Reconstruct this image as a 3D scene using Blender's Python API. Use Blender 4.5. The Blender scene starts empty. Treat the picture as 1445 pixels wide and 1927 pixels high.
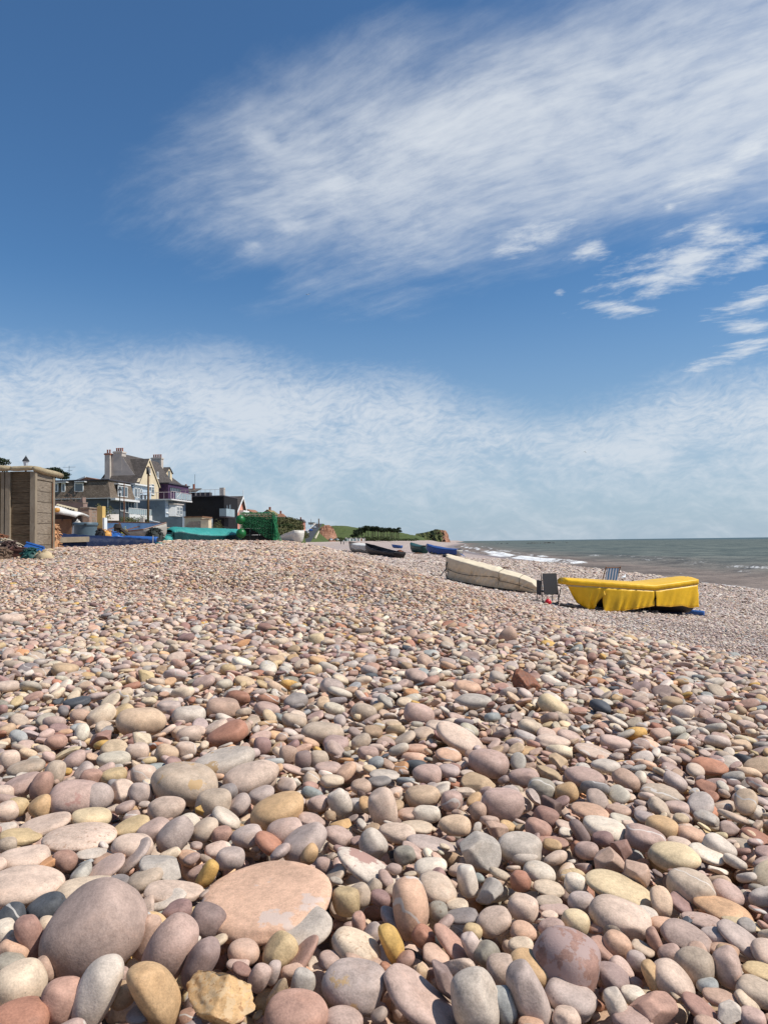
import bpy, bmesh, math, random
import numpy as np
from mathutils import Vector, Matrix, Euler, noise as mnoise

random.seed(7)
RNG = np.random.default_rng(11)
S = bpy.context.scene
COL = S.collection
PI = math.pi
R = math.radians

# ------------------------------------------------------------------ camera
EYE = np.array([0.0, 0.0, 3.3])
FPX = 1400.0                        # focal length in photograph pixels (1445 x 1927)
PITCH, ROLL = R(2.3), R(0.69)
_F = np.array([0, math.cos(PITCH), math.sin(PITCH)])
_U0 = np.array([0, -math.sin(PITCH), math.cos(PITCH)])
_R0 = np.array([1.0, 0, 0])
_RT = math.cos(ROLL) * _R0 - math.sin(ROLL) * _U0
_UP = math.cos(ROLL) * _U0 + math.sin(ROLL) * _R0

def ray(px, py):
    return _F + (px - 722.5) / FPX * _RT - (py - 963.5) / FPX * _UP

def at(px, py, Y):
    """the world point seen at photo pixel px, py that lies at distance Y ahead"""
    d = ray(px, py)
    p = EYE + d * (Y / d[1])
    return Vector(p)

cam_d = bpy.data.cameras.new('camera')
cam = bpy.data.objects.new('camera', cam_d)
COL.objects.link(cam)
cam_d.sensor_fit = 'VERTICAL'
cam_d.sensor_height = 24.0
cam_d.lens = FPX / 1927.0 * 24.0
cam_d.clip_start, cam_d.clip_end = 0.02, 60000
m = Matrix.Identity(4)
for i in range(3):
    m[i][0], m[i][1], m[i][2], m[i][3] = _RT[i], _UP[i], -_F[i], EYE[i]
cam.matrix_world = m
S.camera = cam

# ------------------------------------------------------------------ terrain
def sstep(a, b, x):
    t = np.clip((np.asarray(x, float) - a) / (b - a), 0, 1)
    return t * t * (3 - 2 * t)

def soft(x, w):
    x = np.asarray(x, float) / w
    return w * np.where(x > 30, x, np.log1p(np.exp(np.minimum(x, 30))))

_PY = np.array([-60, 0, 4, 8, 14, 21, 30, 45, 60, 90, 150, 300, 600, 1000, 3000])
_PE = np.array([-.5, -.5, -.5, -.43, -.30, -.15, .0, .18, .22, .20, .15, .25, .9, 1.4, 2.0])
_CY = np.array([-60, 0, 3, 5, 8, 10, 14, 25, 50, 80, 150, 300, 450, 600, 900, 1200, 3000])
_CX = np.array([2.5, 1.9, 1.6, 1.2, .3, -.2, -.7, -2.7, -6.5, -11, -23, -30, -22, 2, 52, 90, 300])
_SY = np.array([-60, 0, 180, 300, 450, 600, 900, 1050, 1200, 3000])
_SX = np.array([24, 24, 24, 30, 42, 60, 98, 118, 100, 60])

def crest(Y):
    return np.interp(Y, _CY, _CX)

def shore(Y):
    return np.interp(Y, _SY, _SX)

def ground(X, Y):
    """height of the beach and the land behind it, sea level = 0"""
    X = np.asarray(X, float); Y = np.asarray(Y, float)
    v = crest(Y) - X
    bank = np.interp(Y, _PY, _PE) - .27 * soft(-v, .8)
    s = shore(Y) - X
    low = -3.3 + np.where(s > 0, .07 * np.minimum(s, 30) + .03 * np.clip(s - 30, 0, 60), .09 * np.maximum(s, -60))
    k = .12
    mx = np.maximum(bank, low)
    e = mx + k * np.log(np.exp((bank - mx) / k) + np.exp((low - mx) / k))
    e = e + .022 * sstep(3, 5, Y) * (1 - sstep(16, 26, Y)) * (np.sin(Y * 1.7 + X * .45 + .8 * np.sin(X * .9)) + .7 * np.sin(X * 2.1 - Y * .8 + 2))
    near = sstep(2, 6, Y) * (1 - sstep(90, 160, Y))
    e = e + .05 * near * (np.sin(X * .55 + Y * .21) * .6 + np.sin(X * .31 - Y * .4 + 1.3) * .6 + .3 * np.sin(X * 1.3 + Y * .9))
    vh = np.interp(Y, [0, 80, 300], [-5, -9.5, -11]) - X      # inland of the sea wall
    e = e + 2.2 * sstep(10, 28, vh) * sstep(58, 120, Y) * (1 - sstep(170, 230, Y))
    return e + 3.3

def gz(x, y):
    return float(ground(x, y))

# ------------------------------------------------------------------ objects
def tag(o, label=None, cat=None, group=None, kind=None):
    if label: o['label'] = label
    if cat: o['category'] = cat
    if group: o['group'] = group
    if kind: o['kind'] = kind
    return o

def empty(name, loc, rz=0.0):
    o = bpy.data.objects.new(name, None)
    COL.objects.link(o)
    o.location = loc
    o.rotation_euler = (0, 0, rz)
    o.empty_display_size = .2
    return o

def thing(name, label, cat, loc=(0, 0, 0), rz=0.0, group=None):
    return tag(empty(name, loc, rz), label, cat, group)

def mesh_obj(name, verts, faces, mat, parent=None, smooth=False, loc=None):
    me = bpy.data.meshes.new(name)
    me.from_pydata([tuple(v) for v in verts], [], faces)
    me.update()
    if mat: me.materials.append(mat)
    if smooth:
        me.polygons.foreach_set('use_smooth', [True] * len(me.polygons))
    o = bpy.data.objects.new(name, me)
    COL.objects.link(o)
    if parent is not None: o.parent = parent
    if loc is not None: o.location = loc
    return o

class MB:
    """collects shapes for one mesh"""
    def __init__(s): s.v = []; s.f = []
    def add(s, vs, fs):
        n = len(s.v); s.v += [tuple(v) for v in vs]; s.f += [tuple(i + n for i in f) for f in fs]
        return s
    def box(s, c, d, rz=0.0, rx=0.0, ry=0.0):
        M = Euler((rx, ry, rz)).to_matrix()
        vs = [Vector(c) + M @ Vector((d[0] * x / 2, d[1] * y / 2, d[2] * z / 2)) for x in (-1, 1) for y in (-1, 1) for z in (-1, 1)]
        return s.add(vs, [(0, 1, 3, 2), (4, 6, 7, 5), (0, 4, 5, 1), (2, 3, 7, 6), (0, 2, 6, 4), (1, 5, 7, 3)])
    def bbox(s, a, b):
        return s.box([(a[i] + b[i]) / 2 for i in range(3)], [abs(b[i] - a[i]) for i in range(3)])
    def tube(s, pts, r, n=8, cap=True, sx=1.0):
        pts = [Vector(p) for p in pts]
        rs = r if isinstance(r, (list, tuple)) else [r] * len(pts)
        base = len(s.v); prev = None
        for i, p in enumerate(pts):
            t = (pts[min(i + 1, len(pts) - 1)] - pts[max(i - 1, 0)]).normalized()
            ref = Vector((0, 0, 1)) if abs(t.z) < .9 else Vector((1, 0, 0))
            a = t.cross(ref).normalized() if prev is None else (prev - t * prev.dot(t)).normalized()
            prev = a; b = t.cross(a)
            for k in range(n):
                q = 2 * PI * k / n
                s.v.append(tuple(p + (a * math.cos(q) * sx + b * math.sin(q)) * rs[i]))
        for i in range(len(pts) - 1):
            for k in range(n):
                k2 = (k + 1) % n
                s.f.append((base + i * n + k, base + i * n + k2, base + (i + 1) * n + k2, base + (i + 1) * n + k))
        if cap:
            s.f.append(tuple(base + k for k in range(n))[::-1])
            s.f.append(tuple(base + (len(pts) - 1) * n + k for k in range(n)))
        return s
    def lathe(s, prof, n=16, c=(0, 0, 0)):
        base = len(s.v)
        for r_, z in prof:
            for k in range(n):
                q = 2 * PI * k / n
                s.v.append((c[0] + r_ * math.cos(q), c[1] + r_ * math.sin(q), c[2] + z))
        for i in range(len(prof) - 1):
            for k in range(n):
                k2 = (k + 1) % n
                s.f.append((base + i * n + k, base + i * n + k2, base + (i + 1) * n + k2, base + (i + 1) * n + k))
        s.f.append(tuple(base + k for k in range(n))[::-1])
        s.f.append(tuple(base + (len(prof) - 1) * n + k for k in range(n)))
        return s
    def prism(s, poly, o, ax, ay, ext):
        """poly of 2-D points in the plane o + x*ax + y*ay, pushed by the vector ext"""
        o, ax, ay, ext = Vector(o), Vector(ax), Vector(ay), Vector(ext)
        a = [o + ax * p[0] + ay * p[1] for p in poly]
        n = len(a)
        fs = [tuple(range(n))[::-1], tuple(range(n, 2 * n))]
        fs += [(i, (i + 1) % n, n + (i + 1) % n, n + i) for i in range(n)]
        return s.add(a + [p + ext for p in a], fs)
    def grid(s, P):
        """P[i][j] points -> a sheet"""
        n, k = len(P), len(P[0]); base = len(s.v)
        for row in P: s.v += [tuple(p) for p in row]
        for i in range(n - 1):
            for j in range(k - 1):
                s.f.append((base + i * k + j, base + i * k + j + 1, base + (i + 1) * k + j + 1, base + (i + 1) * k + j))
        return s
    def build(s, name, mat, parent=None, smooth=False, bevel=0.0, fix=True, solid=0.0):
        o = mesh_obj(name, s.v, s.f, mat, parent, smooth)
        if fix:
            b = bmesh.new(); b.from_mesh(o.data)
            bmesh.ops.recalc_face_normals(b, faces=b.faces[:]); b.to_mesh(o.data); b.free()
        if solid:
            md = o.modifiers.new('thick', 'SOLIDIFY'); md.thickness = solid; md.offset = 0
        if bevel:
            md = o.modifiers.new('edge', 'BEVEL'); md.width = bevel; md.segments = 2; md.limit_method = 'ANGLE'; md.angle_limit = R(40)
        return o

# ------------------------------------------------------------------ materials
class NT:
    """small helper around a node tree"""
    def __init__(s, tree): s.t = tree; s.n = tree.nodes; s.l = tree.links
    def new(s, typ, **kw):
        nd = s.n.new(typ)
        for k, v in kw.items(): setattr(nd, k, v)
        return nd
    def put(s, sock, v):
        if hasattr(v, 'is_linked') or isinstance(v, bpy.types.NodeSocket): s.l.new(v, sock)
        elif v is not None:
            if isinstance(v, (tuple, list)) and len(v) == 3 and sock.type == 'RGBA': v = (*v, 1)
            sock.default_value = v
    def m(s, op, a, b=None, c=None, clamp=False):
        nd = s.new('ShaderNodeMath', operation=op, use_clamp=clamp)
        s.put(nd.inputs[0], a)
        if b is not None: s.put(nd.inputs[1], b)
        if c is not None: s.put(nd.inputs[2], c)
        return nd.outputs[0]
    def vm(s, op, a, b=None, out=0):
        nd = s.new('ShaderNodeVectorMath', operation=op)
        s.put(nd.inputs[0], a)
        if b is not None:
            s.put(nd.inputs['Scale'] if op == 'SCALE' else nd.inputs[1], b)
        return nd.outputs[out]
    def mix(s, f, a, b, blend='MIX'):
        nd = s.new('ShaderNodeMix', data_type='RGBA', blend_type=blend)
        s.put(nd.inputs[0], f); s.put(nd.inputs[6], a); s.put(nd.inputs[7], b)
        return nd.outputs[2]
    def ramp(s, f, a, b, lo=0.0, hi=1.0, smooth=True):
        nd = s.new('ShaderNodeMapRange', interpolation_type='SMOOTHSTEP' if smooth else 'LINEAR')
        s.put(nd.inputs[0], f); s.put(nd.inputs[1], a); s.put(nd.inputs[2], b); s.put(nd.inputs[3], lo); s.put(nd.inputs[4], hi)
        return nd.outputs[0]
    def noise(s, vec, scale, detail=4, rough=.55, dist=0.0, out=0, dim='3D'):
        nd = s.new('ShaderNodeTexNoise', noise_dimensions=dim)
        if vec is not None: s.put(nd.inputs['Vector'], vec)
        nd.inputs['Scale'].default_value = scale; nd.inputs['Detail'].default_value = detail
        nd.inputs['Roughness'].default_value = rough; nd.inputs['Distortion'].default_value = dist
        return nd.outputs[out]
    def voro(s, vec, scale, out='Distance', feature='F1', rnd=1.0):
        nd = s.new('ShaderNodeTexVoronoi', feature=feature)
        if vec is not None: s.put(nd.inputs['Vector'], vec)
        nd.inputs['Scale'].default_value = scale; nd.inputs['Randomness'].default_value = rnd
        return nd.outputs[out]
    def coord(s, which='Object'): return s.new('ShaderNodeTexCoord').outputs[which]
    def attr(s, name, typ='GEOMETRY'): return s.new('ShaderNodeAttribute', attribute_name=name, attribute_type=typ)
    def map(s, vec, scale=(1, 1, 1), rot=(0, 0, 0), loc=(0, 0, 0)):
        nd = s.new('ShaderNodeMapping'); s.put(nd.inputs[0], vec)
        nd.inputs['Scale'].default_value = scale; nd.inputs['Rotation'].default_value = rot; nd.inputs['Location'].default_value = loc
        return nd.outputs[0]

def mat_new(name):
    mt = bpy.data.materials.new(name)
    mt.use_nodes = True
    k = NT(mt.node_tree)
    b = k.n['Principled BSDF']
    return mt, k, b

def bump(k, b, h, strength=.3, dist=.01):
    nd = k.new('ShaderNodeBump')
    nd.inputs['Strength'].default_value = strength; nd.inputs['Distance'].default_value = dist
    k.put(nd.inputs['Height'], h); k.l.new(nd.outputs[0], b.inputs['Normal'])

_MC = {}
def paint(name, col, rough=.6, var=.25, scale=3.0, dirt=None, bmp=0.0, metal=0.0, bscale=40, stretch=(1, 1, 1), spec=.4):
    """a plain coated or cloth surface with wear and unevenness"""
    if name in _MC: return _MC[name]
    mt, k, b = mat_new(name)
    co = k.map(k.coord('Object'), scale=stretch)
    n = k.noise(co, scale, 5, .6)
    dark = tuple(c * (1 - var) for c in col)
    lite = tuple(min(1, c * (1 + var * .6)) for c in col)
    c = k.mix(k.ramp(n, .3, .7), dark, lite)
    if dirt:
        n2 = k.noise(co, scale * 2.7, 6, .7, .4)
        c = k.mix(k.ramp(n2, .52, .72, 0, .75), c, dirt)
    k.put(b.inputs['Base Color'], c)
    b.inputs['Roughness'].default_value = rough
    b.inputs['Metallic'].default_value = metal
    b.inputs['Specular IOR Level'].default_value = spec
    if bmp: bump(k, b, k.noise(co, bscale, 4, .6), bmp, .02)
    _MC[name] = mt
    return mt

# ------------------------------------------------------------------ sky, sun
SUN_EL, SUN_DIR = R(52), np.array([.975, -.22])         # where the sun stands: to seaward, a shade behind
w = bpy.data.worlds.new('World'); S.world = w; w.use_nodes = True
k = NT(w.node_tree)
bg = k.n['Background']
sky = k.new('ShaderNodeTexSky', sky_type='NISHITA')
sky.sun_disc = False
sky.sun_elevation = SUN_EL
sky.sun_rotation = math.atan2(SUN_DIR[0], SUN_DIR[1])
sky.altitude = 0; sky.air_density = 1.0; sky.dust_density = .6; sky.ozone_density = 2.2
D = k.coord('Generated')
sep = k.new('ShaderNodeSeparateXYZ'); k.put(sep.inputs[0], D)

def patch(px, py, sx, sy, ang, soft_=1.0):
    """1 at the middle of a cloud at that bearing, falling to 0 at its rim; also its own flat coordinates"""
    c = ray(px, py); c /= np.linalg.norm(c)
    a = np.cross(c, [0, 0, 1.0]); a /= np.linalg.norm(a); b_ = np.cross(a, c)
    q = R(ang)
    a, b_ = a * math.cos(q) + b_ * math.sin(q), -a * math.sin(q) + b_ * math.cos(q)
    dc = k.m('MAXIMUM', k.vm('DOT_PRODUCT', D, tuple(c), out=1), .02)
    x = k.m('DIVIDE', k.vm('DOT_PRODUCT', D, tuple(a), out=1), dc)
    y = k.m('DIVIDE', k.vm('DOT_PRODUCT', D, tuple(b_), out=1), dc)
    x = k.m('DIVIDE', x, sx / FPX); y = k.m('DIVIDE', y, sy / FPX)
    rr = k.m('SQRT', k.m('ADD', k.m('MULTIPLY', x, x), k.m('MULTIPLY', y, y)))
    f = k.m('MULTIPLY', k.m('SUBTRACT', 1.0, rr), k.m('GREATER_THAN', dc, .03))
    return f, x, y

def vmax(*fs):
    o = fs[0]
    for f in fs[1:]: o = k.m('MAXIMUM', o, f)
    return o

# high cloud sheet coordinates: where the view ray meets a flat layer overhead
dz = k.m('ADD', k.m('MAXIMUM', sep.outputs[2], 0.0), .09)
comb = k.new('ShaderNodeCombineXYZ')
k.put(comb.inputs[0], k.m('DIVIDE', sep.outputs[0], dz)); k.put(comb.inputs[1], k.m('DIVIDE', sep.outputs[1], dz))
P = comb.outputs[0]
warp = k.vm('SCALE', k.vm('SUBTRACT', k.noise(P, 1.6, 3, .5, out='Color'), (.5, .5, .5)), .20)
PW = k.vm('ADD', P, warp)
def along(deg, sc): return k.map(k.map(PW, rot=(0, 0, R(deg))), scale=sc)
streak = k.noise(along(38, (.45, 1.75, 1)), 2.3, 9, .66)
streak2 = k.noise(along(30, (.8, 6.0, 1)), 3.2, 7, .68)
puff = k.noise(PW, 5.5, 9, .62)
big = k.noise(P, 1.1, 4, .55)
ripple = k.noise(along(-14, (.75, 2.2, 1)), 3.2, 6, .62)
edge = k.m('SUBTRACT', k.noise(PW, 2.0, 8, .62), .5)

# the great fan of cirrus
e1 = patch(1080, 235, 660, 215, 9)[0]
e2 = patch(610, 290, 350, 165, 24)[0]
e3 = patch(830, 430, 330, 110, 16)[0]
e4 = patch(1480, 160, 420, 215, 4)[0]
fan = vmax(e1, k.m('MULTIPLY', e2, .72), k.m('MULTIPLY', e3, .6), e4)
fan = k.m('ADD', fan, k.m('ADD', k.m('MULTIPLY', edge, .6), k.m('MULTIPLY', k.m('SUBTRACT', streak, .5), .7)))
body = k.ramp(fan, -.08, .72)
tex = k.m('ADD', k.m('MULTIPLY', streak, .58), k.m('MULTIPLY', streak2, .26))
tex = k.m('ADD', tex, k.m('MULTIPLY', puff, .55))
mott = k.noise(along(34, (3.0, 6.5, 1)), 4.2, 5, .6)
tex = k.m('ADD', tex, k.m('MULTIPLY', k.m('SUBTRACT', mott, .5), .50))
tex = k.ramp(tex, .38, 1.02)
fan_d = k.m('MULTIPLY', body, k.m('ADD', .22, k.m('MULTIPLY', tex, .74)))
core = k.ramp(vmax(patch(900, 225, 430, 120, 10)[0], patch(1330, 150, 360, 130, 6)[0]), .0, .9)
fan_d = k.m('ADD', fan_d, k.m('MULTIPLY', core, k.m('MULTIPLY', k.m('ADD', .30, tex), .42)))
tuft = k.ramp(k.m('ADD', vmax(patch(640, 362, 75, 42, 15)[0], patch(500, 268, 40, 26, -20)[0], patch(540, 425, 55, 26, 10)[0], patch(480, 460, 36, 26, 40)[0]), k.m('MULTIPLY', k.m('SUBTRACT', puff, .5), 3.4)), .15, 1.5)
fan_d = k.m('ADD', fan_d, k.m('MULTIPLY', tuft, .38))

# small ragged cumulus to seaward
rag = [(1290, 490, 190, 62, 14), (1240, 520, 110, 34, 12), (1400, 490, 110, 34, 8), (1340, 430, 80, 36, 25), (1005, 447, 105, 36, 6), (1104, 474, 48, 24, 0), (1315, 340, 110, 30, 14), (1400, 285, 120, 30, 14),
       (1165, 582, 80, 22, -12), (1420, 566, 90, 26, 14), (1400, 615, 70, 24, -8), (1410, 655, 80, 26, 8), (1320, 688, 44, 16, 10), (1260, 388, 16, 14, 0), (1052, 552, 14, 9, 0)]
fan_d = k.m('MULTIPLY', k.m('SUBTRACT', 1.0, k.m('EXPONENT', k.m('MULTIPLY', fan_d, -1.35))), 1.06)      # thin veils add up softly
rg = vmax(*[patch(*q)[0] for q in rag])
rg = k.m('ADD', k.m('MULTIPLY', rg, 1.25), k.m('MULTIPLY', k.m('SUBTRACT', k.noise(k.map(along(30, (1, 1.7, 1)), loc=(3, 1, 0)), 9.0, 10, .66), .5), 3.2))
rg = k.m('MULTIPLY', k.ramp(rg, .22, 1.65), .86)

# the low rippled sheet towards the horizon
elev = k.m('MULTIPLY', k.m('DIVIDE', sep.outputs[2], k.m('MAXIMUM', k.m('SQRT', k.m('ADD', k.m('MULTIPLY', sep.outputs[0], sep.outputs[0]), k.m('MULTIPLY', sep.outputs[1], sep.outputs[1]))), .01)), FPX)
bear = k.m('MULTIPLY', k.m('ARCTAN2', sep.outputs[0], sep.outputs[1]), FPX)
cv = k.new('ShaderNodeFloatCurve')
crv = cv.mapping.curves[0]
pts = [(0, 300), (.14, 330), (.26, 362), (.34, 372), (.46, 335), (.53, 320), (.58, 275), (.66, 245), (.70, 262), (.76, 295), (.88, 290), (1, 300)]
while len(crv.points) < len(pts): crv.points.new(.5, .5)
for p_, (a, b_) in zip(crv.points, pts): p_.location = (a, b_ / 500)
cv.mapping.update()
k.put(cv.inputs[1], k.ramp(bear, -1100, 1100, 0, 1, False))
top = k.m('MULTIPLY', cv.outputs[0], 500)
below = k.m('SUBTRACT', k.m('ADD', top, k.m('MULTIPLY', edge, 90)), elev)
cq = k.new('ShaderNodeCombineXYZ'); k.put(cq.inputs[0], k.m('MULTIPLY', bear, .01)); k.put(cq.inputs[1], k.m('MULTIPLY', elev, .01))
Q = k.vm('ADD', cq.outputs[0], k.vm('SCALE', k.vm('SUBTRACT', k.noise(cq.outputs[0], .8, 3, .5, out='Color'), (.5, .5, .5)), .8))
rp1 = k.noise(k.map(k.map(Q, rot=(0, 0, R(9))), scale=(1.0, 3.1, 1)), 2.0, 7, .6)
rp2 = k.noise(k.map(k.map(Q, rot=(0, 0, R(-16))), scale=(2.6, 5.6, 1)), 2.3, 5, .6)
low = k.ramp(k.m('ADD', below, k.m('MULTIPLY', k.m('SUBTRACT', rp2, .5), 40)), -30, 105)
bg_ = k.noise(k.map(Q, scale=(.45, .9, 1)), 1.1, 4, .55)
lt = k.m('ADD', k.m('ADD', k.m('MULTIPLY', rp1, .5), k.m('MULTIPLY', rp2, k.ramp(elev, 40, 240, .22, .62))), k.m('MULTIPLY', k.m('SUBTRACT', bg_, .17), .95))
lowd = k.m('MULTIPLY', low, k.m('ADD', .20, k.m('MULTIPLY', k.ramp(lt, .52, 1.02), .60)))
lowd = k.m('MULTIPLY', lowd, k.ramp(elev, -20, 230, .72, 1.0))
haze_f = k.ramp(elev, 520, -40, 0, .80)
dens = k.m('SUBTRACT', 1.0, k.m('MULTIPLY', k.m('MULTIPLY', k.m('SUBTRACT', 1.0, k.m('MINIMUM', fan_d, .93)), k.m('SUBTRACT', 1.0, lowd)), k.m('SUBTRACT', 1.0, rg)))
dens = k.m('MINIMUM', dens, .96)
skyc = k.vm('MULTIPLY', sky.outputs[0], (.60, .92, 1.14))
SKY_K = .101
cl = k.mix(haze_f, skyc, (3.6, 4.75, 6.05))
cl = k.mix(dens, cl, (7.3, 7.75, 8.3))
k.put(bg.inputs['Color'], cl)
bg.inputs['Strength'].default_value = SKY_K

sd = bpy.data.lights.new('sun', 'SUN'); so = bpy.data.objects.new('sun', sd); COL.objects.link(so)
sd.energy = 5.0; sd.angle = R(.53); sd.color = (1, .955, .89)
sv = Vector((SUN_DIR[0] * math.cos(SUN_EL), SUN_DIR[1] * math.cos(SUN_EL), math.sin(SUN_EL)))
so.rotation_euler = sv.to_track_quat('Z', 'Y').to_euler()
so.location = (30, 0, 40)
S.view_settings.view_transform = 'Standard'; S.view_settings.look = 'None'; S.view_settings.gamma = 1; S.view_settings.exposure = 0
S.render.engine = 'CYCLES'
S.cycles.use_denoising = True
S.cycles.max_bounces = 6
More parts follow.
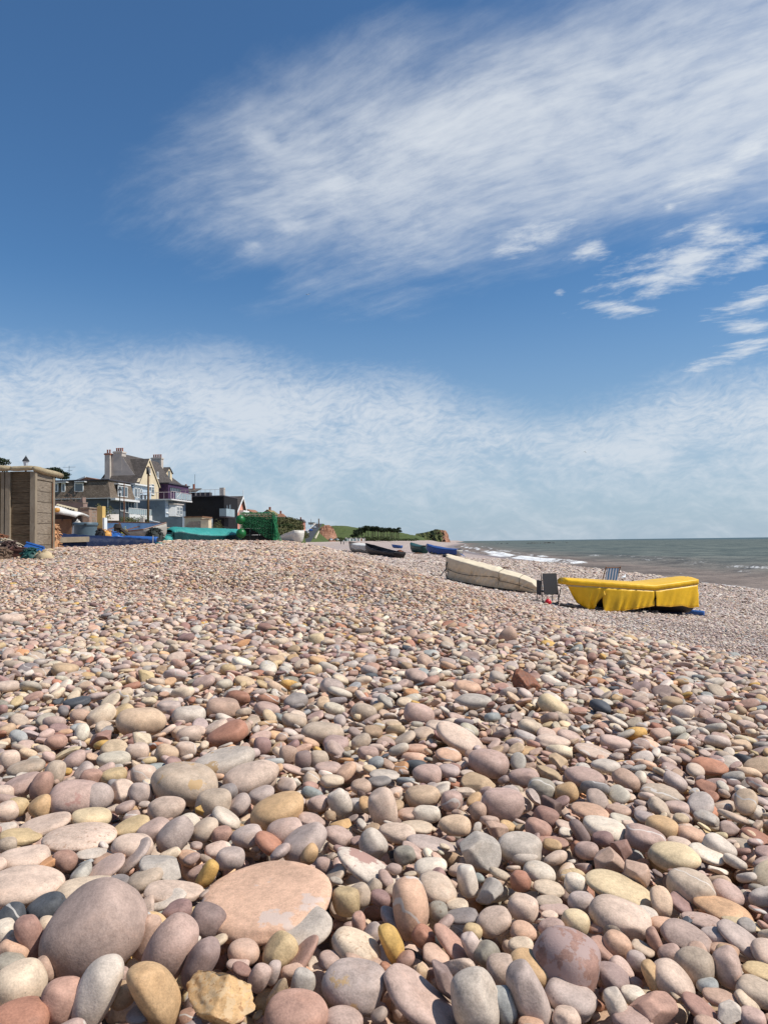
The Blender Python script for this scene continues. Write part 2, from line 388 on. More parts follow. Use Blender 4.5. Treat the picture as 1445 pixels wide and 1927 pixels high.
# ------------------------------------------------------------------ the largest pebbles, one by one
# tile, middle x, middle y, length, breadth, tilt, colour, flags, label, short name
HERO = '''
A 525 462 600 455 -33 mv -|largest rounded mauve-grey pebble on the beach, smooth and boulder-like|largest mauve pebble
A 140 200 450 215 0 cp -|long cream-pink pebble cut by the edge, above two slate-black ones|long cream-pink edge pebble
A 140 48 290 130 -5 cp -
A 915 90 250 185 12 gy a|flat angular grey stone slab standing beside the yellow pebbles|grey angular slab
A 520 215 400 130 4 cr -
A 262 322 215 130 -15 dk p|blue-black slate pebble with pale speckles, between cream-pink and mauve pebbles|speckled slate pebble
A 55 385 180 150 -20 dk v|blue-black slate pebble crossed by white veins|white-veined slate pebble
A 25 482 130 165 0 wh -
A 178 500 255 140 70 rm -
A 268 432 115 115 0 cr -
A 85 572 190 140 25 op -
A 55 642 190 120 8 gn -
A 112 762 290 235 -15 cr -|broad cream pebble with faint fine lines above the rust-red one|broad cream lined pebble
A 250 672 140 110 70 tp -
A 360 852 245 240 0 rp -|ball-like dusty pink-brown pebble beside the grey-white upright one|round dusty pink pebble
A 118 965 320 215 10 rd -|rust-red pebble cut by the lower edge of the picture|rust-red bottom pebble
A 545 800 370 230 -65 gw -|grey-white oval pebble leaning upright beside a round pink-brown one|grey-white upright pebble
A 672 722 120 80 -60 pk -
A 690 818 150 130 -30 tn -
A 885 805 390 225 58 ot t|pear-shaped ochre-tan pebble leaning next to the gritty orange stone|pear-shaped ochre pebble
A 1255 850 430 340 8 os ar|rough gritty orange-yellow broken stone with sharp corners|gritty orange stone
A 830 490 230 115 -65 tp -
A 960 562 370 255 -55 mp -|tall mauve-pink oval pebble right of the largest mauve one|tall mauve-pink oval
A 1130 640 290 170 -55 md -
A 1178 402 215 185 15 md -
A 1003 347 175 115 -15 mr -
A 985 238 330 112 8 cp -
A 925 285 255 85 -14 gw -
A 820 165 205 112 -20 gt -
A 590 108 255 105 -25 pk -
A 1055 150 105 85 0 gw -
A 1175 135 165 98 -52 ye -|bright yellow waxy pebble leaning on the grey slab|bright yellow pebble
A 1165 50 105 80 0 ye -
A 1300 45 165 110 0 gp -
A 1165 517 145 62 0 cr -
A 1372 575 185 130 0 tp -
A 1345 640 135 75 0 pk -
A 365 55 145 105 20 rp -
A 280 76 125 90 10 og a
A 522 18 175 62 0 gw -
A 620 42 185 62 -10 op -
A 675 175 135 72 10 gd -
A 1090 100 110 80 -20 tn -
A 755 40 260 80 -45 gp -
A 470 80 90 75 0 rp -
A 800 925 170 90 -5 gd -
A 1485 278 775 445 -8 op s|huge flat orange-pink sandstone pebble with a pale scar|huge orange-pink slab
B 232 458 410 195 -20 gw -|grey-white flat oval tucked against the orange-pink slab|grey-white flat oval
B 135 575 215 160 -45 yt -
B 240 622 320 105 -48 rp -|long brick-pink pebble lying across the grey-white flat oval|long brick-pink pebble
B 265 760 165 140 -80 gy -
B 130 800 215 105 -65 tn a
B 230 935 370 250 0 rp -|dusty pink dome cut by the lower edge beside the gritty orange stone|dusty pink dome
B 490 960 230 150 10 pk -
B 557 768 378 258 8 gp o|grey pebble with ochre-stained scars on its top|ochre-scarred grey pebble
B 935 850 540 215 38 pk -|longest smooth dusky pink pebble, like a loaf, cut by the lower edge|loaf-like dusky pink pebble
B 562 560 295 180 35 cr p
B 620 640 265 115 30 tp -
B 415 622 140 95 0 pk -
B 770 528 225 115 65 ye -|egg-shaped ochre-yellow pebble standing among small pink ones|ochre-yellow egg
B 865 318 335 215 82 op v|upright pinkish-orange pebble with thin white veins|upright white-veined pebble
B 765 385 165 92 42 gp -
B 632 105 420 138 30 gw q|long white pebble with an angular brick-red patch|red-patched white pebble
B 510 287 165 150 0 yt -
B 585 255 125 130 60 gt -
B 447 142 165 72 -40 gt -
B 385 87 105 88 0 mp -
B 660 212 112 84 -50 gt -
B 700 272 125 82 20 mr -
B 650 322 110 62 -15 mp -
B 580 417 122 84 80 rp -
B 655 472 135 88 -50 gp -
B 942 487 140 112 30 rd -
B 1115 540 318 102 48 rp -|long brick-pink pebble slanting down between small pale ones|slanting brick-pink pebble
B 1010 592 165 92 25 tp -
B 1155 372 200 82 -5 gd -
B 1025 347 112 108 0 gn p
B 1342 400 225 138 -20 cp -
B 1192 172 172 118 80 gw v
B 1308 248 190 140 -48 gy a
B 1020 150 112 85 -40 mr -
B 1105 105 82 74 20 dk -
B 985 98 190 115 -10 wh -
B 1392 682 190 165 -10 cp v
B 1235 862 335 278 75 gw -|pale cream-grey egg standing on end at the lower edge|pale standing egg
B 1075 755 275 110 58 md a|dark mauve splinter of stone with a sharp pointed tip|dark mauve splinter
B 1400 870 200 125 70 bl -
B 1308 590 140 145 -50 gn -
B 1395 572 100 80 0 cr a
B 1222 550 170 100 60 gp -
B 842 620 122 84 -45 rp -
B 740 652 112 78 50 rp -
B 910 612 76 74 0 wh -
B 920 712 122 78 -70 tn -
B 985 738 122 68 -75 tn -
B 1130 312 135 70 0 cr -
B 1220 460 110 84 20 yt -
B 680 912 112 78 0 gd -
B 95 690 80 120 20 gp -
B 20 720 120 140 30 pk -
C 305 642 385 350 30 rm m|big mottled wine-red pebble, rough and pitted|mottled wine-red pebble
C 112 685 295 200 15 ot -
C 90 820 335 195 65 gp -
C 328 830 290 178 20 gp -|oval pale grey-pink pebble in front of the mottled wine-red one|oval grey-pink pebble
C 305 950 165 122 0 cp -
C 110 985 150 92 0 op -
C 585 872 172 120 70 gw -
C 680 820 142 90 0 wh -
C 792 892 275 205 0 rp a
C 680 955 235 125 0 mp -
C 905 742 255 170 40 cp -
C 795 722 182 95 65 ot -
C 1023 655 222 190 5 gt -|squarish grey-green pebble under a mauve-grey dome|squarish grey-green pebble
C 983 485 285 150 15 mv -|mauve-grey dome-shaped pebble casting a shadow on its grey-green neighbour|mauve-grey dome
C 1213 667 205 158 75 pk -
C 1312 520 345 115 32 gp -|long grey-pink pebble sloping down toward the picture edge|sloping grey-pink pebble
C 1395 685 190 95 5 yt -
C 1390 802 235 145 10 gt -
C 1100 762 122 84 -10 bl -
C 1170 832 192 90 5 tp -
C 1058 892 212 100 30 rm -
C 1325 856 155 90 35 cr -
C 1220 922 165 122 0 gw a
C 1355 955 145 112 0 mp -
C 605 218 402 148 17 yc -|long smooth straw-yellow pebble like a bread roll|straw-yellow roll
C 608 382 345 198 18 cp -
C 910 35 292 152 2 yc -|flat straw-coloured disc lying level on darker stones|straw-coloured disc
C 540 62 205 150 10 tp a
C 690 140 172 150 15 tp a
C 1008 215 265 185 10 gt v|broad grey-cream pebble with a faint net of veins|net-veined pebble
C 1190 333 325 120 12 ob -|bright orange-tan flat pebble half covered by a straw strip|bright orange-tan pebble
C 1215 242 185 112 25 mp -
C 1070 397 222 80 5 pk p
C 1302 412 245 58 8 yc -
C 952 302 165 78 35 mr -
C 762 365 135 88 25 gw -
C 850 420 155 82 0 op -
C 890 360 112 80 0 gn -
C 480 427 152 78 -12 rp -
C 572 440 142 110 0 gt -
C 360 407 165 130 0 yc -
C 225 442 155 110 0 mp -
C 62 462 155 108 5 op -
C 50 542 145 88 0 cr -
C 210 215 182 82 8 cr -
C 360 190 132 110 0 wh -
C 62 330 175 138 10 cp -
C 240 332 172 62 0 pk -
C 155 390 142 60 0 gp -
C 155 125 185 108 10 wh -
C 48 175 122 108 0 rd -
C 65 30 165 92 0 gw -
C 520 562 185 98 35 rp -
C 590 540 165 140 20 op -
C 575 722 212 128 38 md -
C 620 672 155 98 35 pk -
C 700 622 112 98 0 gp -
C 735 552 142 68 20 gt -
C 800 512 135 78 70 rp -
C 885 577 132 88 -25 mp -
C 1195 562 162 80 0 op -
C 1140 482 162 90 0 gp -
C 390 292 152 108 0 gp -
C 830 177 112 78 0 cp -
C 205 290 155 70 0 gt -
C 1345 312 92 74 0 gn -
C 710 762 102 78 0 tn p
C 920 800 132 85 50 cr a
D 800 175 278 150 2 tc -|wide flat cream-tan pebble, smooth and evenly coloured|wide cream-tan pebble
D 575 140 165 108 -35 cr -
D 690 130 140 90 -30 yt -
D 1065 137 192 100 0 gw -
D 1260 100 196 110 3 tp -
D 1285 250 245 125 -20 rd -|dark brick-red oval pebble tilted up against grey ones|dark brick-red oval
D 1270 405 375 150 -12 gw o|long whitish-grey slab pebble with a rusty mark|long whitish slab
D 1042 525 375 235 12 gt o|grey boulder-like pebble with an orange-stained rim|orange-rimmed grey pebble
D 1405 495 350 175 -20 cp -
D 1205 637 205 150 0 gt -
D 945 662 215 125 0 cp -
D 990 810 232 162 -42 gp -|smooth grey-pink egg leaning left beside a tan oval|leaning grey-pink egg
D 1155 787 172 110 -35 gt -
D 440 597 312 188 0 mp q|large mauve-pink oval with a rusty scratch|rust-scratched mauve oval
D 555 600 180 155 0 gp -
D 450 827 405 150 3 cp p|long pale pebble freckled with small pits|long freckled pebble
D 250 757 292 105 -12 cp -
D 520 717 222 108 0 yc -
D 738 767 222 92 -12 yt -|tan-yellow flat pebble tilted up above a dark gap|tan-yellow tilted pebble
D 748 882 232 130 8 cp -
D 870 787 195 108 -15 pk -
D 690 575 145 145 0 cp a
D 795 582 132 128 0 gp -
D 645 387 186 90 3 gn2 -|pale greenish-grey lens-shaped pebble|pale green-grey lens
D 815 472 152 105 10 cp v
D 645 482 152 84 -5 yt -
D 520 487 132 90 0 rp -
D 130 532 235 118 -20 mp -
D 235 542 172 118 -70 rp -
D 242 652 142 118 -40 ot -
D 105 652 120 105 0 yt -
D 35 682 135 112 0 cp -
D 30 577 112 84 0 cp -
D 150 437 205 90 -5 gt -
D 310 467 142 112 -75 gt -
D 420 392 145 88 -35 mp -
D 375 352 185 56 -28 yc a
D 580 257 165 98 -25 rm a
D 320 287 132 84 0 rp -
D 60 392 112 108 0 cp -
D 122 822 225 88 8 yt -
D 45 872 112 88 0 gt -
D 40 762 112 72 0 cr -
D 150 332 112 74 -20 gw -
D 130 272 132 68 -30 bl -
D 435 67 155 60 -8 dk -|thin blue-black pebble lying flat among pale ones|thin blue-black pebble
D 410 187 122 74 0 mr -
D 350 222 122 48 0 gp -
D 455 142 112 84 0 tp -
D 295 147 112 64 0 gt -
D 955 92 135 70 5 gp -
D 940 357 135 108 20 tc -
D 1050 332 122 90 0 cp v
D 1070 247 145 94 0 cp -
D 1215 212 155 68 -25 cp -
D 382 487 112 60 -75 og -
D 780 342 135 90 0 cp -
D 1352 642 145 94 -45 gp -
D 1250 812 122 88 0 rp -
D 1395 822 182 118 -10 gp -
D 1140 672 112 82 20 ye a|broken amber-yellow stone wedged beside grey-pink pebbles|amber-yellow chip
D 1285 567 122 88 0 gd -
D 1272 707 122 58 0 gt -
D 470 462 132 78 -50 gp -
E 125 680 320 185 -22 ot -|large orange-tan pebble, flat-topped, above two pink ones|large orange-tan pebble
E 28 490 180 165 0 cp -
E 165 792 212 138 -15 pk -
E 275 860 278 162 -35 gp -
E 75 862 185 98 38 rd -
E 712 660 212 162 75 cp -|upright pale pink tombstone-shaped pebble|pale pink tombstone
E 945 597 206 122 -10 tc -
E 870 697 152 68 -5 tp -
E 962 697 165 94 0 wh -
E 900 767 192 70 3 cr -
E 985 862 292 84 10 gp -
E 655 865 175 142 50 gw -
E 460 817 172 98 20 pk -
E 375 232 245 108 5 gt -|broad grey-brown pebble with low ridges|broad grey-brown pebble
E 610 120 152 94 15 gt -
E 920 130 178 115 15 mp -|plump mauve-pink pebble with a dark nick|nicked mauve-pink pebble
E 1150 275 305 128 32 cp -
E 1305 407 238 152 15 mp -|wide mauve-pink dome beside a long cream-pink pebble|wide mauve-pink dome
E 960 470 172 110 5 mp -
E 1020 500 92 88 10 tc a
E 725 477 176 62 3 gw -|grey-white lozenge pebble lying level above a dark hollow|grey-white lozenge
E 1255 515 205 102 5 tn a
E 1225 57 212 85 3 gy -
E 1392 642 245 170 0 mp -
E 1105 622 132 108 0 mp v
E 1250 682 100 105 0 tp -
E 1350 782 145 98 10 tp a
E 1120 757 185 108 5 tc -
E 830 277 165 64 -35 gt -
E 215 170 148 74 15 gt -
E 290 302 122 54 0 og -
E 185 367 108 112 0 tp -
E 265 392 98 108 0 md -
E 355 387 112 98 0 gt -
E 405 437 152 64 3 pk -
E 450 342 145 78 40 mv -
E 475 632 155 128 60 gw -
E 350 637 128 90 -15 pk -
E 310 732 165 72 15 pk -
E 590 287 122 78 -30 gt -
E 430 507 142 72 0 cr -
E 65 107 155 78 15 mp -
E 155 92 122 64 0 cr -
E 285 132 102 78 0 gp -
E 35 312 102 102 0 mr -
E 30 592 155 94 -15 gp -
E 110 547 112 68 -60 gy -
E 180 527 92 78 -60 mv -
E 1245 202 132 54 5 gy -
E 1335 247 155 54 0 gw -
E 1375 292 142 54 20 ob -
E 1390 205 135 64 15 cr -
E 1060 342 112 48 3 gw -
E 890 367 112 48 0 cr -
E 485 757 142 72 0 os a|broken ochre-brown stone with a dark hollow|hollow ochre-brown stone
E 630 352 125 74 0 mp -
E 305 922 118 88 -55 ot -
E 400 892 122 70 0 cr -
E 85 932 135 64 0 rp -
E 835 927 132 98 0 gn -
E 885 907 155 72 38 pk -
E 1250 912 265 200 12 gy a|faceted pale grey limestone lump with sharp edges|faceted limestone lump
F 45 885 258 155 5 gw -|broad smooth pale grey pebble beside the limestone lump|broad pale grey pebble
F 230 87 185 98 33 yc -
F 230 287 196 74 5 cp -
F 70 242 115 74 0 gw -
F 105 207 145 78 20 cr -
F 470 347 235 74 15 cp v
F 580 297 172 84 8 pk -
F 410 487 228 108 8 mp -
F 525 422 168 74 0 gw -
F 640 502 168 105 30 tp -
F 530 467 66 60 0 ot -
F 915 512 145 92 35 gp -
F 1108 427 208 90 5 ro -|bright terracotta oval pebble lying flat, the reddest one around|terracotta oval
F 850 577 242 90 5 gt v
F 810 507 155 58 10 wh -
F 1085 537 122 78 10 rd a
F 1205 587 122 52 35 bl -
F 685 212 142 58 15 gw -
F 970 252 132 64 10 gy -
F 168 552 158 112 10 gn v
F 305 572 138 104 -15 ot -
F 222 660 155 150 30 br a|dark chocolate-brown jagged stone sticking up|dark chocolate jagged stone
F 190 712 142 105 20 rm -
F 145 782 155 108 20 rp -
F 440 687 225 92 12 op -
F 522 777 245 118 10 wh -
F 510 837 122 84 0 mr -
F 745 830 235 130 10 mp v|mauve-pink pebble crossed by a pale diagonal band|pale-banded mauve pebble
F 848 777 195 118 15 ot -
F 622 890 135 125 20 rm a
F 1010 817 165 90 12 op -
F 940 867 145 80 0 cp -
F 1170 887 185 118 25 gw -
F 1100 922 205 88 12 wh -
F 420 902 135 94 0 mp -
F 235 852 182 58 5 rp -
F 385 800 155 76 55 md -
F 1095 717 145 72 15 gy p
F 1105 787 145 58 15 bl -
F 830 662 145 82 40 gt -
F 770 702 122 60 0 wh -
F 690 667 95 78 0 md -
F 925 657 142 72 5 pk -
F 635 732 165 60 15 gn2 -
F 600 677 142 68 0 tp -
F 660 612 135 62 0 rp -
F 65 487 178 94 0 mp -
F 255 397 132 84 45 tn a
H 205 735 100 80 -10 gt -
H 430 790 145 100 10 gp -
H 905 732 150 84 22 pk -
H 1190 792 160 74 5 op -
H 340 520 75 92 80 yc -|upright pale yellow-cream pebble standing beside a flat tan one|upright yellow-cream pebble
H 425 532 92 60 5 tn -
H 340 685 112 46 0 gw -
H 700 650 118 44 0 gp -
H 1055 722 98 58 8 ro -
H 1420 500 90 110 50 tp -
I 75 582 170 115 30 rs ar|dark rust-red broken brick with sharp edges standing in the shingle|rust-red brick
G 370 690 150 78 0 tn -
G 720 697 150 50 0 gw -
G 1285 692 92 70 10 yt -|squat pale yellow pebble with a flat face|squat yellow pebble
G 1225 582 76 66 0 yt -
G 55 278 110 60 0 cr -
G 65 408 150 66 0 cp -
'''
TILE = dict(A=(0, 1600), B=(482, 1600), C=(963, 1600), D=(0, 1300), E=(482, 1300), F=(963, 1300), G=(0, 1030), H=(482, 1030), I=(963, 1090))
PAL = dict(  # dry stone colours, and the words for them
    mv=((.385, .305, .275), 'mauve-grey'), mp=((.44, .33, .295), 'mauve-pink'), md=((.26, .20, .19), 'dark mauve'), mr=((.29, .195, .185), 'plum-coloured'),
    rm=((.31, .195, .165), 'red-brown'), rp=((.41, .265, .215), 'dusky pink'), rd=((.36, .19, .135), 'brick-red'), pk=((.47, .365, .325), 'pink-grey'),
    cp=((.56, .455, .385), 'pale pinkish'), cr=((.58, .49, .385), 'cream'), wh=((.64, .585, .505), 'off-white'), gw=((.52, .475, .425), 'pale grey'),
    gy=((.42, .395, .365), 'grey'), gp=((.44, .375, .35), 'grey-pink'), gt=((.44, .37, .30), 'grey-brown'), gd=((.26, .24, .24), 'dark grey'),
    gn=((.31, .295, .255), 'grey-green'), gn2=((.50, .47, .395), 'greenish-cream'), bl=((.33, .355, .36), 'blue-grey'), dk=((.075, .085, .10), 'blue-black'),
    tn=((.42, .32, .215), 'tan'), tp=((.45, .33, .265), 'tan-pink'), tc=((.55, .425, .31), 'cream-tan'), ot=((.49, .345, .20), 'ochre-tan'),
    og=((.50, .28, .15), 'orange'), op=((.56, .385, .285), 'peach-pink'), ob=((.58, .385, .24), 'orange-tan'), os=((.50, .335, .17), 'ochre'),
    ye=((.55, .37, .125), 'yellow'), yt=((.51, .405, .245), 'yellowish tan'), yc=((.58, .485, .325), 'straw-coloured'), ro=((.46, .235, .155), 'terracotta'),
    br=((.14, .095, .085), 'dark brown'), rs=((.26, .11, .065), 'rust-red'))

WARM = (1.055, .955, .855)
def stone_verts(sub, seed, kind):
    """a unit pebble: rounded, a little uneven, or broken with facets"""
    bm = bmesh.new(); bmesh.ops.create_icosphere(bm, subdivisions=sub, radius=1.0)
    V = np.array([v.co[:] for v in bm.verts]); Fc = np.array([[v.index for v in f.verts] for f in bm.faces]); bm.free()
    g = np.random.default_rng(seed)
    if 'a' in kind:
        N = g.normal(size=(11, 3)); N /= np.linalg.norm(N, axis=1)[:, None]
        V = V * 1.25
        for n in N:
            d = g.uniform(.62, .9)
            V = V - np.outer(np.maximum(V @ n - d, 0) * .97, n)
        V /= np.abs(V).max(axis=0)
        a = .022 if 'r' not in kind else .03
    else:
        pw = g.uniform(.84, 1.0)
        V = np.sign(V) * np.abs(V) ** pw
        a = .045
        # one or two worn flats
        for _ in range(g.integers(0, 3)):
            n = g.normal(size=3); n /= np.linalg.norm(n); d = g.uniform(.80, .95)
            V = V - np.outer(np.maximum(V @ n - d, 0) * .7, n)
        kf = 1.7 if 's' in kind else g.uniform(1.0, 1.35); z = V[:, 2:] * kf
        V = np.hstack([V[:, :2], z / (1 + np.abs(z) ** 5) ** .2])
        if 't' in kind:
            s = 1 - .42 * (V[:, :1] * .5 + .5) ** 1.6
            V = np.hstack([V[:, :1], V[:, 1:] * s])
        else:
            s = 1 + g.uniform(-.16, .16) * V[:, :1]
            V = np.hstack([V[:, :1], V[:, 1:] * s])
    dsp = np.zeros(len(V))
    for fr, am in ((1.6, 1.0), (3.0, .5)) if 'r' not in kind else ((2.2, 1), (5, .8), (11, .8), (19, .7)):
        for _ in range(3):
            kk = g.normal(size=3) * fr; dsp += am * np.sin(V @ kk + g.uniform(0, 6.28))
    V = V * (1 + a * dsp[:, None] * .6)
    V /= np.abs(V).max(axis=0)
    return V, Fc

# material of the pebbles: colour comes with each stone
def pebble_mat(name, per_object):
    mt, k, b = mat_new(name)
    if per_object:
        oi = k.new('ShaderNodeObjectInfo'); base = oi.outputs['Color']; rnd = oi.outputs['Random']
        co = k.vm('ADD', k.coord('Object'), k.vm('SCALE', (37.0, 17.0, 71.0), rnd))
    else:
        at_ = k.attr('stone'); base = at_.outputs['Color']; rnd = at_.outputs['Alpha']
        co = k.vm('ADD', k.coord('Object'), k.vm('SCALE', (3.7, 1.7, 7.1), rnd))
    n1 = k.noise(co, 14, 5, .6, .3); n2 = k.noise(co, 90, 4, .7); n3 = k.noise(co, 420, 2, .6)
    f = k.m('ADD', k.ramp(n1, .25, .75, .76, 1.18), k.ramp(n2, .3, .7, -.13, .13))
    f = k.m('ADD', f, k.ramp(n3, .3, .7, -.10, .10))
    pit = k.ramp(k.noise(co, 240, 2, .5), .30, .24); f = k.m('MULTIPLY', f, k.m('SUBTRACT', 1.0, k.m('MULTIPLY', pit, .35)))
    c = k.vm('SCALE', base, f)
    warm = k.noise(co, 22, 4, .6)
    c = k.mix(k.ramp(warm, .5, .8, 0, .28), c, k.vm('MULTIPLY', c, (1.14, .94, .78)))
    c = k.mix(k.ramp(k.noise(co, 30, 5, .65), .56, .74, 0, .35), c, k.vm('MULTIPLY', c, (1.22, 1.22, 1.22)))
    # thin quartz veins in some stones
    vn = k.new('ShaderNodeTexWave', wave_type='BANDS', bands_direction='DIAGONAL'); k.put(vn.inputs['Vector'], co)
    vn.inputs['Scale'].default_value = 9; vn.inputs['Distortion'].default_value = 9; vn.inputs['Detail'].default_value = 3; vn.inputs['Detail Scale'].default_value = 1.2
    vm_ = k.ramp(vn.outputs['Fac'], .965, .995)
    if per_object:
        va = k.attr('vein', 'OBJECT').outputs['Fac']
        c = k.mix(k.m('MULTIPLY', vm_, k.m('MULTIPLY', va, .75)), c, (.62, .56, .49))
        pc = k.attr('patch_colour', 'OBJECT').outputs['Color']; pa = k.attr('patch', 'OBJECT').outputs['Fac']
        ps = k.attr('patch_scale', 'OBJECT').outputs['Fac']
        pn = k.new('ShaderNodeTexNoise'); k.put(pn.inputs['Vector'], co); k.put(pn.inputs['Scale'], ps)
        pn.inputs['Detail'].default_value = 5; pn.inputs['Roughness'].default_value = .62
        pm = k.m('MULTIPLY', k.m('GREATER_THAN', pa, .01), k.ramp(pn.outputs[0], k.m('SUBTRACT', 1.0, pa), k.m('ADD', k.m('SUBTRACT', 1.0, pa), .035)))
        c = k.mix(k.m('MULTIPLY', pm, .85), c, pc)
        fr = k.attr('freckle', 'OBJECT').outputs['Fac']
        fk = k.ramp(k.noise(co, 150, 3, .5), .61, .66)
        c = k.mix(k.m('MULTIPLY', fk, fr), c, k.vm('MULTIPLY', base, (.62, .52, .46)))
    else:
        c = k.mix(k.m('MULTIPLY', vm_, k.m('GREATER_THAN', rnd, .86)), c, (.55, .49, .43))
    k.put(b.inputs['Base Color'], c)
    b.inputs['Roughness'].default_value = .68
    b.inputs['Specular IOR Level'].default_value = .34
    h = k.m('ADD', k.m('MULTIPLY', n2, .5), k.m('MULTIPLY', n3, .35))
    bump(k, b, h, .24, .004)
    return mt
M_STONE = pebble_mat('sea_worn_stone', True)
M_SHINGLE = pebble_mat('shingle_stone', False)

heroes = []           # dicts for the beds and the labels
for ln in HERO.strip().splitlines():
    bits = ln.split('|')
    t, cx, cy, w_, h_, an, col, fl = bits[0].split()
    s = 482 / 1445.0
    heroes.append(dict(px=TILE[t][0] + float(cx) * s, py=TILE[t][1] + float(cy) * s, w=float(w_) * s, h=float(h_) * s, an=float(an), col=col, fl=fl,
                       label=bits[1].strip() if len(bits) > 1 else None, short=bits[2].strip() if len(bits) > 2 else None))

heroes.sort(key=lambda q: -q['w'] * q['h'])
heroes = [q for q in heroes[:300] if True] + [q for q in heroes[300:] if q['label']]

def place_hero(q, i):
    w_, h_, an = q['w'], q['h'], q['an']
    if h_ > w_ and abs(an) < 1: w_, h_, an = h_, w_, 90
    if abs(an) > 50: w_, h_, an = h_, w_, an - math.copysign(90, an)
    d = ray(q['px'], q['py']); hz = np.array([d[0], d[1], 0]); hl = np.linalg.norm(hz); hz /= hl
    th = math.atan2(-d[2], hl); sn, cs = math.sin(th), math.cos(th)
    Y = 2.0; t = .02
    lo, hi = .5, 14.0
    for _ in range(46):                      # where the sight line meets the bed
        Y = (lo + hi) / 2
        p = EYE + d * (Y / d[1]); sc = (Y / d[1]) / FPX
        A, B = w_ / 2 * sc, h_ / 2 * sc
        dd = min(.95 * A, .87 * B / max(sn, .05)) if w_ >= h_ * .8 else min(1.25 * A, .86 * B / max(sn, .05))
        dd = max(dd, .35 * A)
        if 's' in q['fl']: dd = .86 * B / max(sn, .05)
        t = math.sqrt(max(B * B - (dd * sn) ** 2, (.30 * B) ** 2)) / cs
        if 's' in q['fl']: t = .15 * A
        if p[2] > gz(p[0], p[1]) + .5 * t + .016: lo = Y
        else: hi = Y
    right = Vector((hz[1], -hz[0], 0)); fw = Vector(hz); up = Vector((0, 0, 1))
    M = Matrix((right, fw, up)).transposed()
    view = Vector(d / np.linalg.norm(d))
    M = Matrix.Rotation(R(an), 3, view) @ M
    return Vector(p), M, (A, dd, t), Y

for i, q in enumerate(heroes):
    p, M, ax, Y = place_hero(q, i)
    q.update(p=p, M=M, ax=ax, Y=Y)
    sub = 5 if 'r' in q['fl'] else 4 if q['w'] > 40 or 'a' in q['fl'] else 3
    V, Fc = stone_verts(sub, 100 + i, q['fl'])
    if 's' in q['fl']:                      # the slab tapers towards its lower left
        V[:, 2] = V[:, 2] * (1 - .12 * V[:, 0]); V[:, 1] *= (1 + .15 * V[:, 0])
    Mn = np.array(M)
    W = (V * np.array(ax)) @ Mn.T
    o = mesh_obj('broken_stone' if 'a' in q['fl'] else 'pebble', W, Fc.tolist(), M_STONE, smooth=True, loc=p)
    c, cw = PAL[q['col']]
    j = random.Random(i)
    jj = j.uniform(.93, 1.07); c = tuple(x * jj * w_ for x, w_ in zip(c, WARM))
    o.color = (*c, 1)
    q['o'] = o; q['word'] = cw
    fl = q['fl']
    if 'v' in fl: o['vein'] = 1.0
    if 'p' in fl: o['freckle'] = .8
    if 'q' in fl: o['patch'] = .50 if q['col'] == 'gw' else .42; o['patch_colour'] = (.36, .19, .15); o['patch_scale'] = 13.0
    if 'o' in fl: o['patch'] = .40; o['patch_colour'] = (.46, .29, .13); o['patch_scale'] = 20.0
    if 'm' in fl: o['patch'] = .54; o['patch_colour'] = (.38, .27, .24); o['patch_scale'] = 26.0
    if 's' in fl: o['patch'] = .42; o['patch_colour'] = (.60, .47, .39); o['patch_scale'] = 11.0
    if 'r' in fl: o['freckle'] = .8; o['patch'] = .5; o['patch_colour'] = (.58, .40, .22) if i < 60 and q['col'] == 'os' else (.17, .085, .055); o['patch_scale'] = 120.0

# ---- what each is called
marks = [q for q in heroes if q['short']]
def shape_word(q):
    if 'a' in q['fl']: return 'angular'
    r_ = max(q['w'], q['h']) / max(1, min(q['w'], q['h']))
    return 'round' if r_ < 1.22 else 'oval' if r_ < 1.7 else 'long' if r_ < 2.6 else 'slender'
def relation(q, m_):
    dx, dy = q['px'] - m_['px'], q['py'] - m_['py']
    hx = 'left of' if dx < 0 else 'right of'; vy = 'behind' if dy < 0 else 'in front of'
    a, b_ = abs(dx), abs(dy)
    if a > 2.2 * b_: return hx
    if b_ > 2.2 * a: return vy
    return vy.replace(' of', '') + ' and ' + hx
seen = set(q['label'] for q in marks)
for q in heroes:
    if q['label']: continue
    area = q['w'] * q['h'] * (q['Y'] ** 2)
    near_ = sorted(marks, key=lambda m_: (m_['px'] - q['px']) ** 2 + (2 * (m_['py'] - q['py'])) ** 2)[:9]
    noun = 'stone' if 'a' in q['fl'] else 'pebble'
    tries = [f"{q['word']} {shape_word(q)} {noun} {relation(q, m_)} the {m_['short']}" for m_ in near_]
    tries = [tries[0], 'small ' + tries[0] if q['w'] * q['h'] < 700 else 'larger ' + tries[0]] + tries[1:]
    if 'v' in q['fl']: tries = [t_.replace(noun, noun + ' with fine veins', 1) for t_ in tries]
    if 'p' in q['fl']: tries = [t_.replace(noun, noun + ' with dark freckles', 1) for t_ in tries]
    tries = [t_ for t_ in tries if len(t_.split()) <= 16]
    q['label'] = next((t_ for t_ in tries if t_ not in seen), None)
    if q['label'] is None:
        print('NO LABEL', q['px'], q['py'], tries[:2]); q['label'] = 'second ' + tries[0]
    seen.add(q['label'])
for q in heroes:
    tag(q['o'], q['label'], 'stone' if 'a' in q['fl'] else 'pebble', 'large stones lying in the shingle')
print('heroes', len(heroes), 'labels', len(set(q['label'] for q in heroes)))
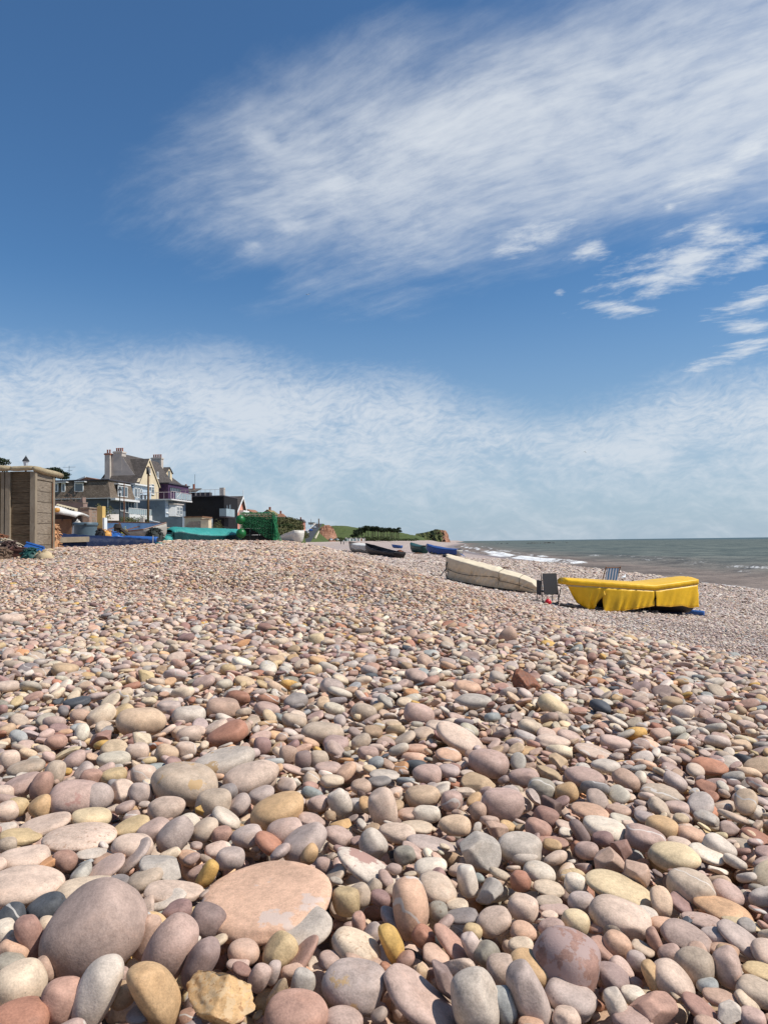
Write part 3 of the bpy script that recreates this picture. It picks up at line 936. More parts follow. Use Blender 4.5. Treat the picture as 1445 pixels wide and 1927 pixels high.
# ------------------------------------------------------------------ the rest of the shingle: one bed of countless stones
_pw = [('mv', 8), ('mp', 11), ('md', 3), ('mr', 4), ('rm', 3), ('rp', 9), ('rd', 3), ('pk', 13), ('cp', 15), ('cr', 13), ('wh', 6), ('gw', 11), ('gy', 7), ('gp', 12), ('gt', 9), ('gd', 3), ('gn', 2), ('gn2', 3), ('bl', 3), ('dk', 1.2), ('tn', 6), ('tp', 8), ('tc', 7), ('ot', 4), ('og', 1.2), ('op', 6), ('ob', 1.5), ('ye', 1.2), ('yt', 3), ('yc', 4), ('ro', 1), ('br', .7)]
_pc = np.array([PAL[a][0] for a, _ in _pw]) * np.array(WARM); _pp = np.array([b_ for _, b_ in _pw], float); _pp /= _pp.sum()

def colours(n, fade=0.0):
    c = _pc[RNG.choice(len(_pc), n, p=_pp)] * RNG.uniform(.86, 1.14, (n, 1)) * RNG.uniform(.97, 1.03, (n, 3))
    mean = (_pc * _pp[:, None]).sum(0)
    return c * (1 - fade) + mean * fade

def frames(n, tilt, nx=None, ny=None):
    """rotation matrices: random turn, disc normal leaning by about tilt"""
    a = RNG.uniform(0, 2 * PI, n)
    gx = RNG.normal(0, tilt, n) + (0 if nx is None else nx); gy = RNG.normal(0, tilt, n) + (0 if ny is None else ny)
    Nn = np.stack([gx, gy, np.ones(n)], 1); Nn /= np.linalg.norm(Nn, axis=1)[:, None]
    X = np.stack([np.cos(a), np.sin(a), np.zeros(n)], 1); X -= Nn * (X * Nn).sum(1)[:, None]; X /= np.linalg.norm(X, axis=1)[:, None]
    return np.stack([X, np.cross(Nn, X), Nn], 2)

def patchy(X, Y):
    """sorting of the stones: bands of coarser and finer shingle along the bank"""
    u = X - crest(Y)
    return np.clip(.6 * np.sin(u * .8 + .5 * np.sin(Y * .3)) * np.sin(Y * .17 + 1) + .4 * np.sin(X * .5 - Y * .23), -1, 1)
def shade(X, Y, C):
    """the steep seaward face keeps the browner, damper stones"""
    u = X - crest(Y); f = np.exp(-((u - 1.1) / 1.3) ** 2) * sstep(5, 7.5, Y) * (1 - sstep(16, 24, Y)) * (.6 + .4 * np.sin(Y * 1.3 + u * 2))
    f = np.clip(f, 0, 1)[:, None] * RNG.uniform(.2, 1, (len(C), 1))
    C = C * (1 - f * np.array([.30, .36, .42]))
    gr = sstep(2.5, 6, u)[:, None]                      # paler, greyer stones low on the beach
    return C * (1 - gr) + gr * (C * .78 + C.mean(1, keepdims=True) * .30)
BED = []            # (positions, frames, semi-axes, colours, level of detail)

def drop_bed(x0, x1, y0, y1, res, n, med, sig, smax, K, limit, first, tilt, stamp):
    """let stones fall one by one into the lowest of a few spots on a height map"""
    nx, ny = int((x1 - x0) / res), int((y1 - y0) / res)
    gx, gy = np.meshgrid(x0 + (np.arange(nx) + .5) * res, y0 + (np.arange(ny) + .5) * res, indexing='ij')
    G = ground(gx, gy); H = G + first
    for q in stamp:
        p, M, ax = q['p'], np.array(q['M']), np.array(q['ax'])
        A = M @ np.diag(ax ** 2) @ M.T                    # inverse of the ellipsoid form
        rx, ry = math.sqrt(A[0, 0]), math.sqrt(A[1, 1])
        i0, i1 = max(0, int((p.x - rx - x0) / res)), min(nx, int((p.x + rx - x0) / res) + 2)
        j0, j1 = max(0, int((p.y - ry - y0) / res)), min(ny, int((p.y + ry - y0) / res) + 2)
        if i0 >= i1 or j0 >= j1: continue
        dx, dy = gx[i0:i1, j0:j1] - p.x, gy[i0:i1, j0:j1] - p.y
        Q = np.linalg.inv(A); b_ = Q[0, 2] * dx + Q[1, 2] * dy; c = Q[0, 0] * dx * dx + 2 * Q[0, 1] * dx * dy + Q[1, 1] * dy * dy - 1
        dsc = b_ * b_ - Q[2, 2] * c
        z = np.where(dsc > 0, (-b_ + np.sqrt(np.maximum(dsc, 0))) / Q[2, 2] + p.z, -9)
        H[i0:i1, j0:j1] = np.maximum(H[i0:i1, j0:j1], z)
    sz = np.minimum(med * np.exp(RNG.normal(0, sig, n)), smax)
    order = np.argsort(-(sz * np.exp(RNG.normal(0, .35, n)))); sz = sz[order]
    el = RNG.uniform(.52, .95, n); fl = RNG.uniform(.22, .50 if y0 < 4 else .44, n)
    out_p, out_a, out_n = [], [], []
    u = RNG.random((n, K, 2)); tiltv = RNG.normal(0, tilt, (n, 2))
    cache = {}
    for i in range(n):
        a = sz[i]; r_ = a * (1 + el[i]) / 2; c = a * fl[i]
        rc = max(1, int(round(r_ / res)))
        if rc not in cache:
            g_ = np.arange(-rc, rc + 1); ga, gb = np.meshgrid(g_, g_, indexing='ij'); q = (ga * ga + gb * gb) / (rc + .35) ** 2
            cache[rc] = (np.sqrt(np.maximum(1 - q, 0)), q < 1, ga, gb)
        dome, msk, ga, gb = cache[rc]
        best = None
        for kx in range(K):
            yy = y0 + u[i, kx, 0] * (y1 - y0); hw = .53 * yy + .18
            xx = max(x0, -hw) + u[i, kx, 1] * (min(x1, hw) - max(x0, -hw))
            ii, jj = int((xx - x0) / res), int((yy - y0) / res)
            if ii - rc < 0 or jj - rc < 0 or ii + rc >= nx or jj + rc >= ny: continue
            h = H[ii - rc:ii + rc + 1, jj - rc:jj + rc + 1]
            z = (h + c * dome)[msk].max()
            over = z - G[ii, jj]
            sc = over - .3 * c
            if best is None or sc < best[0]: best = (sc, z, xx, yy, ii, jj, over, h)
        if best is None or best[6] > limit + c * .55: continue
        _, z, xx, yy, ii, jj, _, h = best
        nrm = max(1, rc) * res
        gxs = (h[rc + 1:, :].mean() - h[:rc, :].mean()) / nrm; gys = (h[:, rc + 1:].mean() - h[:, :rc].mean()) / nrm
        ln = math.hypot(gxs, gys); f_ = .75 * min(1, .55 / max(ln, 1e-6))
        out_n.append((-gxs * f_ + tiltv[i, 0], -gys * f_ + tiltv[i, 1]))
        z -= .12 * c
        out_p.append((xx, yy, z)); out_a.append((a, a * el[i], c))
        H[ii - rc:ii + rc + 1, jj - rc:jj + rc + 1] = np.where(msk, np.maximum(h, z + c * dome), h)
    P_ = np.array(out_p); A_ = np.array(out_a); N_ = np.array(out_n)
    return P_, frames(len(P_), .02, N_[:, 0], N_[:, 1]), A_

def underlay(y0, y1, n, med, dz):
    Y = np.sqrt(RNG.uniform(y0 ** 2, y1 ** 2, n)); X = RNG.uniform(-1, 1, n) * (.53 * Y + .2)
    a = med * np.exp(RNG.normal(0, .35, n)); z = ground(X, Y) + dz + RNG.uniform(-.01, .008, n)
    BED.append((np.stack([X, Y, z], 1), frames(n, .25), np.stack([a, a * RNG.uniform(.6, .95, n), a * RNG.uniform(.4, .7, n)], 1), colours(n), 2))
underlay(.5, 2.6, 9000, .0155, -.05)
underlay(2.6, 5.0, 9000, .022, -.05)
p_, f_, a_ = drop_bed(-1.7, 1.8, .55, 2.3, .006, 16000, .0185, .42, .034, 3, .022, -.045, .15, heroes)
BED.append((p_, f_, a_, colours(len(p_)), 3)); print('bed1', len(p_))
p_, f_, a_ = drop_bed(-3.0, 3.2, 2.3, 4.8, .01, 19000, .0215, .42, .046, 3, .024, -.045, .16, heroes)
BED.append((p_, f_, a_, colours(len(p_)), 2)); print('bed2', len(p_))
p_, f_, a_ = drop_bed(-5.9, 6.2, 4.8, 10.5, .016, 76000, .0158, .50, .060, 2, .026, -.04, .22, [q for q in heroes if q['Y'] > 4.5])
BED.append((p_, f_, a_, shade(p_[:, 0], p_[:, 1], colours(len(p_))), 1)); print('bed3', len(p_))

def scatter(y0, y1, dens, med, sig, lod, tilt, fade=0.0, flat=(.22, .46), left=.53, xmin=-1e9):
    area = (y1 ** 2 - y0 ** 2) * left
    n = int(area * dens)
    Y = np.sqrt(RNG.uniform(y0 ** 2, y1 ** 2, n)); X = RNG.uniform(-left, left + .01, n) * Y
    kp = (X < shore(Y) - 1.0) & ((Y < 62) | (crest(Y) - X < 10)) & (X > crest(Y) - 26) & (X > xmin)
    X, Y = X[kp], Y[kp]; n = len(X)
    a = np.minimum(med * np.exp(RNG.normal(0, sig, n)), med * 2.6); a = a * (1 + .22 * patchy(X, Y))
    # finer shingle low on the beach
    lowf = sstep(2, 7, X - crest(Y)); a = a * (1 - .05 * lowf)
    el = RNG.uniform(.6, .95, n); fl = RNG.uniform(*flat, n)
    z = ground(X, Y) + RNG.uniform(-.35, .55, n) * a
    e_ = .05
    sx = (ground(X + e_, Y) - ground(X - e_, Y)) / (2 * e_); sy = (ground(X, Y + e_) - ground(X, Y - e_)) / (2 * e_)
    BED.append((np.stack([X, Y, z], 1), frames(n, tilt, -sx, -sy), np.stack([a, a * el, a * fl], 1), shade(X, Y, colours(n, fade)), lod))
    print('scatter', y0, y1, n)

scatter(10.3, 18, 560, .0180, .48, 1, .28)
scatter(18, 32, 250, .029, .40, 0, .28, .05)
scatter(32, 60, 85, .050, .36, 0, .26, .12)
scatter(60, 110, 14, .115, .3, 0, .2, .22)

def lod_mesh(level, seed):
    if level == 0:                       # a faceted dome, 17 points, for stones a few pixels wide
        V = [(0, 0, 1)]
        for r_, z, o_ in ((.72, .70, 0), (1.0, .05, .39)):
            V += [(r_ * math.cos(o_ + 2 * PI * i / 8), r_ * math.sin(o_ + 2 * PI * i / 8), z) for i in range(8)]
        F_ = [(0, 1 + i, 1 + (i + 1) % 8) for i in range(8)]
        for i in range(8):
            a, b_, c, d = 1 + i, 1 + (i + 1) % 8, 9 + i, 9 + (i + 1) % 8
            F_ += [(a, c, b_), (b_, c, d)]
        return np.array(V), np.array(F_)
    kind = '-' if seed % 9 else 'a'
    return stone_verts(level + (0 if level == 3 else 1), 900 + seed, kind)

def bed_mesh():
    vs, fs, cs = [], [], []; base = 0
    for P_, Fr, A_, C_, lod in BED:
        nv = 1 if lod == 0 else 18
        which = RNG.integers(0, nv, len(P_))
        al = RNG.random(len(P_))
        for v in range(nv):
            sel = which == v
            if not sel.any(): continue
            V, Fc = lod_mesh(lod, v)
            L = V[None] * A_[sel][:, None, :]
            Wd = np.einsum('nij,nvj->nvi', Fr[sel], L) + P_[sel][:, None, :]
            n = len(Wd)
            vs.append(Wd.reshape(-1, 3).astype(np.float32))
            fs.append((Fc[None] + (base + np.arange(n) * len(V))[:, None, None]).reshape(-1, 3).astype(np.int32))
            c4 = np.concatenate([C_[sel], al[sel][:, None]], 1).astype(np.float32)
            cs.append(np.repeat(c4, len(V), 0))
            base += n * len(V)
    vs, fs, cs = np.concatenate(vs), np.concatenate(fs), np.concatenate(cs)
    me = bpy.data.meshes.new('shingle')
    me.vertices.add(len(vs)); me.vertices.foreach_set('co', vs.ravel())
    me.loops.add(fs.size); me.loops.foreach_set('vertex_index', fs.ravel())
    me.polygons.add(len(fs)); me.polygons.foreach_set('loop_start', np.arange(0, fs.size, 3, dtype=np.int32))
    try: me.polygons.foreach_set('loop_total', np.full(len(fs), 3, np.int32))
    except Exception: pass
    me.polygons.foreach_set('use_smooth', np.ones(len(fs), bool))
    ca = me.color_attributes.new('stone', 'FLOAT_COLOR', 'POINT'); ca.data.foreach_set('color', cs.ravel())
    me.update(calc_edges=True); me.materials.append(M_SHINGLE)
    o = bpy.data.objects.new('shingle', me); COL.objects.link(o)
    print('shingle faces', len(fs))
    return tag(o, 'small pink, cream and grey pebbles covering the whole beach', 'shingle', kind='stuff')
bed_mesh()

# ------------------------------------------------------------------ ground sheet, sea
def axis(a):
    a = sorted(set(a)); return np.array(a)
gxs = np.concatenate([-np.geomspace(2500, 60, 26), np.arange(-58, 60, 1.0), np.geomspace(60, 2500, 26)])
gys = np.concatenate([np.array([-60, -40, -25, -15, -8]), np.arange(-5, 70, .8), np.geomspace(70, 9000, 90)])
gxs = np.unique(np.round(gxs, 3)); gys = np.unique(np.round(gys, 3))
GX, GY = np.meshgrid(gxs, gys, indexing='ij')
GZ = ground(GX, GY) - .02 - .06 * (1 - sstep(9, 12, GY))
nI, nJ = GX.shape
vv = np.stack([GX, GY, GZ], 2).reshape(-1, 3)
ff = [(i * nJ + j, (i + 1) * nJ + j, (i + 1) * nJ + j + 1, i * nJ + j + 1) for i in range(nI - 1) for j in range(nJ - 1)]
mt, k, b = mat_new('beach_ground')
co = k.coord('Object')
cell = k.voro(co, 11, 'Color'); vd = k.voro(co, 11, 'Distance')
sepc = k.new('ShaderNodeSeparateColor'); k.put(sepc.inputs[0], cell)
c = k.mix(sepc.outputs[0], (.40, .315, .285), (.52, .44, .38))
c = k.mix(k.ramp(sepc.outputs[1], .7, 1, 0, .8), c, (.33, .25, .24))
c = k.mix(k.ramp(k.noise(co, .09, 5, .6), .4, .65, 0, .5), c, k.vm('MULTIPLY', c, (1.05, .93, .86)))
c = k.mix(k.ramp(vd, .35, .75, 0, .6), c, k.vm('MULTIPLY', c, (.5, .47, .45)))
wet = k.attr('wet').outputs['Fac']; green = k.attr('green').outputs['Fac']; sand = k.attr('sand').outputs['Fac']
c = k.mix(k.m('MULTIPLY', sand, .8), c, k.mix(k.noise(k.map(co, scale=(.03, .008, 1)), 2, 5), (.36, .27, .22), (.47, .385, .33)))
c = k.mix(wet, c, k.vm('MULTIPLY', c, (.52, .46, .43)))
g2 = k.mix(k.noise(co, .6, 6, .65), (.07, .085, .03), (.16, .15, .06))
c = k.mix(green, c, g2)
k.put(b.inputs['Base Color'], c)
k.put(b.inputs['Roughness'], k.m('SUBTRACT', .8, k.m('MULTIPLY', wet, .45)))
b.inputs['Specular IOR Level'].default_value = .3
bump(k, b, k.m('SUBTRACT', 1, vd), .8, .05)
g = mesh_obj('beach_ground', vv, ff, mt, smooth=True); tag(g, kind='structure')
def pt_attr(o, name, val):
    a = o.data.attributes.new(name, 'FLOAT', 'POINT'); a.data.foreach_set('value', np.asarray(val, np.float32).ravel())
pt_attr(g, 'wet', sstep(.55, .12, GZ) if False else 1 - sstep(.10, .45, GZ))
pt_attr(g, 'green', sstep(11, 15, crest(GY) - GX) * sstep(62, 80, GY))
pt_attr(g, 'sand', sstep(150, 320, GY))
# ------------------------------------------------------------------ the sea: long swell, chop, breakers along the shore
def fbm2(x, y, seed, octv=4):
    g = np.random.default_rng(seed); o = 0; amp = 1; fr = 1.0
    for _ in range(octv):
        for _ in range(5):
            a = g.uniform(0, 6.28); o = o + amp / 5 * np.sin((x * np.cos(a) + y * np.sin(a)) * fr + g.uniform(0, 6.28))
        amp *= .55; fr *= 1.9
    return o
sy = np.unique(np.concatenate([np.arange(-30, 20, 3), np.arange(20, 220, .8), np.geomspace(220, 1300, 240), np.geomspace(1300, 30000, 60)]))
so_ = np.unique(np.concatenate([np.arange(-5, 40, .45), np.geomspace(40, 400, 90), np.geomspace(400, 30000, 50)]))   # distance out from the shore
SYY, SO = np.meshgrid(sy, so_, indexing='ij')
wob = 1.6 * fbm2(SYY * .07, SYY * 0, 5) * (SYY < 500)
SXX = shore(SYY) + SO + wob * np.exp(-np.maximum(SO, 0) / 60)
damp = sstep(-3, 8, SO) * np.exp(-SYY / 900) * np.exp(-np.maximum(SO - 30, 0) / 700)
Zs = .16 * damp * fbm2(SXX * .25, SYY * .12, 8) + .10 * damp * fbm2(SXX * .8, SYY * .4, 9)
foam = np.zeros_like(Zs); mud = np.zeros_like(Zs)
n1 = fbm2(SXX * .10, SYY * .085, 21, 5); n2 = fbm2(SXX * .5, SYY * .45, 22, 5)
# lines of breakers: (offset from the shore, height, strength, where along the shore)
for off, hgt, st, ya, yb in ((3.6, .40, 1.0, 96, 230), (8.5, .28, .55, 118, 240), (20, .35, .42, 100, 165), (9, .22, .45, 55, 84), (13, .3, .40, 62, 112), (17, .3, .36, 72, 128), (14, .30, .5, 210, 420), (6, .5, .8, 240, 700)):
    dline = SO - off - 2.2 * fbm2(SYY * .045, SYY * 0 + off, int(off * 10), 3)
    gate = sstep(ya, ya + 12, SYY) * (1 - sstep(yb - 14, yb, SYY))
    Zs += hgt * gate * np.exp(-(dline / 1.1) ** 2)
    wd = (1.0 + 2.8 * sstep(96, 120, SYY) * (1 - sstep(140, 230, SYY))) if off == 3.6 else .9
    foam = np.maximum(foam, gate * st * np.exp(-((dline + .8) / wd) ** 2) * np.clip(.75 + .55 * n2, 0, 1.3))
foam = np.maximum(foam, .95 * np.exp(-((SO - .1 - .8 * n1) / .8) ** 2) * np.clip(.45 + .9 * n1, 0, 1) * (SYY < 260))
foam = np.maximum(foam, .55 * np.exp(-((SO - 3.6 - 1.5 * n1) / 1.0) ** 2) * np.clip(.1 + 1.0 * n2 + .5 * n1, 0, 1) * (SYY < 90))
mud = np.clip(np.exp(-np.maximum(SO - 6, 0) / 12) + .25 * n1 * np.exp(-SO / 30), 0, 1)
Zs[:] += .0
nI, nJ = SXX.shape
vv = np.stack([SXX, SYY, Zs + .0], 2).reshape(-1, 3)
ff = [(i * nJ + j, (i + 1) * nJ + j, (i + 1) * nJ + j + 1, i * nJ + j + 1) for i in range(nI - 1) for j in range(nJ - 1)]
mt, k, b = mat_new('sea_water')
co = k.coord('Object'); fo = k.attr('foam').outputs['Fac']; mu = k.attr('mud').outputs['Fac']; fr = k.attr('far').outputs['Fac']
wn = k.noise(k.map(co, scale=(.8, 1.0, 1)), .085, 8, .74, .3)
c = k.mix(k.ramp(wn, .36, .64), (.045, .065, .058), (.15, .165, .135))  # light and dark of the waves put into the colour; bump averages out
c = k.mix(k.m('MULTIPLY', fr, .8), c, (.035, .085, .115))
c = k.mix(k.m('MULTIPLY', mu, .85), c, k.mix(k.ramp(wn, .36, .64), (.14, .095, .07), (.28, .205, .16)))
fn = k.noise(k.map(co, scale=(1, .7, 1)), 2.6, 7, .68, .5)
fm = k.ramp(k.m('ADD', fo, k.m('MULTIPLY', k.m('SUBTRACT', fn, .5), 1.5)), .36, .62)
caps = k.noise(k.map(co, scale=(.7, 1, 1)), .16, 9, .74)
cp_ = k.ramp(caps, .685, .71)
fm = k.m('MAXIMUM', fm, k.m('MULTIPLY', cp_, k.ramp(fr, .0, .15, 0, .7)))
c = k.mix(fm, c, (.78, .77, .74))
w1 = k.noise(k.map(co, scale=(1, .55, 1)), 1.1, 6, .62); w2 = k.noise(k.map(co, scale=(.2, .06, 1)), 1.6, 5, .6)
bp = k.new('ShaderNodeBump'); bp.inputs['Strength'].default_value = .9; bp.inputs['Distance'].default_value = .55
k.put(bp.inputs['Height'], k.m('ADD', k.m('MULTIPLY', w1, .5), w2))
df = k.new('ShaderNodeBsdfDiffuse'); gl = k.new('ShaderNodeBsdfGlossy'); ms = k.new('ShaderNodeMixShader'); fz = k.new('ShaderNodeFresnel'); fz.inputs['IOR'].default_value = 1.33
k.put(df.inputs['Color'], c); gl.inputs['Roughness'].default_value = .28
for nd in (df, gl, fz): k.l.new(bp.outputs[0], nd.inputs['Normal'])
k.put(ms.inputs[0], k.m('MULTIPLY', k.m('MINIMUM', fz.outputs[0], .13), k.m('SUBTRACT', 1.0, fm)))      # a rough sea never mirrors fully at a glance
k.l.new(df.outputs[0], ms.inputs[1]); k.l.new(gl.outputs[0], ms.inputs[2])
k.l.new(ms.outputs[0], k.n['Material Output'].inputs['Surface'])
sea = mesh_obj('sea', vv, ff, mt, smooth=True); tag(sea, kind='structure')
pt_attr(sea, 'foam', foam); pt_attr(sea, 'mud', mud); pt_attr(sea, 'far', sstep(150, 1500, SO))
# ------------------------------------------------------------------ materials of the built things
def weathered(name, a, b_, grain=(1, 1, 14), stain=None, rough=.85, sc=2.0):
    mt, k, b = mat_new(name)
    co = k.coord('Object')
    g_ = k.noise(k.map(co, scale=grain), 6 * sc, 7, .65, .6); l_ = k.noise(co, 1.1 * sc, 5, .65)
    kn = k.voro(k.map(co, scale=tuple(1 + .2 * (q - 1) for q in grain)), 1.7 * sc)
    c = k.mix(k.ramp(g_, .3, .7), a, b_)
    isl = k.new('ShaderNodeNewGeometry').outputs['Random Per Island']
    c = k.vm('SCALE', c, k.m('ADD', .78, k.m('MULTIPLY', isl, .4)))
    c = k.mix(k.ramp(l_, .35, .7, 0, .75), c, k.vm('MULTIPLY', c, (.62, .56, .5)))
    c = k.mix(k.ramp(kn, .13, .03, 0, .9), c, (.05, .035, .025))
    if stain: c = k.mix(k.ramp(k.noise(co, 2.2 * sc, 6, .7), .58, .72, 0, .7), c, stain)
    k.put(b.inputs['Base Color'], c); b.inputs['Roughness'].default_value = rough; b.inputs['Specular IOR Level'].default_value = .25
    bump(k, b, g_, .5, .01)
    return mt

def courses(name, a, b_, mortar, w_=.22, h_=.075, gap=.012, rough=.85, vert=True, off=.5):
    """brick, slate or tile pattern on upright or sloping faces"""
    mt, k, b = mat_new(name)
    co = k.coord('Object'); sp = k.new('ShaderNodeSeparateXYZ'); k.put(sp.inputs[0], co)
    cb = k.new('ShaderNodeCombineXYZ')
    k.put(cb.inputs[0], k.m('ADD', sp.outputs[0], sp.outputs[1])); k.put(cb.inputs[1], sp.outputs[2])
    br = k.new('ShaderNodeTexBrick', offset=off); k.put(br.inputs['Vector'], cb.outputs[0])
    br.inputs['Color1'].default_value = (*a, 1); br.inputs['Color2'].default_value = (*b_, 1); br.inputs['Mortar'].default_value = (*mortar, 1)
    br.inputs['Scale'].default_value = 1; br.inputs['Brick Width'].default_value = w_; br.inputs['Row Height'].default_value = h_
    br.inputs['Mortar Size'].default_value = gap; br.inputs['Bias'].default_value = 0
    c = k.mix(k.ramp(k.noise(co, 1.3, 6, .65), .35, .7, 0, .55), br.outputs[0], k.vm('MULTIPLY', br.outputs[0], (.55, .52, .5)))
    k.put(b.inputs['Base Color'], c); b.inputs['Roughness'].default_value = rough; b.inputs['Specular IOR Level'].default_value = .25
    bump(k, b, br.outputs['Fac'], -.5, .02)
    return mt

def glass_mat(name, col=(.05, .065, .075)):
    mt, k, b = mat_new(name)
    c = k.mix(k.noise(k.coord('Object'), .6, 3), col, tuple(x * 2.2 for x in col))
    k.put(b.inputs['Base Color'], c); b.inputs['Roughness'].default_value = .06; b.inputs['Specular IOR Level'].default_value = .8
    return mt

def leaf_mat(name, a, b_, c_=None):
    mt, k, b = mat_new(name)
    n = k.noise(k.coord('Object'), 1.7, 3); g_ = k.new('ShaderNodeNewGeometry').outputs['Random Per Island']
    c = k.mix(g_, a, b_); c = k.mix(k.ramp(n, .4, .65, 0, .6), c, c_ or b_)
    k.put(b.inputs['Base Color'], c); b.inputs['Roughness'].default_value = .7; b.inputs['Specular IOR Level'].default_value = .2
    return mt

WOOD_H = weathered('weathered_shaded_plank', (.085, .055, .032), (.235, .165, .095), (1.0, 1.0, 13), sc=.8)  # browner boards, with the front wall's shade put into their colour
WOOD_L = weathered('sunlit_tone_plank', (.15, .115, .085), (.36, .295, .22), (1.0, 1.0, 13), sc=.8)  # greyer boards, with the sunlit side's brightness put into their colour
WOOD_V = weathered('bleached_post', (.27, .215, .15), (.37, .30, .215), (14, 14, 1), sc=.8)
LOG = weathered('bare_log', (.30, .235, .145), (.42, .34, .21), (2, 2, 6), sc=1)
WOOD_D = weathered('tarred_timber', (.025, .02, .018), (.06, .048, .04), (6, 6, 2))
WOOD_B = weathered('brown_door_wood', (.20, .105, .06), (.29, .16, .095), (2, 2, 9))
BRICK = courses('old_red_brick', (.27, .145, .095), (.36, .215, .14), (.33, .27, .21))
STONEW = courses('rubble_wall_stone', (.23, .15, .105), (.34, .245, .175), (.30, .25, .2), .34, .16, .02)
SLATE = courses('roof_slate', (.075, .064, .057), (.12, .10, .088), (.035, .03, .027), .32, .2, .012)
SHAKE = courses('hung_tile', (.15, .115, .083), (.25, .195, .145), (.055, .04, .03), .22, .16, .014)
CLAYT = courses('clay_roof_tile', (.30, .14, .085), (.37, .19, .12), (.16, .08, .05), .25, .2, .015)
YROOF = courses('lichened_roof_tile', (.26, .195, .09), (.34, .26, .13), (.14, .1, .05), .3, .25, .015)
CREAM = paint('cream_render', (.66, .54, .36), .85, .10, .8, (.50, .40, .26))
GREYR = paint('grey_render', (.52, .455, .39), .9, .12, .6, (.40, .35, .30))
DARKR = paint('dark_slate_paint', (.085, .095, .105), .8, .15, .8)
BLUER = paint('blue_grey_render', (.17, .205, .235), .85, .15, .7, (.10, .12, .14))
PALEB = paint('pale_blue_render', (.36, .42, .47), .8, .1)
PURP = paint('purple_render', (.065, .03, .075), .8, .15)
DGREY = paint('dark_grey_cladding', (.055, .05, .058), .7, .15)
BLACKC = weathered('black_stained_boarding', (.008, .008, .0095), (.016, .016, .018), (16, 16, 1), sc=.4)
PINK = paint('salmon_pink_render', (.62, .27, .19), .85, .1)
WHITE = paint('white_gloss_paint', (.74, .73, .69), .45, .08, 2, (.55, .5, .42))
WHITEM = paint('white_render', (.66, .65, .62), .85, .1, 1, (.5, .47, .42))
RED_C = paint('clay_chimney_pot', (.30, .10, .06), .8, .2)
GLASS = glass_mat('window_glass')
GLASSB = glass_mat('balcony_glass', (.16, .20, .21))
IRON = paint('black_iron', (.015, .016, .017), .5, .2, 8)
LAMPG = paint('lamp_glass', (.55, .57, .58), .2, .1)
POLEW = weathered('pole_wood', (.11, .065, .035), (.20, .125, .07), (8, 8, 1))
YPAINT = paint('yellow_ochre_paint', (.62, .40, .13), .8, .12, 1.5)
BARK = weathered('bark', (.05, .038, .03), (.12, .09, .07), (6, 6, 1.2))
PINEL = leaf_mat('pine_needles', (.012, .022, .010), (.030, .042, .018), (.040, .052, .022))
LEAFD = leaf_mat('dark_leaves', (.03, .046, .017), (.085, .105, .036))
LEAFO = leaf_mat('olive_leaves', (.075, .085, .028), (.16, .15, .06), (.10, .075, .04))
LEAFB = leaf_mat('bare_twigs', (.14, .085, .06), (.21, .14, .10))
GRASSM = leaf_mat('rough_grass', (.10, .115, .035), (.19, .17, .07))
FLOWER = leaf_mat('purple_flowers', (.34, .05, .42), (.46, .10, .5))

def tarp(name, col, rough=.45, fold=.5, dirt=None, spec=.4, var=.16):
    mt, k, b = mat_new(name)
    co = k.coord('Object')
    n = k.noise(co, 1.6, 5, .6)
    c = k.mix(k.ramp(n, .3, .7), tuple(x * (1 - var) for x in col), tuple(x * (1 + var * .5) for x in col))
    if dirt: c = k.mix(k.ramp(k.noise(co, 3.2, 7, .7, .4), .52, .74, 0, .6), c, dirt)
    k.put(b.inputs['Base Color'], c); b.inputs['Roughness'].default_value = rough; b.inputs['Specular IOR Level'].default_value = spec
    w1 = k.noise(k.map(co, scale=(1, 1, .5)), 3.2, 5, .6, .8); w2 = k.noise(co, 11, 5, .65, .6)
    bump(k, b, k.m('ADD', w1, k.m('MULTIPLY', w2, .3)), fold, .10)
    return mt
T_YEL = tarp('yellow_pvc_cover', (.80, .455, .012), .42, .11, (.62, .36, .02))
T_CRM = tarp('cream_canvas', (.69, .58, .42), .85, .28, (.42, .34, .23), .2)
T_NVY = tarp('navy_tarpaulin', (.007, .014, .045), .55, .5, spec=.2)
T_BLU = tarp('bright_blue_plastic', (.035, .12, .36), .35, .3)
T_TUR = tarp('turquoise_tarpaulin', (.03, .26, .225), .5, .45, (.10, .34, .30))
T_DGR = tarp('dark_green_tarpaulin', (.012, .065, .055), .5, .5)
T_RBL = tarp('royal_blue_tarpaulin', (.022, .07, .24), .5, .6)
T_BEI = tarp('beige_canvas', (.40, .33, .24), .9, .5, (.25, .2, .14), .2)
T_WHT = tarp('dirty_white_canvas', (.66, .63, .57), .7, .4, (.45, .41, .35))
HULL_G = paint('grey_hull_paint', (.40, .37, .32), .55, .12, 2, (.28, .24, .19))
HULL_W = paint('white_hull_paint', (.70, .66, .58), .5, .1, 2, (.5, .42, .32))
HULL_K = paint('black_hull_paint', (.022, .018, .017), .6, .2, 2, (.05, .035, .03))
HULL_IN = paint('light_blue_inside', (.30, .43, .58), .6, .12, 2, (.45, .43, .40))
RAILW = paint('varnished_rail', (.20, .085, .045), .5, .2)
PLAST_K = paint('black_plastic', (.02, .02, .022), .5, .15)
MESHK = paint('charcoal_mesh_fabric', (.045, .042, .043), .8, .1, 30)
RED_B = paint('red_plastic_buoy', (.52, .012, .02), .35, .08)
GRN_B = paint('green_plastic_buoy', (.010, .12, .03), .4, .12)
ORG_B = paint('orange_plastic', (.62, .30, .06), .45, .15)
ROPEK = paint('black_rope', (.02, .02, .022), .9, .2, 30)
ROPET = paint('tan_rope', (.36, .26, .16), .9, .2, 30)
NETG = paint('green_netting', (.02, .20, .075), .7, .3, 6)
NETK = paint('dark_netting', (.03, .035, .03), .8, .3, 9)
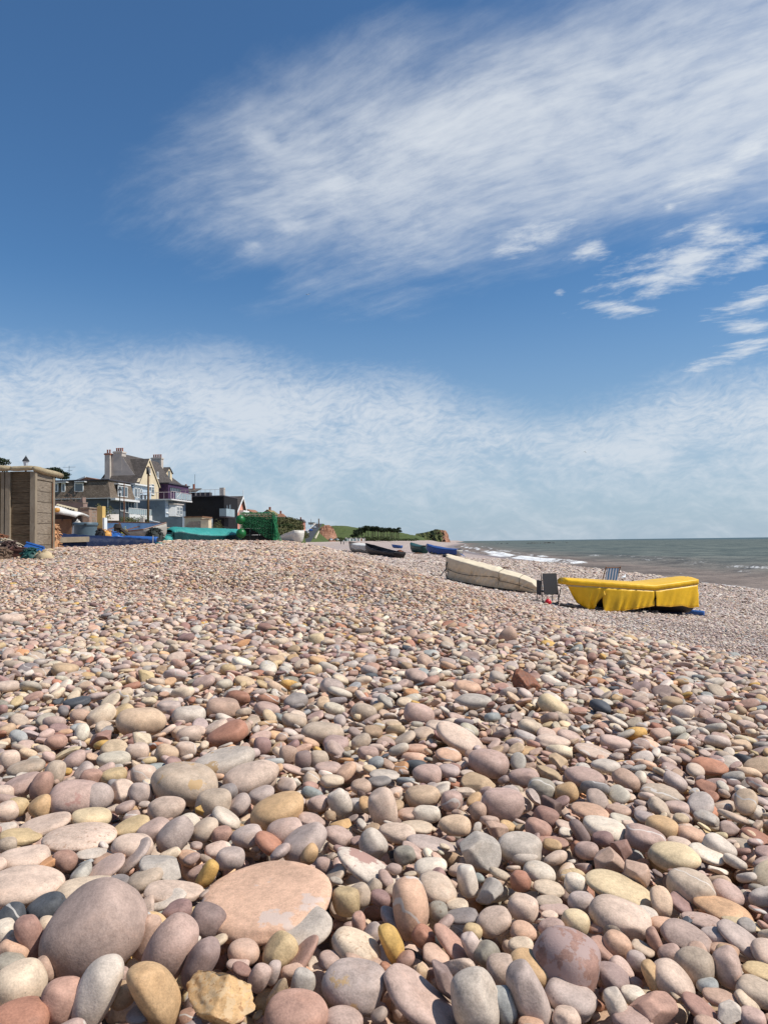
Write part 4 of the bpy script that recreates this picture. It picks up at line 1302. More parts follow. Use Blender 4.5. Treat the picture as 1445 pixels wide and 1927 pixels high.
TUBG = paint('slate_blue_tub', (.085, .125, .15), .45, .15, 2, (.13, .16, .17))
POTK = paint('black_fishing_pot', (.018, .016, .015), .85, .3, 6)
RUST = paint('rusty_iron', (.22, .085, .04), .85, .35, 9, (.08, .035, .02))
SKIN = paint('skin', (.45, .28, .2), .6, .05)
SEAW = paint('dry_seaweed', (.14, .075, .04), .9, .3, 20)
FEATH = paint('white_feathers', (.70, .70, .68), .8, .05)
FEATG = paint('grey_feathers', (.28, .30, .32), .8, .05)
CLIFF = None
# ------------------------------------------------------------------ boats and gear on the beach
def on_ground(px, D, py=1000, dz=0.0):
    p = at(px, py, D); return Vector((p.x, p.y, gz(p.x, p.y) + dz))

def frame_between(a, b_):
    """an Empty's matrix: origin a, x axis towards b_"""
    x = (b_ - a).normalized(); y = Vector((0, 0, 1)).cross(x).normalized(); z = x.cross(y)
    M = Matrix((x, y, z)).transposed().to_4x4(); M.translation = a
    return M

def wob(seed):
    g_ = random.Random(seed); ks = [(g_.uniform(.6, 5), g_.uniform(0, 6.3), g_.uniform(.3, 1)) for _ in range(7)]
    return lambda t: sum(a * math.sin(f * t * 3 + p) for f, p, a in ks) / 3.0

# ---- yellow covered boat
D = 21.0
a = on_ground(1056, D); b_ = on_ground(1285, 21.7)
ang = math.atan2(b_.y - a.y, b_.x - a.x); L = math.hypot(b_.x - a.x, b_.y - a.y)
yb = thing('covered_boat', 'small boat under a bright yellow cover with hanging side flaps, beside the folding chair', 'boat', (a.x, a.y, 0), ang)
pitch = (gz(b_.x, b_.y) - gz(a.x, a.y)) / L
def Yz(px, py):                       # height in the boat's frame seen at a pixel of its near side
    return float(at(px, py, D - .55 + .75 * (px - 1056) / 245).z)
def Yx(px): return (px - 1056) / 245.0 * L
def half(x):
    s = x / L; return .22 + .58 * (math.sin(min(1, s / .62) * PI / 2) ** .8) - .16 * max(0, (s - .62) / .38) ** 1.5
def gun(x): return float(np.interp(x, [0, Yx(1207), L], [Yz(1056, 1100), Yz(1207, 1108), Yz(1301, 1097)]))
w1, w2, w3 = wob(3), wob(4), wob(5)
xs = np.linspace(0, L, 61)
P = []
for x in xs:
    row = []
    for t in np.linspace(-1, 1, 17):
        crown = .055 * (1 - t * t) + .012 * w1(x * 1.4 + t * 2) * (1 - abs(t) ** 4)
        row.append((x - .03 * (x == 0), t * (half(x) + .022), gun(x) + crown + .105))
    rim = lambda sg, dz, o_: (x - .03 * (x == 0), sg * (half(x) + o_ + .008 * w2(x * 5)), gun(x) + dz)
    row = [rim(-1, -.02, .030), rim(-1, .05, .036), rim(-1, .092, .032)] + row + [rim(1, .092, .032), rim(1, .05, .036), rim(1, -.02, .030)]
    P.append(row)
mb = MB().grid(P)
for rw in (P[0], P[-1]):
    base = len(mb.v); mb.v += rw; mb.f.append(tuple(range(base, base + len(rw))))
mb.build('top_sheet', T_YEL, yb, True, solid=.012)
# beige edging just under the rolled rim
P = [[(x, -(half(x) + .022), gun(x) - .02 - .045 * j) for j in (0, 1)] for x in xs]
MB().grid(P).build('edging_band', paint('beige_webbing', (.55, .42, .22), .8), yb, True, solid=.008)
def flap(name, p0, p1, bot, seed, side=-1, n=36):
    """a hanging side panel between two pixels; bot: (px, py) of its lower edge"""
    ws, wt = wob(seed), wob(seed + 50); P = []
    for i in range(n + 1):
        px = p0 + (p1 - p0) * i / n; x = Yx(px)
        zb = float(np.interp(px, [q[0] for q in bot], [Yz(q[0], q[1]) for q in bot])); zt = gun(x) - .05
        row = []
        for j in range(13):
            t = j / 12; z = zt + (zb - zt) * t
            out = half(x) + .028 + (.02 + .045 * t) * ws(x * 2.6 + t * .5) * (t ** .7) + .07 * (1 - abs(math.sin(x * 2.3 + t * .9 + seed))) ** 5 * t ** .6 - .10 * t * max(0, 1 - x / .9) + .007 * wt(x * 6 + t * 3) * t
            xx = x + .62 * max(0, (gun(x) - z)) * max(0, 1 - x / .75) * (1 if seed in (11, 14) else 0)
            row.append((xx, side * out, z))
        P.append(row)
    fl_ = MB().grid(P).build(name, T_YEL, yb, True, solid=.006)
    if side < 0: MB().tube([(p_[-1][0], p_[-1][1] - .004, p_[-1][2]) for p_ in P], .012, 5).build('hem', paint('darker_yellow_hem', (.50, .27, .01), .6), fl_, True)
    return fl_
flap('side_flap', 1056, 1117, [(1056, 1137), (1075, 1148), (1090, 1152), (1104, 1137), (1112, 1123), (1117, 1119)], 11)
flap('side_flap', 1114, 1206, [(1114, 1146), (1118, 1153), (1160, 1146), (1206, 1138)], 12)
flap('side_flap', 1208, 1299, [(1208, 1138), (1240, 1140), (1262, 1138), (1280, 1142), (1299, 1141)], 13)
flap('side_flap', 1120, 1298, [(1120, 1130), (1298, 1128)], 14, side=1)
P = [[(L + .02 + .03 * w3(y * 3 + z), y, gun(L) - .05 + (Yz(1301, 1121) - gun(L) + .05) * z) for z in np.linspace(0, 1, 6)] for y in np.linspace(-.55, .55, 9)]
MB().grid(P).build('end_flap', T_YEL, yb, True, solid=.006)
hb = MB()
P = []
for s in np.linspace(.16, 1, 24):
    x = s * L; hw = (half(x) - .06) * min(1, (s - .10) / .25); g0 = gun(x) - .08; kz = gz(a.x, a.y) + pitch * x + .06 + .25 * (1 - min(1, s * 5)) ** 2
    P.append([(x, hw * math.cos(q) , g0 - (g0 - kz) * math.sin(q) ** .8) for q in np.linspace(0, PI, 13)])
hb.grid(P).build('hull', HULL_K, yb, True, solid=.03)
MB().tube([(Yx(1207), -.55, gz(a.x, a.y) + pitch * 2 - .1), (Yx(1207), -.5, gun(2) - .1)], .03).build('prop', WOOD_D, yb)
rp = MB()
q = on_ground(1046, 21.0)
o = MB().tube([(q.x, q.y, q.z + .02), (q.x + .05, q.y, q.z + .28), (a.x - .05, a.y, gun(0) - .12)], .014).build('mooring_rope', ROPEK)
tag(o, 'thin dark rope slanting from the yellow cover down to the pebbles', 'rope')
# blue fenders lying under its stern
def cyl_between(name, p, q, r, mat, n=14):
    return MB().tube([p, q], r, n).build(name, mat, None, True, bevel=r * .2)
p = on_ground(1284, 21.9, dz=.07); q = on_ground(1320, 21.6, dz=.075)
o = cyl_between('blue_pipe', p, q, .075, T_BLU); tag(o, 'blue plastic pipe poking out at the stern of the yellow covered boat', 'pipe')
p = on_ground(1236, 21.5, dz=.05); q = on_ground(1278, 21.6, dz=.05)
o = cyl_between('blue_pipe', p, q, .05, T_NVY); tag(o, 'dark blue roller lying in the shade under the yellow covered boat', 'pipe')
p = on_ground(1050, 20.6, dz=.04); q = on_ground(1078, 20.4, dz=.04)
o = cyl_between('launching_skid', p, q, .05, WOOD_D); tag(o, 'dark timber skid under the bow of the yellow covered boat', 'skid')

# ---- folding chair seen from behind, red buoy, ground rope
q = on_ground(1031, 21.6)
ch = thing('folding_chair', 'charcoal mesh folding chair seen from behind between the cream and yellow covered boats', 'chair', q, .12)
MB().box((.03, 0, .56), (.43, .02, .62), 0, R(-12)).build('backrest', MESHK, ch, bevel=.008)
MB().box((0, .28, .34), (.43, .48, .02)).build('seat', MESHK, ch, bevel=.006)
MB().box((-.255, .16, .45), (.03, .36, .42)).build('side_panel', MESHK, ch, bevel=.006)
for sx in (-.23, .24):
    for sy in (-.06, .46):
        MB().tube([(sx, sy, -.02), (sx, sy * .9, .36)], .012).build('leg', PLAST_K, ch)
    MB().tube([(sx * .96, -.04, .3), (sx * .96, .06, .86)], .012).build('back_frame', PLAST_K, ch)
q = on_ground(1028, 20.6, dz=.085)
bu = thing('buoy', 'bright red round buoy lying on the pebbles before the folding chair', 'buoy', q)
MB().lathe([(.001, -.095), (.05, -.08), (.083, -.045), (.096, 0), (.086, .04), (.06, .073), (.02, .092), (.018, .10)], 18).build('float', RED_B, bu, True)
MB().tube([(0, 0, .09), (.03, 0, .125), (0, 0, .15), (-.03, 0, .125), (0, 0, .09)], .008).build('eye', RED_B, bu, True)
pts = []
for i, (px, D_) in enumerate([(953, 22.4), (968, 21.9), (985, 21.6), (1003, 21.3), (1020, 21.1), (1036, 21.2), (1042, 21.4), (1046, 21.8)]):
    pts.append(on_ground(px, D_, dz=.035 + .01 * (i % 2)))
o = MB().tube(pts, .016).build('ground_rope', ROPEK, None, True); tag(o, 'black rope lying on the shingle and ending at the red buoy', 'rope')

# ---- cream covered boat
a = on_ground(836, 29.7); b_ = on_ground(1012, 28.3)
M = frame_between(a, b_); L = (b_ - a).length
cb = thing('covered_boat', 'long boat wrapped in cream canvas tied round with a thin rope', 'boat'); cb.matrix_world = M
v1, v2, v3 = wob(21), wob(22), wob(23)
def csec(s):            # half-width, height of the rim, height of the crown
    hw = float(np.interp(s, [0, .08, .35, .7, .92, 1], [.34, .50, .74, .74, .52, .30]))
    rim = float(np.interp(s, [0, .12, .4, .62, .8, .93, 1], [.93, .87, .76, .64, .56, .42, .20]))
    return hw, rim
P = []
N = 72
for i in range(N + 1):
    s = i / N; x = s * L; hw, rim = csec(s); row = []
    for j, q in enumerate(np.linspace(0, 1, 41)):
        u = (q - .5) * 2
        if abs(u) < .40:         # crown
            y = u / .40 * hw; z = rim + .10 * (1 - (u / .40) ** 2) * (1 - s * .3) + .012 * v1(x * 2.4 + u * 4)
            z += .05 * math.exp(-((s - .55) / .02) ** 2) * (1 - (u / .4) ** 2)
        else:
            t = (abs(u) - .40) / .60
            inn = .30 + .10 * math.sin(s * 9)
            fold = (.055 * v2(x * 2.3 + t * .9 + 9 * (u > 0)) + .034 * v3(x * 5.2 - t * 2)) * math.sin(t * PI * .85)
            fold += (.075 * (1 - abs(math.sin(x * 1.9 + t * .7 + .6 * v2(x)))) ** 4 - .05 * (1 - abs(math.sin(x * 2.9 - t * 1.1 + v3(x * .7)))) ** 5) * t ** .5 * math.sin(t * PI * .92 + .1)
            tie = .035 * math.exp(-((t - .55) / .10) ** 2)
            y = math.copysign(hw * (1 - inn * t ** 1.6) + fold - tie, u); z = rim * (1 - t * .97) + .02
        row.append((x + (.05 * v1(z * 3) if i in (0, N) else 0) - .16 * (1 - z / 1.0) * (-1 if i < 3 else 0), y, z))
    P.append(row)
mb = MB().grid(P)
for row, rev in ((P[0], 1), (P[-1], 0)):
    c = (sum(p_[0] for p_ in row) / 41, 0, sum(p_[2] for p_ in row) / 41)
    base = len(mb.v); mb.v += [tuple(p_) for p_ in row] + [c]
    mb.f += [(base + j, base + j + 1, base + 41) for j in range(40)]
mb.build('canvas_cover', T_CRM, cb, True)
rope = []
for i in range(3, N - 1, 2):
    s = i / N; hw, rim = csec(s); t = .50 + .12 * math.sin(s * 7) + (.18 if s > .6 else 0)
    rope.append((s * L, -(hw * (1 - .3 * t ** 1.6) + .025), rim * (1 - t * .97) + .03))
MB().tube(rope, .010).build('lashing_rope', ROPEK, cb, True)
for s in (.62, .83):
    i = int(s * N); MB().tube([(p_[0], p_[1] * 1.03, p_[2] + .012) for p_ in P[i][2:22]], .007).build('lashing_rope', ROPEK, cb, True)
MB().tube([(.12, -.42, .72), (.10, -.40, .35), (.16, -.36, .1), (.5, -.4, .02)], .022).build('strap', PLAST_K, cb, True)
MB().box((-.05, -.12, .94), (.22, .34, .10), .2).build('stem_head', PLAST_K, cb, bevel=.02)
MB().tube([(.3, 0, .03), (L - .3, 0, .02)], .06, 8).build('keel', WOOD_D, cb)
pts = [on_ground(808, 31.5, dz=.03), on_ground(818, 31.0, dz=.05), on_ground(828, 30.9, dz=.1), on_ground(836, 31.8, dz=.35)]
o = MB().tube(pts, .022).build('mooring_line', ROPEK, None, True); tag(o, 'black line trailing over pebbles from the high end of the cream canvas boat', 'rope')
o = MB().box(on_ground(842, 31.2, dz=.03), (.9, .08, .07), .3).build('launching_skid', WOOD_D, None, bevel=.01); tag(o, 'dark wooden skid on the pebbles by the cream canvas boat', 'skid')
# dry seaweed
q = on_ground(941, 62); g_ = random.Random(3); mb = MB()
for i in range(70):
    c = Vector((g_.gauss(0, .5), g_.gauss(0, .4), .03 + abs(g_.gauss(0, .05)))); d = Vector((g_.uniform(-1, 1), g_.uniform(-1, 1), g_.uniform(-.2, .6))) * .16
    mb.tube([c - d, c + Vector((0, 0, .04)), c + d], .012, 4)
o = mb.build('seaweed_clump', SEAW, None, True); o.location = q; tag(o, 'clump of dry brown seaweed on the shingle behind the cream canvas boat', 'seaweed')

# ---- striped deckchair
q = on_ground(1147, 31.0)
q.z = float(at(1147, 1068, 31).z) - .98
dk = thing('deckchair', 'blue and white striped deckchair facing the sea behind the yellow covered boat', 'deckchair', q, .05)
mt, k, b = mat_new('striped_canvas')
sp = k.new('ShaderNodeSeparateXYZ'); k.put(sp.inputs[0], k.coord('Object'))
st = k.m('GREATER_THAN', k.m('FRACT', k.m('MULTIPLY', k.m('ADD', sp.outputs[0], 1.0), 1 / .118)), .5)
k.put(b.inputs['Base Color'], k.mix(st, (.10, .27, .47), (.78, .78, .76))); b.inputs['Roughness'].default_value = .85
P = [[(x, y, z) for x in np.linspace(-.255, .255, 9)] for y, z in [(-.26, .97), (-.20, .86), (-.13, .72), (-.05, .55), (.06, .38), (.2, .27), (.36, .24), (.5, .28)]]
MB().grid(P).build('canvas_seat', mt, dk, True, solid=.006)
for sx in (-1, 1):
    MB().tube([(sx * .30, -.30, 1.03), (sx * .30, .55, .02)], .022).build('frame_rail', WOOD_B, dk)
    MB().tube([(sx * .27, .52, .30), (sx * .27, -.46, .02)], .02).build('frame_rail', WOOD_B, dk)
MB().tube([(-.31, -.27, .985), (.31, -.27, .985)], .02).build('top_bar', WOOD_B, dk)
MB().tube([(-.31, .5, .30), (.31, .5, .30)], .02).build('front_bar', WOOD_B, dk)

# ---- gulls
def gull_standing(q):
    g_ = thing('gull', 'white gull resting on the shingle near the water beside the deckchair', 'bird', q, .6)
    prof = [(-.22, .015, .17), (-.15, .045, .185), (-.04, .085, .19), (.06, .085, .215), (.11, .06, .27), (.135, .042, .32), (.16, .045, .355), (.195, .028, .36), (.215, .01, .352)]
    MB().tube([(x, 0, z) for x, r_, z in prof], [r_ for x, r_, z in prof], 10).build('body', FEATH, g_, True)
    for s in (-1, 1):
        MB().tube([(.06, s * .07, .22), (-.06, s * .085, .20), (-.2, s * .03, .185), (-.26, s * .01, .18)], [.03, .045, .025, .006], 8).build('wing', FEATH, g_, True)
        MB().tube([(.02, s * .03, .12), (.02, s * .03, 0)], .008, 5).build('leg', ORG_B, g_)
    MB().tube([(.205, 0, .354), (.26, 0, .342)], [.012, .004], 6).build('beak', ORG_B, g_)
gull_standing(on_ground(1171, 50))
def gull_flying(px, py, D_, label, bank, sc=1.0):
    p = at(px, py, D_); g_ = thing('gull', label, 'bird', p, bank); g_.scale = (sc,) * 3
    prof = [(-.24, .02, 0), (-.1, .06, .005), (.05, .075, 0), (.15, .05, .01), (.2, .04, .015), (.25, .008, .005)]
    MB().tube([(x, 0, z) for x, r_, z in prof], [r_ for x, r_, z in prof], 8).build('body', FEATH, g_, True)
    for s in (-1, 1):
        P = [[(.09 - .02 * t * t, s * (.05 + .6 * t), .03 + .18 * t - .17 * t * t), (-.09 - .10 * t * t, s * (.05 + .6 * t), .02 + .18 * t - .17 * t * t)] for t in np.linspace(0, 1, 7)]
        MB().grid(P).build('wing', FEATG, g_, True, solid=.012)
gull_flying(580, 554, 190, 'lone white gull flying high in the clear blue sky', 1.0)
gull_flying(1100, 850, 240, 'white gull flying low over the sea before the pale cloud', .3)
gull_flying(1101.5, 851.5, 236, 'white gull flying close beside another low over the sea', -.2, .8)

# ---- plain open or covered boats
def boat(label, bow, stern, beam, hb_, hs, hull_m, rail_m, inside=None, cover=None, group=None, cat='boat', name='rowing_boat', keel=.06, ycover=None, clink=True, shp=1.9):
    L = math.hypot(bow.x - stern.x, bow.y - stern.y)
    o = thing(name, label, cat); o.matrix_world = frame_between(stern, bow)
    if group: o['group'] = group
    def hw(s): return beam / 2 * (.72 + .28 * min(1, s / .35)) * (1 - max(0, (s - .42) / .58) ** 2.3) + .012
    def zr(s): return hs + (hb_ - hs) * s ** shp - .05 * math.sin(s * PI)
    def zk(s): return keel + max(0, (s - .78) / .22) ** 2 * (hb_ - keel) * .55
    n = 30; secs = []
    for i in range(n + 1):
        s = i / n; row = []
        for q in np.linspace(0, PI, 19):
            cx = math.copysign(abs(math.cos(q)) ** .62, math.cos(q)); t = math.sin(q) ** .85
            stp = .012 * (math.floor(t * 5) % 2) if clink else 0
            row.append((s * L + .12 * (1 - t) * max(0, s - .8) * 5, hw(s) * cx * (1 - .12 * t) + 0, zr(s) - (zr(s) - zk(s)) * t - stp))
        secs.append(row)
    mb = MB().grid(secs)
    base = len(mb.v); mb.v += secs[0]; mb.f.append(tuple(range(base, base + 19)))
    mb.build('hull', hull_m, o, True, solid=.025)
    rl = [secs[i][0] for i in range(n + 1)]; rr = [secs[i][-1] for i in range(n + 1)]
    for r_ in (rl, rr): MB().tube([(p_[0], p_[1], p_[2] + .01) for p_ in r_], .032, 6).build('gunwale_rail', rail_m, o, True)
    MB().tube([rl[0], rr[0]], .03, 6).build('transom_rail', rail_m, o)
    if inside:
        P = [[(p_[0] + (.05 if i == 0 else 0), p_[1] * .90, p_[2] * .97 + .03) for p_ in secs[i]] for i in range(n)]
        MB().grid(P).build('inner_lining', inside, o, True)
        for s in (.2, .48, .74):
            MB().box((s * L, 0, zr(s) - .16), (.22, hw(s) * 1.72, .03)).build('thwart', rail_m, o)
    if cover:
        wv, wu = wob(int(L * 100)), wob(int(L * 77)); P = []
        yc = ycover or (0, 1, .55)
        for i in range(31):
            s = yc[0] + (yc[1] - yc[0]) * i / 30; row = []
            for u in np.linspace(-1, 1, 21):
                if abs(u) < .5: y = u / .5 * (hw(s) + .04); z = zr(s) + .03 + (.16 + .04 * wv(s * 5)) * (1 - (u / .5) ** 2)
                else:
                    t = (abs(u) - .5) / .5; dr = yc[2] * (zr(s) - zk(s)) * (1 + .22 * wv(s * 4 + (u > 0)))
                    y = math.copysign((hw(s) + .045) * (1 - .10 * t) + .05 * wu(s * 9 + t) * t, u); z = zr(s) + .03 - dr * t
                row.append((s * L, y, z))
            P.append(row)
        MB().grid(P).build('cover', cover, o, True, solid=.01)
    return o

G_FAR = 'boats drawn up along the beach'
boat('black open boat lying bow up in front of the white boat', on_ground(688, 88), on_ground(752, 76), 1.7, 1.35, .62, HULL_K, HULL_K, HULL_K, group=G_FAR)
boat('white boat with a torn pale cover, behind the black open boat', on_ground(657, 104), on_ground(700, 92), 1.9, 1.35, 1.0, HULL_G, RAILW, HULL_G, T_WHT, G_FAR, ycover=(.05, .6, .6))
boat('boat under a crumpled royal blue tarpaulin near the surf', on_ground(801, 124), on_ground(864, 118), 1.9, 1.6, 1.0, HULL_G, HULL_W, None, T_RBL, G_FAR, ycover=(0, .97, .82))
boat('dark green boat with a pale stem beside the royal blue tarpaulin', on_ground(772, 136), on_ground(800, 128), 1.8, 1.7, 1.2, T_DGR, HULL_K, None, T_DGR, G_FAR, ycover=(.05, .95, .5))
boat('small bright blue boat alone far along the beach', on_ground(737, 205), on_ground(755, 203), 1.5, .95, .8, T_BLU, T_BLU, T_RBL, group=G_FAR)
q = on_ground(866, 117)
o = MB().box((q.x + .25, q.y - .1, q.z + .25), (.9, .5, .05), .3, .3, .5).build('loose_tarpaulin', T_BLU, None, True); tag(o, 'loose light blue corner of tarpaulin hanging beside the royal blue covered boat', 'tarpaulin')
q = on_ground(733, 92)
def heap(name, label, cat, q, rad, hgt, mat, seed, n=60, ball=.16):
    """a heap of tangled gear: many short bent ropes over a rounded core"""
    g_ = random.Random(seed); o = thing(name, label, cat, q)
    mb = MB()
    P = []
    wv, wu = wob(seed), wob(seed + 9)
    for i in range(13):
        t = i / 12; r_ = math.cos(t * PI / 2)
        P.append([(rad[0] * r_ * math.cos(f) * (1 + .12 * wv(f * 1.5 + t)), rad[1] * r_ * math.sin(f) * (1 + .12 * wu(f + t)), hgt * math.sin(t * PI / 2) * (1 + .10 * wv(f * 2))) for f in np.linspace(0, 2 * PI, 25)])
    mb.grid(P).build('pile', mat, o, True)
    mb = MB()
    for i in range(n):
        f = g_.uniform(0, 6.28); t = g_.uniform(0, 1) ** .7; r_ = math.cos(t * PI / 2)
        c = Vector((rad[0] * r_ * math.cos(f), rad[1] * r_ * math.sin(f), hgt * math.sin(t * PI / 2)))
        d = Vector((g_.uniform(-1, 1), g_.uniform(-1, 1), g_.uniform(-.5, .5))) * ball
        mb.tube([c - d, c + Vector((0, 0, .05)), c + d * .6 + Vector((0, 0, .02))], ball * .09 + .006, 5)
    mb.build('loose_strands', mat, o, True)
    return o
heap('net_heap', 'heap of dark green netting behind the black open boat', 'fishing net', q, (.85, .7), .55, T_DGR, 31)
heap('net_heap', 'heap of rust-brown netting at the end of the dark green one', 'fishing net', on_ground(752, 92), (.55, .6), .65, RUST, 32)
heap('rope_coil', 'low tangle of rope on the ground before the dark green far boat', 'rope', on_ground(785, 120), (.8, .4), .16, SEAW, 33, 30)

# ---- the gear bank on the left: open grey boat, tarpaulins, tubs
gb = boat('grey open boat with a pale blue inside, lying behind the navy tarpaulin', on_ground(188, 41), on_ground(299, 37), 1.8, 1.15, .80, HULL_G, RAILW, HULL_IN, group=None)
gb.matrix_world = gb.matrix_world @ Matrix.Rotation(R(-15), 4, 'X')
heap('net_heap', 'tangle of black rope and floats heaped on the stern of the grey open boat', 'fishing net', on_ground(291, 36.4, dz=.05), (.42, .4), .58, NETK, 34, 110, .2)
o = heap('plastic_bag', 'crumpled turquoise plastic bundle beside the grey boat stern', 'bundle', on_ground(312, 39), (.4, .3), .3, T_TUR, 35, 6)
# navy tarpaulin over a long load
a = on_ground(92, 25.0); b_ = on_ground(277, 27.6)
nv = thing('tarpaulin_load', 'long low load under a navy blue tarpaulin beside the plank store', 'tarpaulin'); nv.matrix_world = frame_between(a, b_); L = (b_ - a).length
wv, wu = wob(61), wob(62); P = []
for i in range(49):
    s = i / 48; h_ = float(np.interp(s, [0, .3, .7, 1], [.52, .42, .32, .20])) + .025 * wv(s * 9); w_ = float(np.interp(s, [0, .5, 1], [.55, .5, .26])); row = []
    for q_ in np.linspace(0, PI, 17):
        row.append((s * L, w_ * math.copysign(abs(math.cos(q_)) ** .7, math.cos(q_)) + .03 * wu(s * 12 + q_), h_ * math.sin(q_) ** .6 + .015 * wv(s * 20 + q_ * 3)))
    P.append(row)
mb = MB().grid(P); mb.f.append(tuple(range(48 * 17, 49 * 17))); mb.f.append(tuple(range(17)))
mb.build('sheet', T_NVY, nv, True)
MB().box((.62, -.60, .27), (1.0, .05, .17), R(-1), R(8)).build('beige_board', paint('beige_board_paint', (.36, .29, .20), .8), nv)
MB().tube([(L - .25, -.02, .11), (L + .02, -.02, .11)], .11, 14).build('rolled_end', T_NVY, nv, True)
p = on_ground(236, 28.6, dz=.26); q = on_ground(297, 28.4, dz=.16)
o = cyl_between('blue_pipe', p, q, .13, T_BLU); tag(o, 'thick bright blue pipe with a dark mouth beyond the end of the navy tarpaulin', 'pipe')
c_ = MB().tube([q + (p - q) * .0005, q + (q - p).normalized() * .012], .10, 14).build('pipe_mouth', PLAST_K); c_.parent = o
o = MB().tube([on_ground(288, 27.8, dz=-.1), on_ground(288.4, 27.8, dz=.34)], .02).build('mooring_stake', HULL_G); tag(o, 'short pale stake standing in the shingle at the blue pipe', 'stake')
o = MB().tube([on_ground(293, 26.4, dz=.03), on_ground(306, 26.4, dz=.04)], [.05, .03], 7).build('plastic_scrap', T_TUR, None, True); tag(o, 'small turquoise plastic scrap on the pebbles near the blue pipe', 'scrap')
heap('plastic_sheet', 'bright blue plastic sheet bunched on the navy tarpaulin', 'sheet', on_ground(214, 28.2, dz=.22), (.42, .3), .28, T_BLU, 36, 5)
heap('life_jacket', 'orange-yellow life jacket lying on the navy tarpaulin', 'life jacket', on_ground(200, 27.8, dz=.40), (.22, .16), .2, ORG_B, 37, 8, .1)
heap('rope_coil', 'dark rope coil beside the orange life jacket', 'rope', on_ground(189, 27.5, dz=.42), (.18, .16), .2, ROPEK, 38, 30, .1)
# black timber capstan frame
D_ = 33.0
q = on_ground(222, D_)
cp = thing('winch_frame', 'black timber winch frame with a slanting strut in front of the grey open boat', 'winch', q)
loc = lambda px, py, d=0.0: at(px, py, D_ + d) - q
MB().tube([loc(221, 1014), loc(222, 990)], .16, 4).build('post', WOOD_D, cp)
MB().tube([loc(216, 1014), loc(223, 994)], .07, 4).build('strut', WOOD_D, cp)
MB().tube([loc(226, 994), loc(254, 1017)], .075, 4).build('strut', WOOD_D, cp)
MB().tube([loc(222, 993), loc(222.5, 986)], [.19, .13], 10).build('drum', WOOD_D, cp)
MB().tube([loc(217, 989.5), loc(227, 986)], .05, 6).build('handle_bar', RUST, cp)
# round tub with a lid
D_ = 29.0; q = at(161.5, 1006, D_); q.z = gz(q.x, q.y)
tb = thing('plastic_tub', 'big round slate-blue plastic tub behind the navy tarpaulin', 'tub', q)
zt = float(at(161, 984, D_).z) - q.z
MB().lathe([(.40, 0), (.415, zt * .5), (.43, zt - .12), (.43, zt - .03), (.42, zt - .03), (.38, .1)], 28).build('wall', TUBG, tb, True)
MB().lathe([(.455, zt - .12), (.462, zt - .1), (.462, zt - .005), (.44, zt + .01), (.10, zt + .02), (.05, zt + .02)], 28).build('lid', TUBG, tb, True)
for f in (.4, -1.2, -2.4): MB().box((.455 * math.cos(f), .455 * math.sin(f), zt - .06), (.05, .09, .05), f).build('clip', PLAST_K, tb)

# turquoise covered boat
a = on_ground(318, 43.0); b_ = on_ground(452, 48.0)
tq = thing('covered_boat', 'broad boat under a turquoise tarpaulin with dark green hanging sides', 'boat'); tq.matrix_world = frame_between(a, b_); L = (b_ - a).length
wv, wu = wob(71), wob(72)
def prof(s): return float(np.interp(s, [0, .06, .3, .7, 1], [.55, .72, .70, .72, .70])), float(np.interp(s, [0, .08, .4, 1], [.35, .7, 1.0, 1.0]))
P = []
for i in range(41):
    s = i / 40; h_, w_ = prof(s)
    P.append([(s * L, u * w_, h_ + .16 * (1 - u * u) * (1 - .4 * s) + .02 * wv(s * 14 + u * 3) - .36 * max(0, -u) ** 1.6 * math.sin(s * PI) ** .6) for u in np.linspace(-1, 1, 17)])
MB().grid(P).build('top_sheet', T_TUR, tq, True, solid=.01)
for sg in (-1, 1):
    P = []
    for i in range(61):
        s = i / 60; h_, w_ = prof(s)
        P.append([(s * L + .05 * t * (1 - s), sg * (w_ * (1.005 - .10 * t) + .05 * wu(s * 22 + t) * t), (h_ - .37 * math.sin(s * PI) ** .6 * (sg < 0)) * (1 - t) + .01) for t in np.linspace(0, 1, 8)])
    MB().grid(P).build('side_sheet', tarp('sea_green_tarpaulin', (.006, .05, .054), .5, .5) if sg < 0 else T_DGR, tq, True, solid=.01)
h_, w_ = prof(0)
MB().grid([[(-.01 - .06 * t, u * w_, h_ * (1 - t)) for t in np.linspace(0, 1, 5)] for u in np.linspace(-1, 1, 9)]).build('end_sheet', T_DGR, tq, True, solid=.01)

# stack of pots under green netting
D_ = 46.0; q = on_ground(487, D_)
zt = float(at(484, 967, D_).z) - q.z
st_ = thing('pot_stack', 'big stack of black fishing pots draped with a green net', 'fishing pots', q, .1)
W_ = .96
mb_rows = 4
for r_ in range(mb_rows):
    for c in range(4):
        x0 = -W_ + c * (2 * W_ / 4); z0 = r_ * (zt - .08) / mb_rows
        m_ = MB(); hx, hz = 2 * W_ / 4 - .04, (zt - .08) / mb_rows - .03
        m_.box((x0 + hx / 2, -.2, z0 + .03), (hx, 1.0, .04))
        for dx in (0, hx):
            for dy in (-.7, .3): m_.box((x0 + dx, dy, z0 + hz / 2), (.03, .03, hz))
        for kz in range(5): m_.box((x0 + hx / 2, -.7, z0 + hz * (kz + .5) / 5), (hx, .018, .03))
        m_.box((x0 + hx / 2, -.2, z0 + hz / 2), (hx * .9, .86, hz * .9)).box((x0 + hx / 2, -.2, z0 + hz), (hx, 1.0, .03))
        m_.build('fishing_pot', POTK, st_)
wv, wu = wob(81), wob(82)
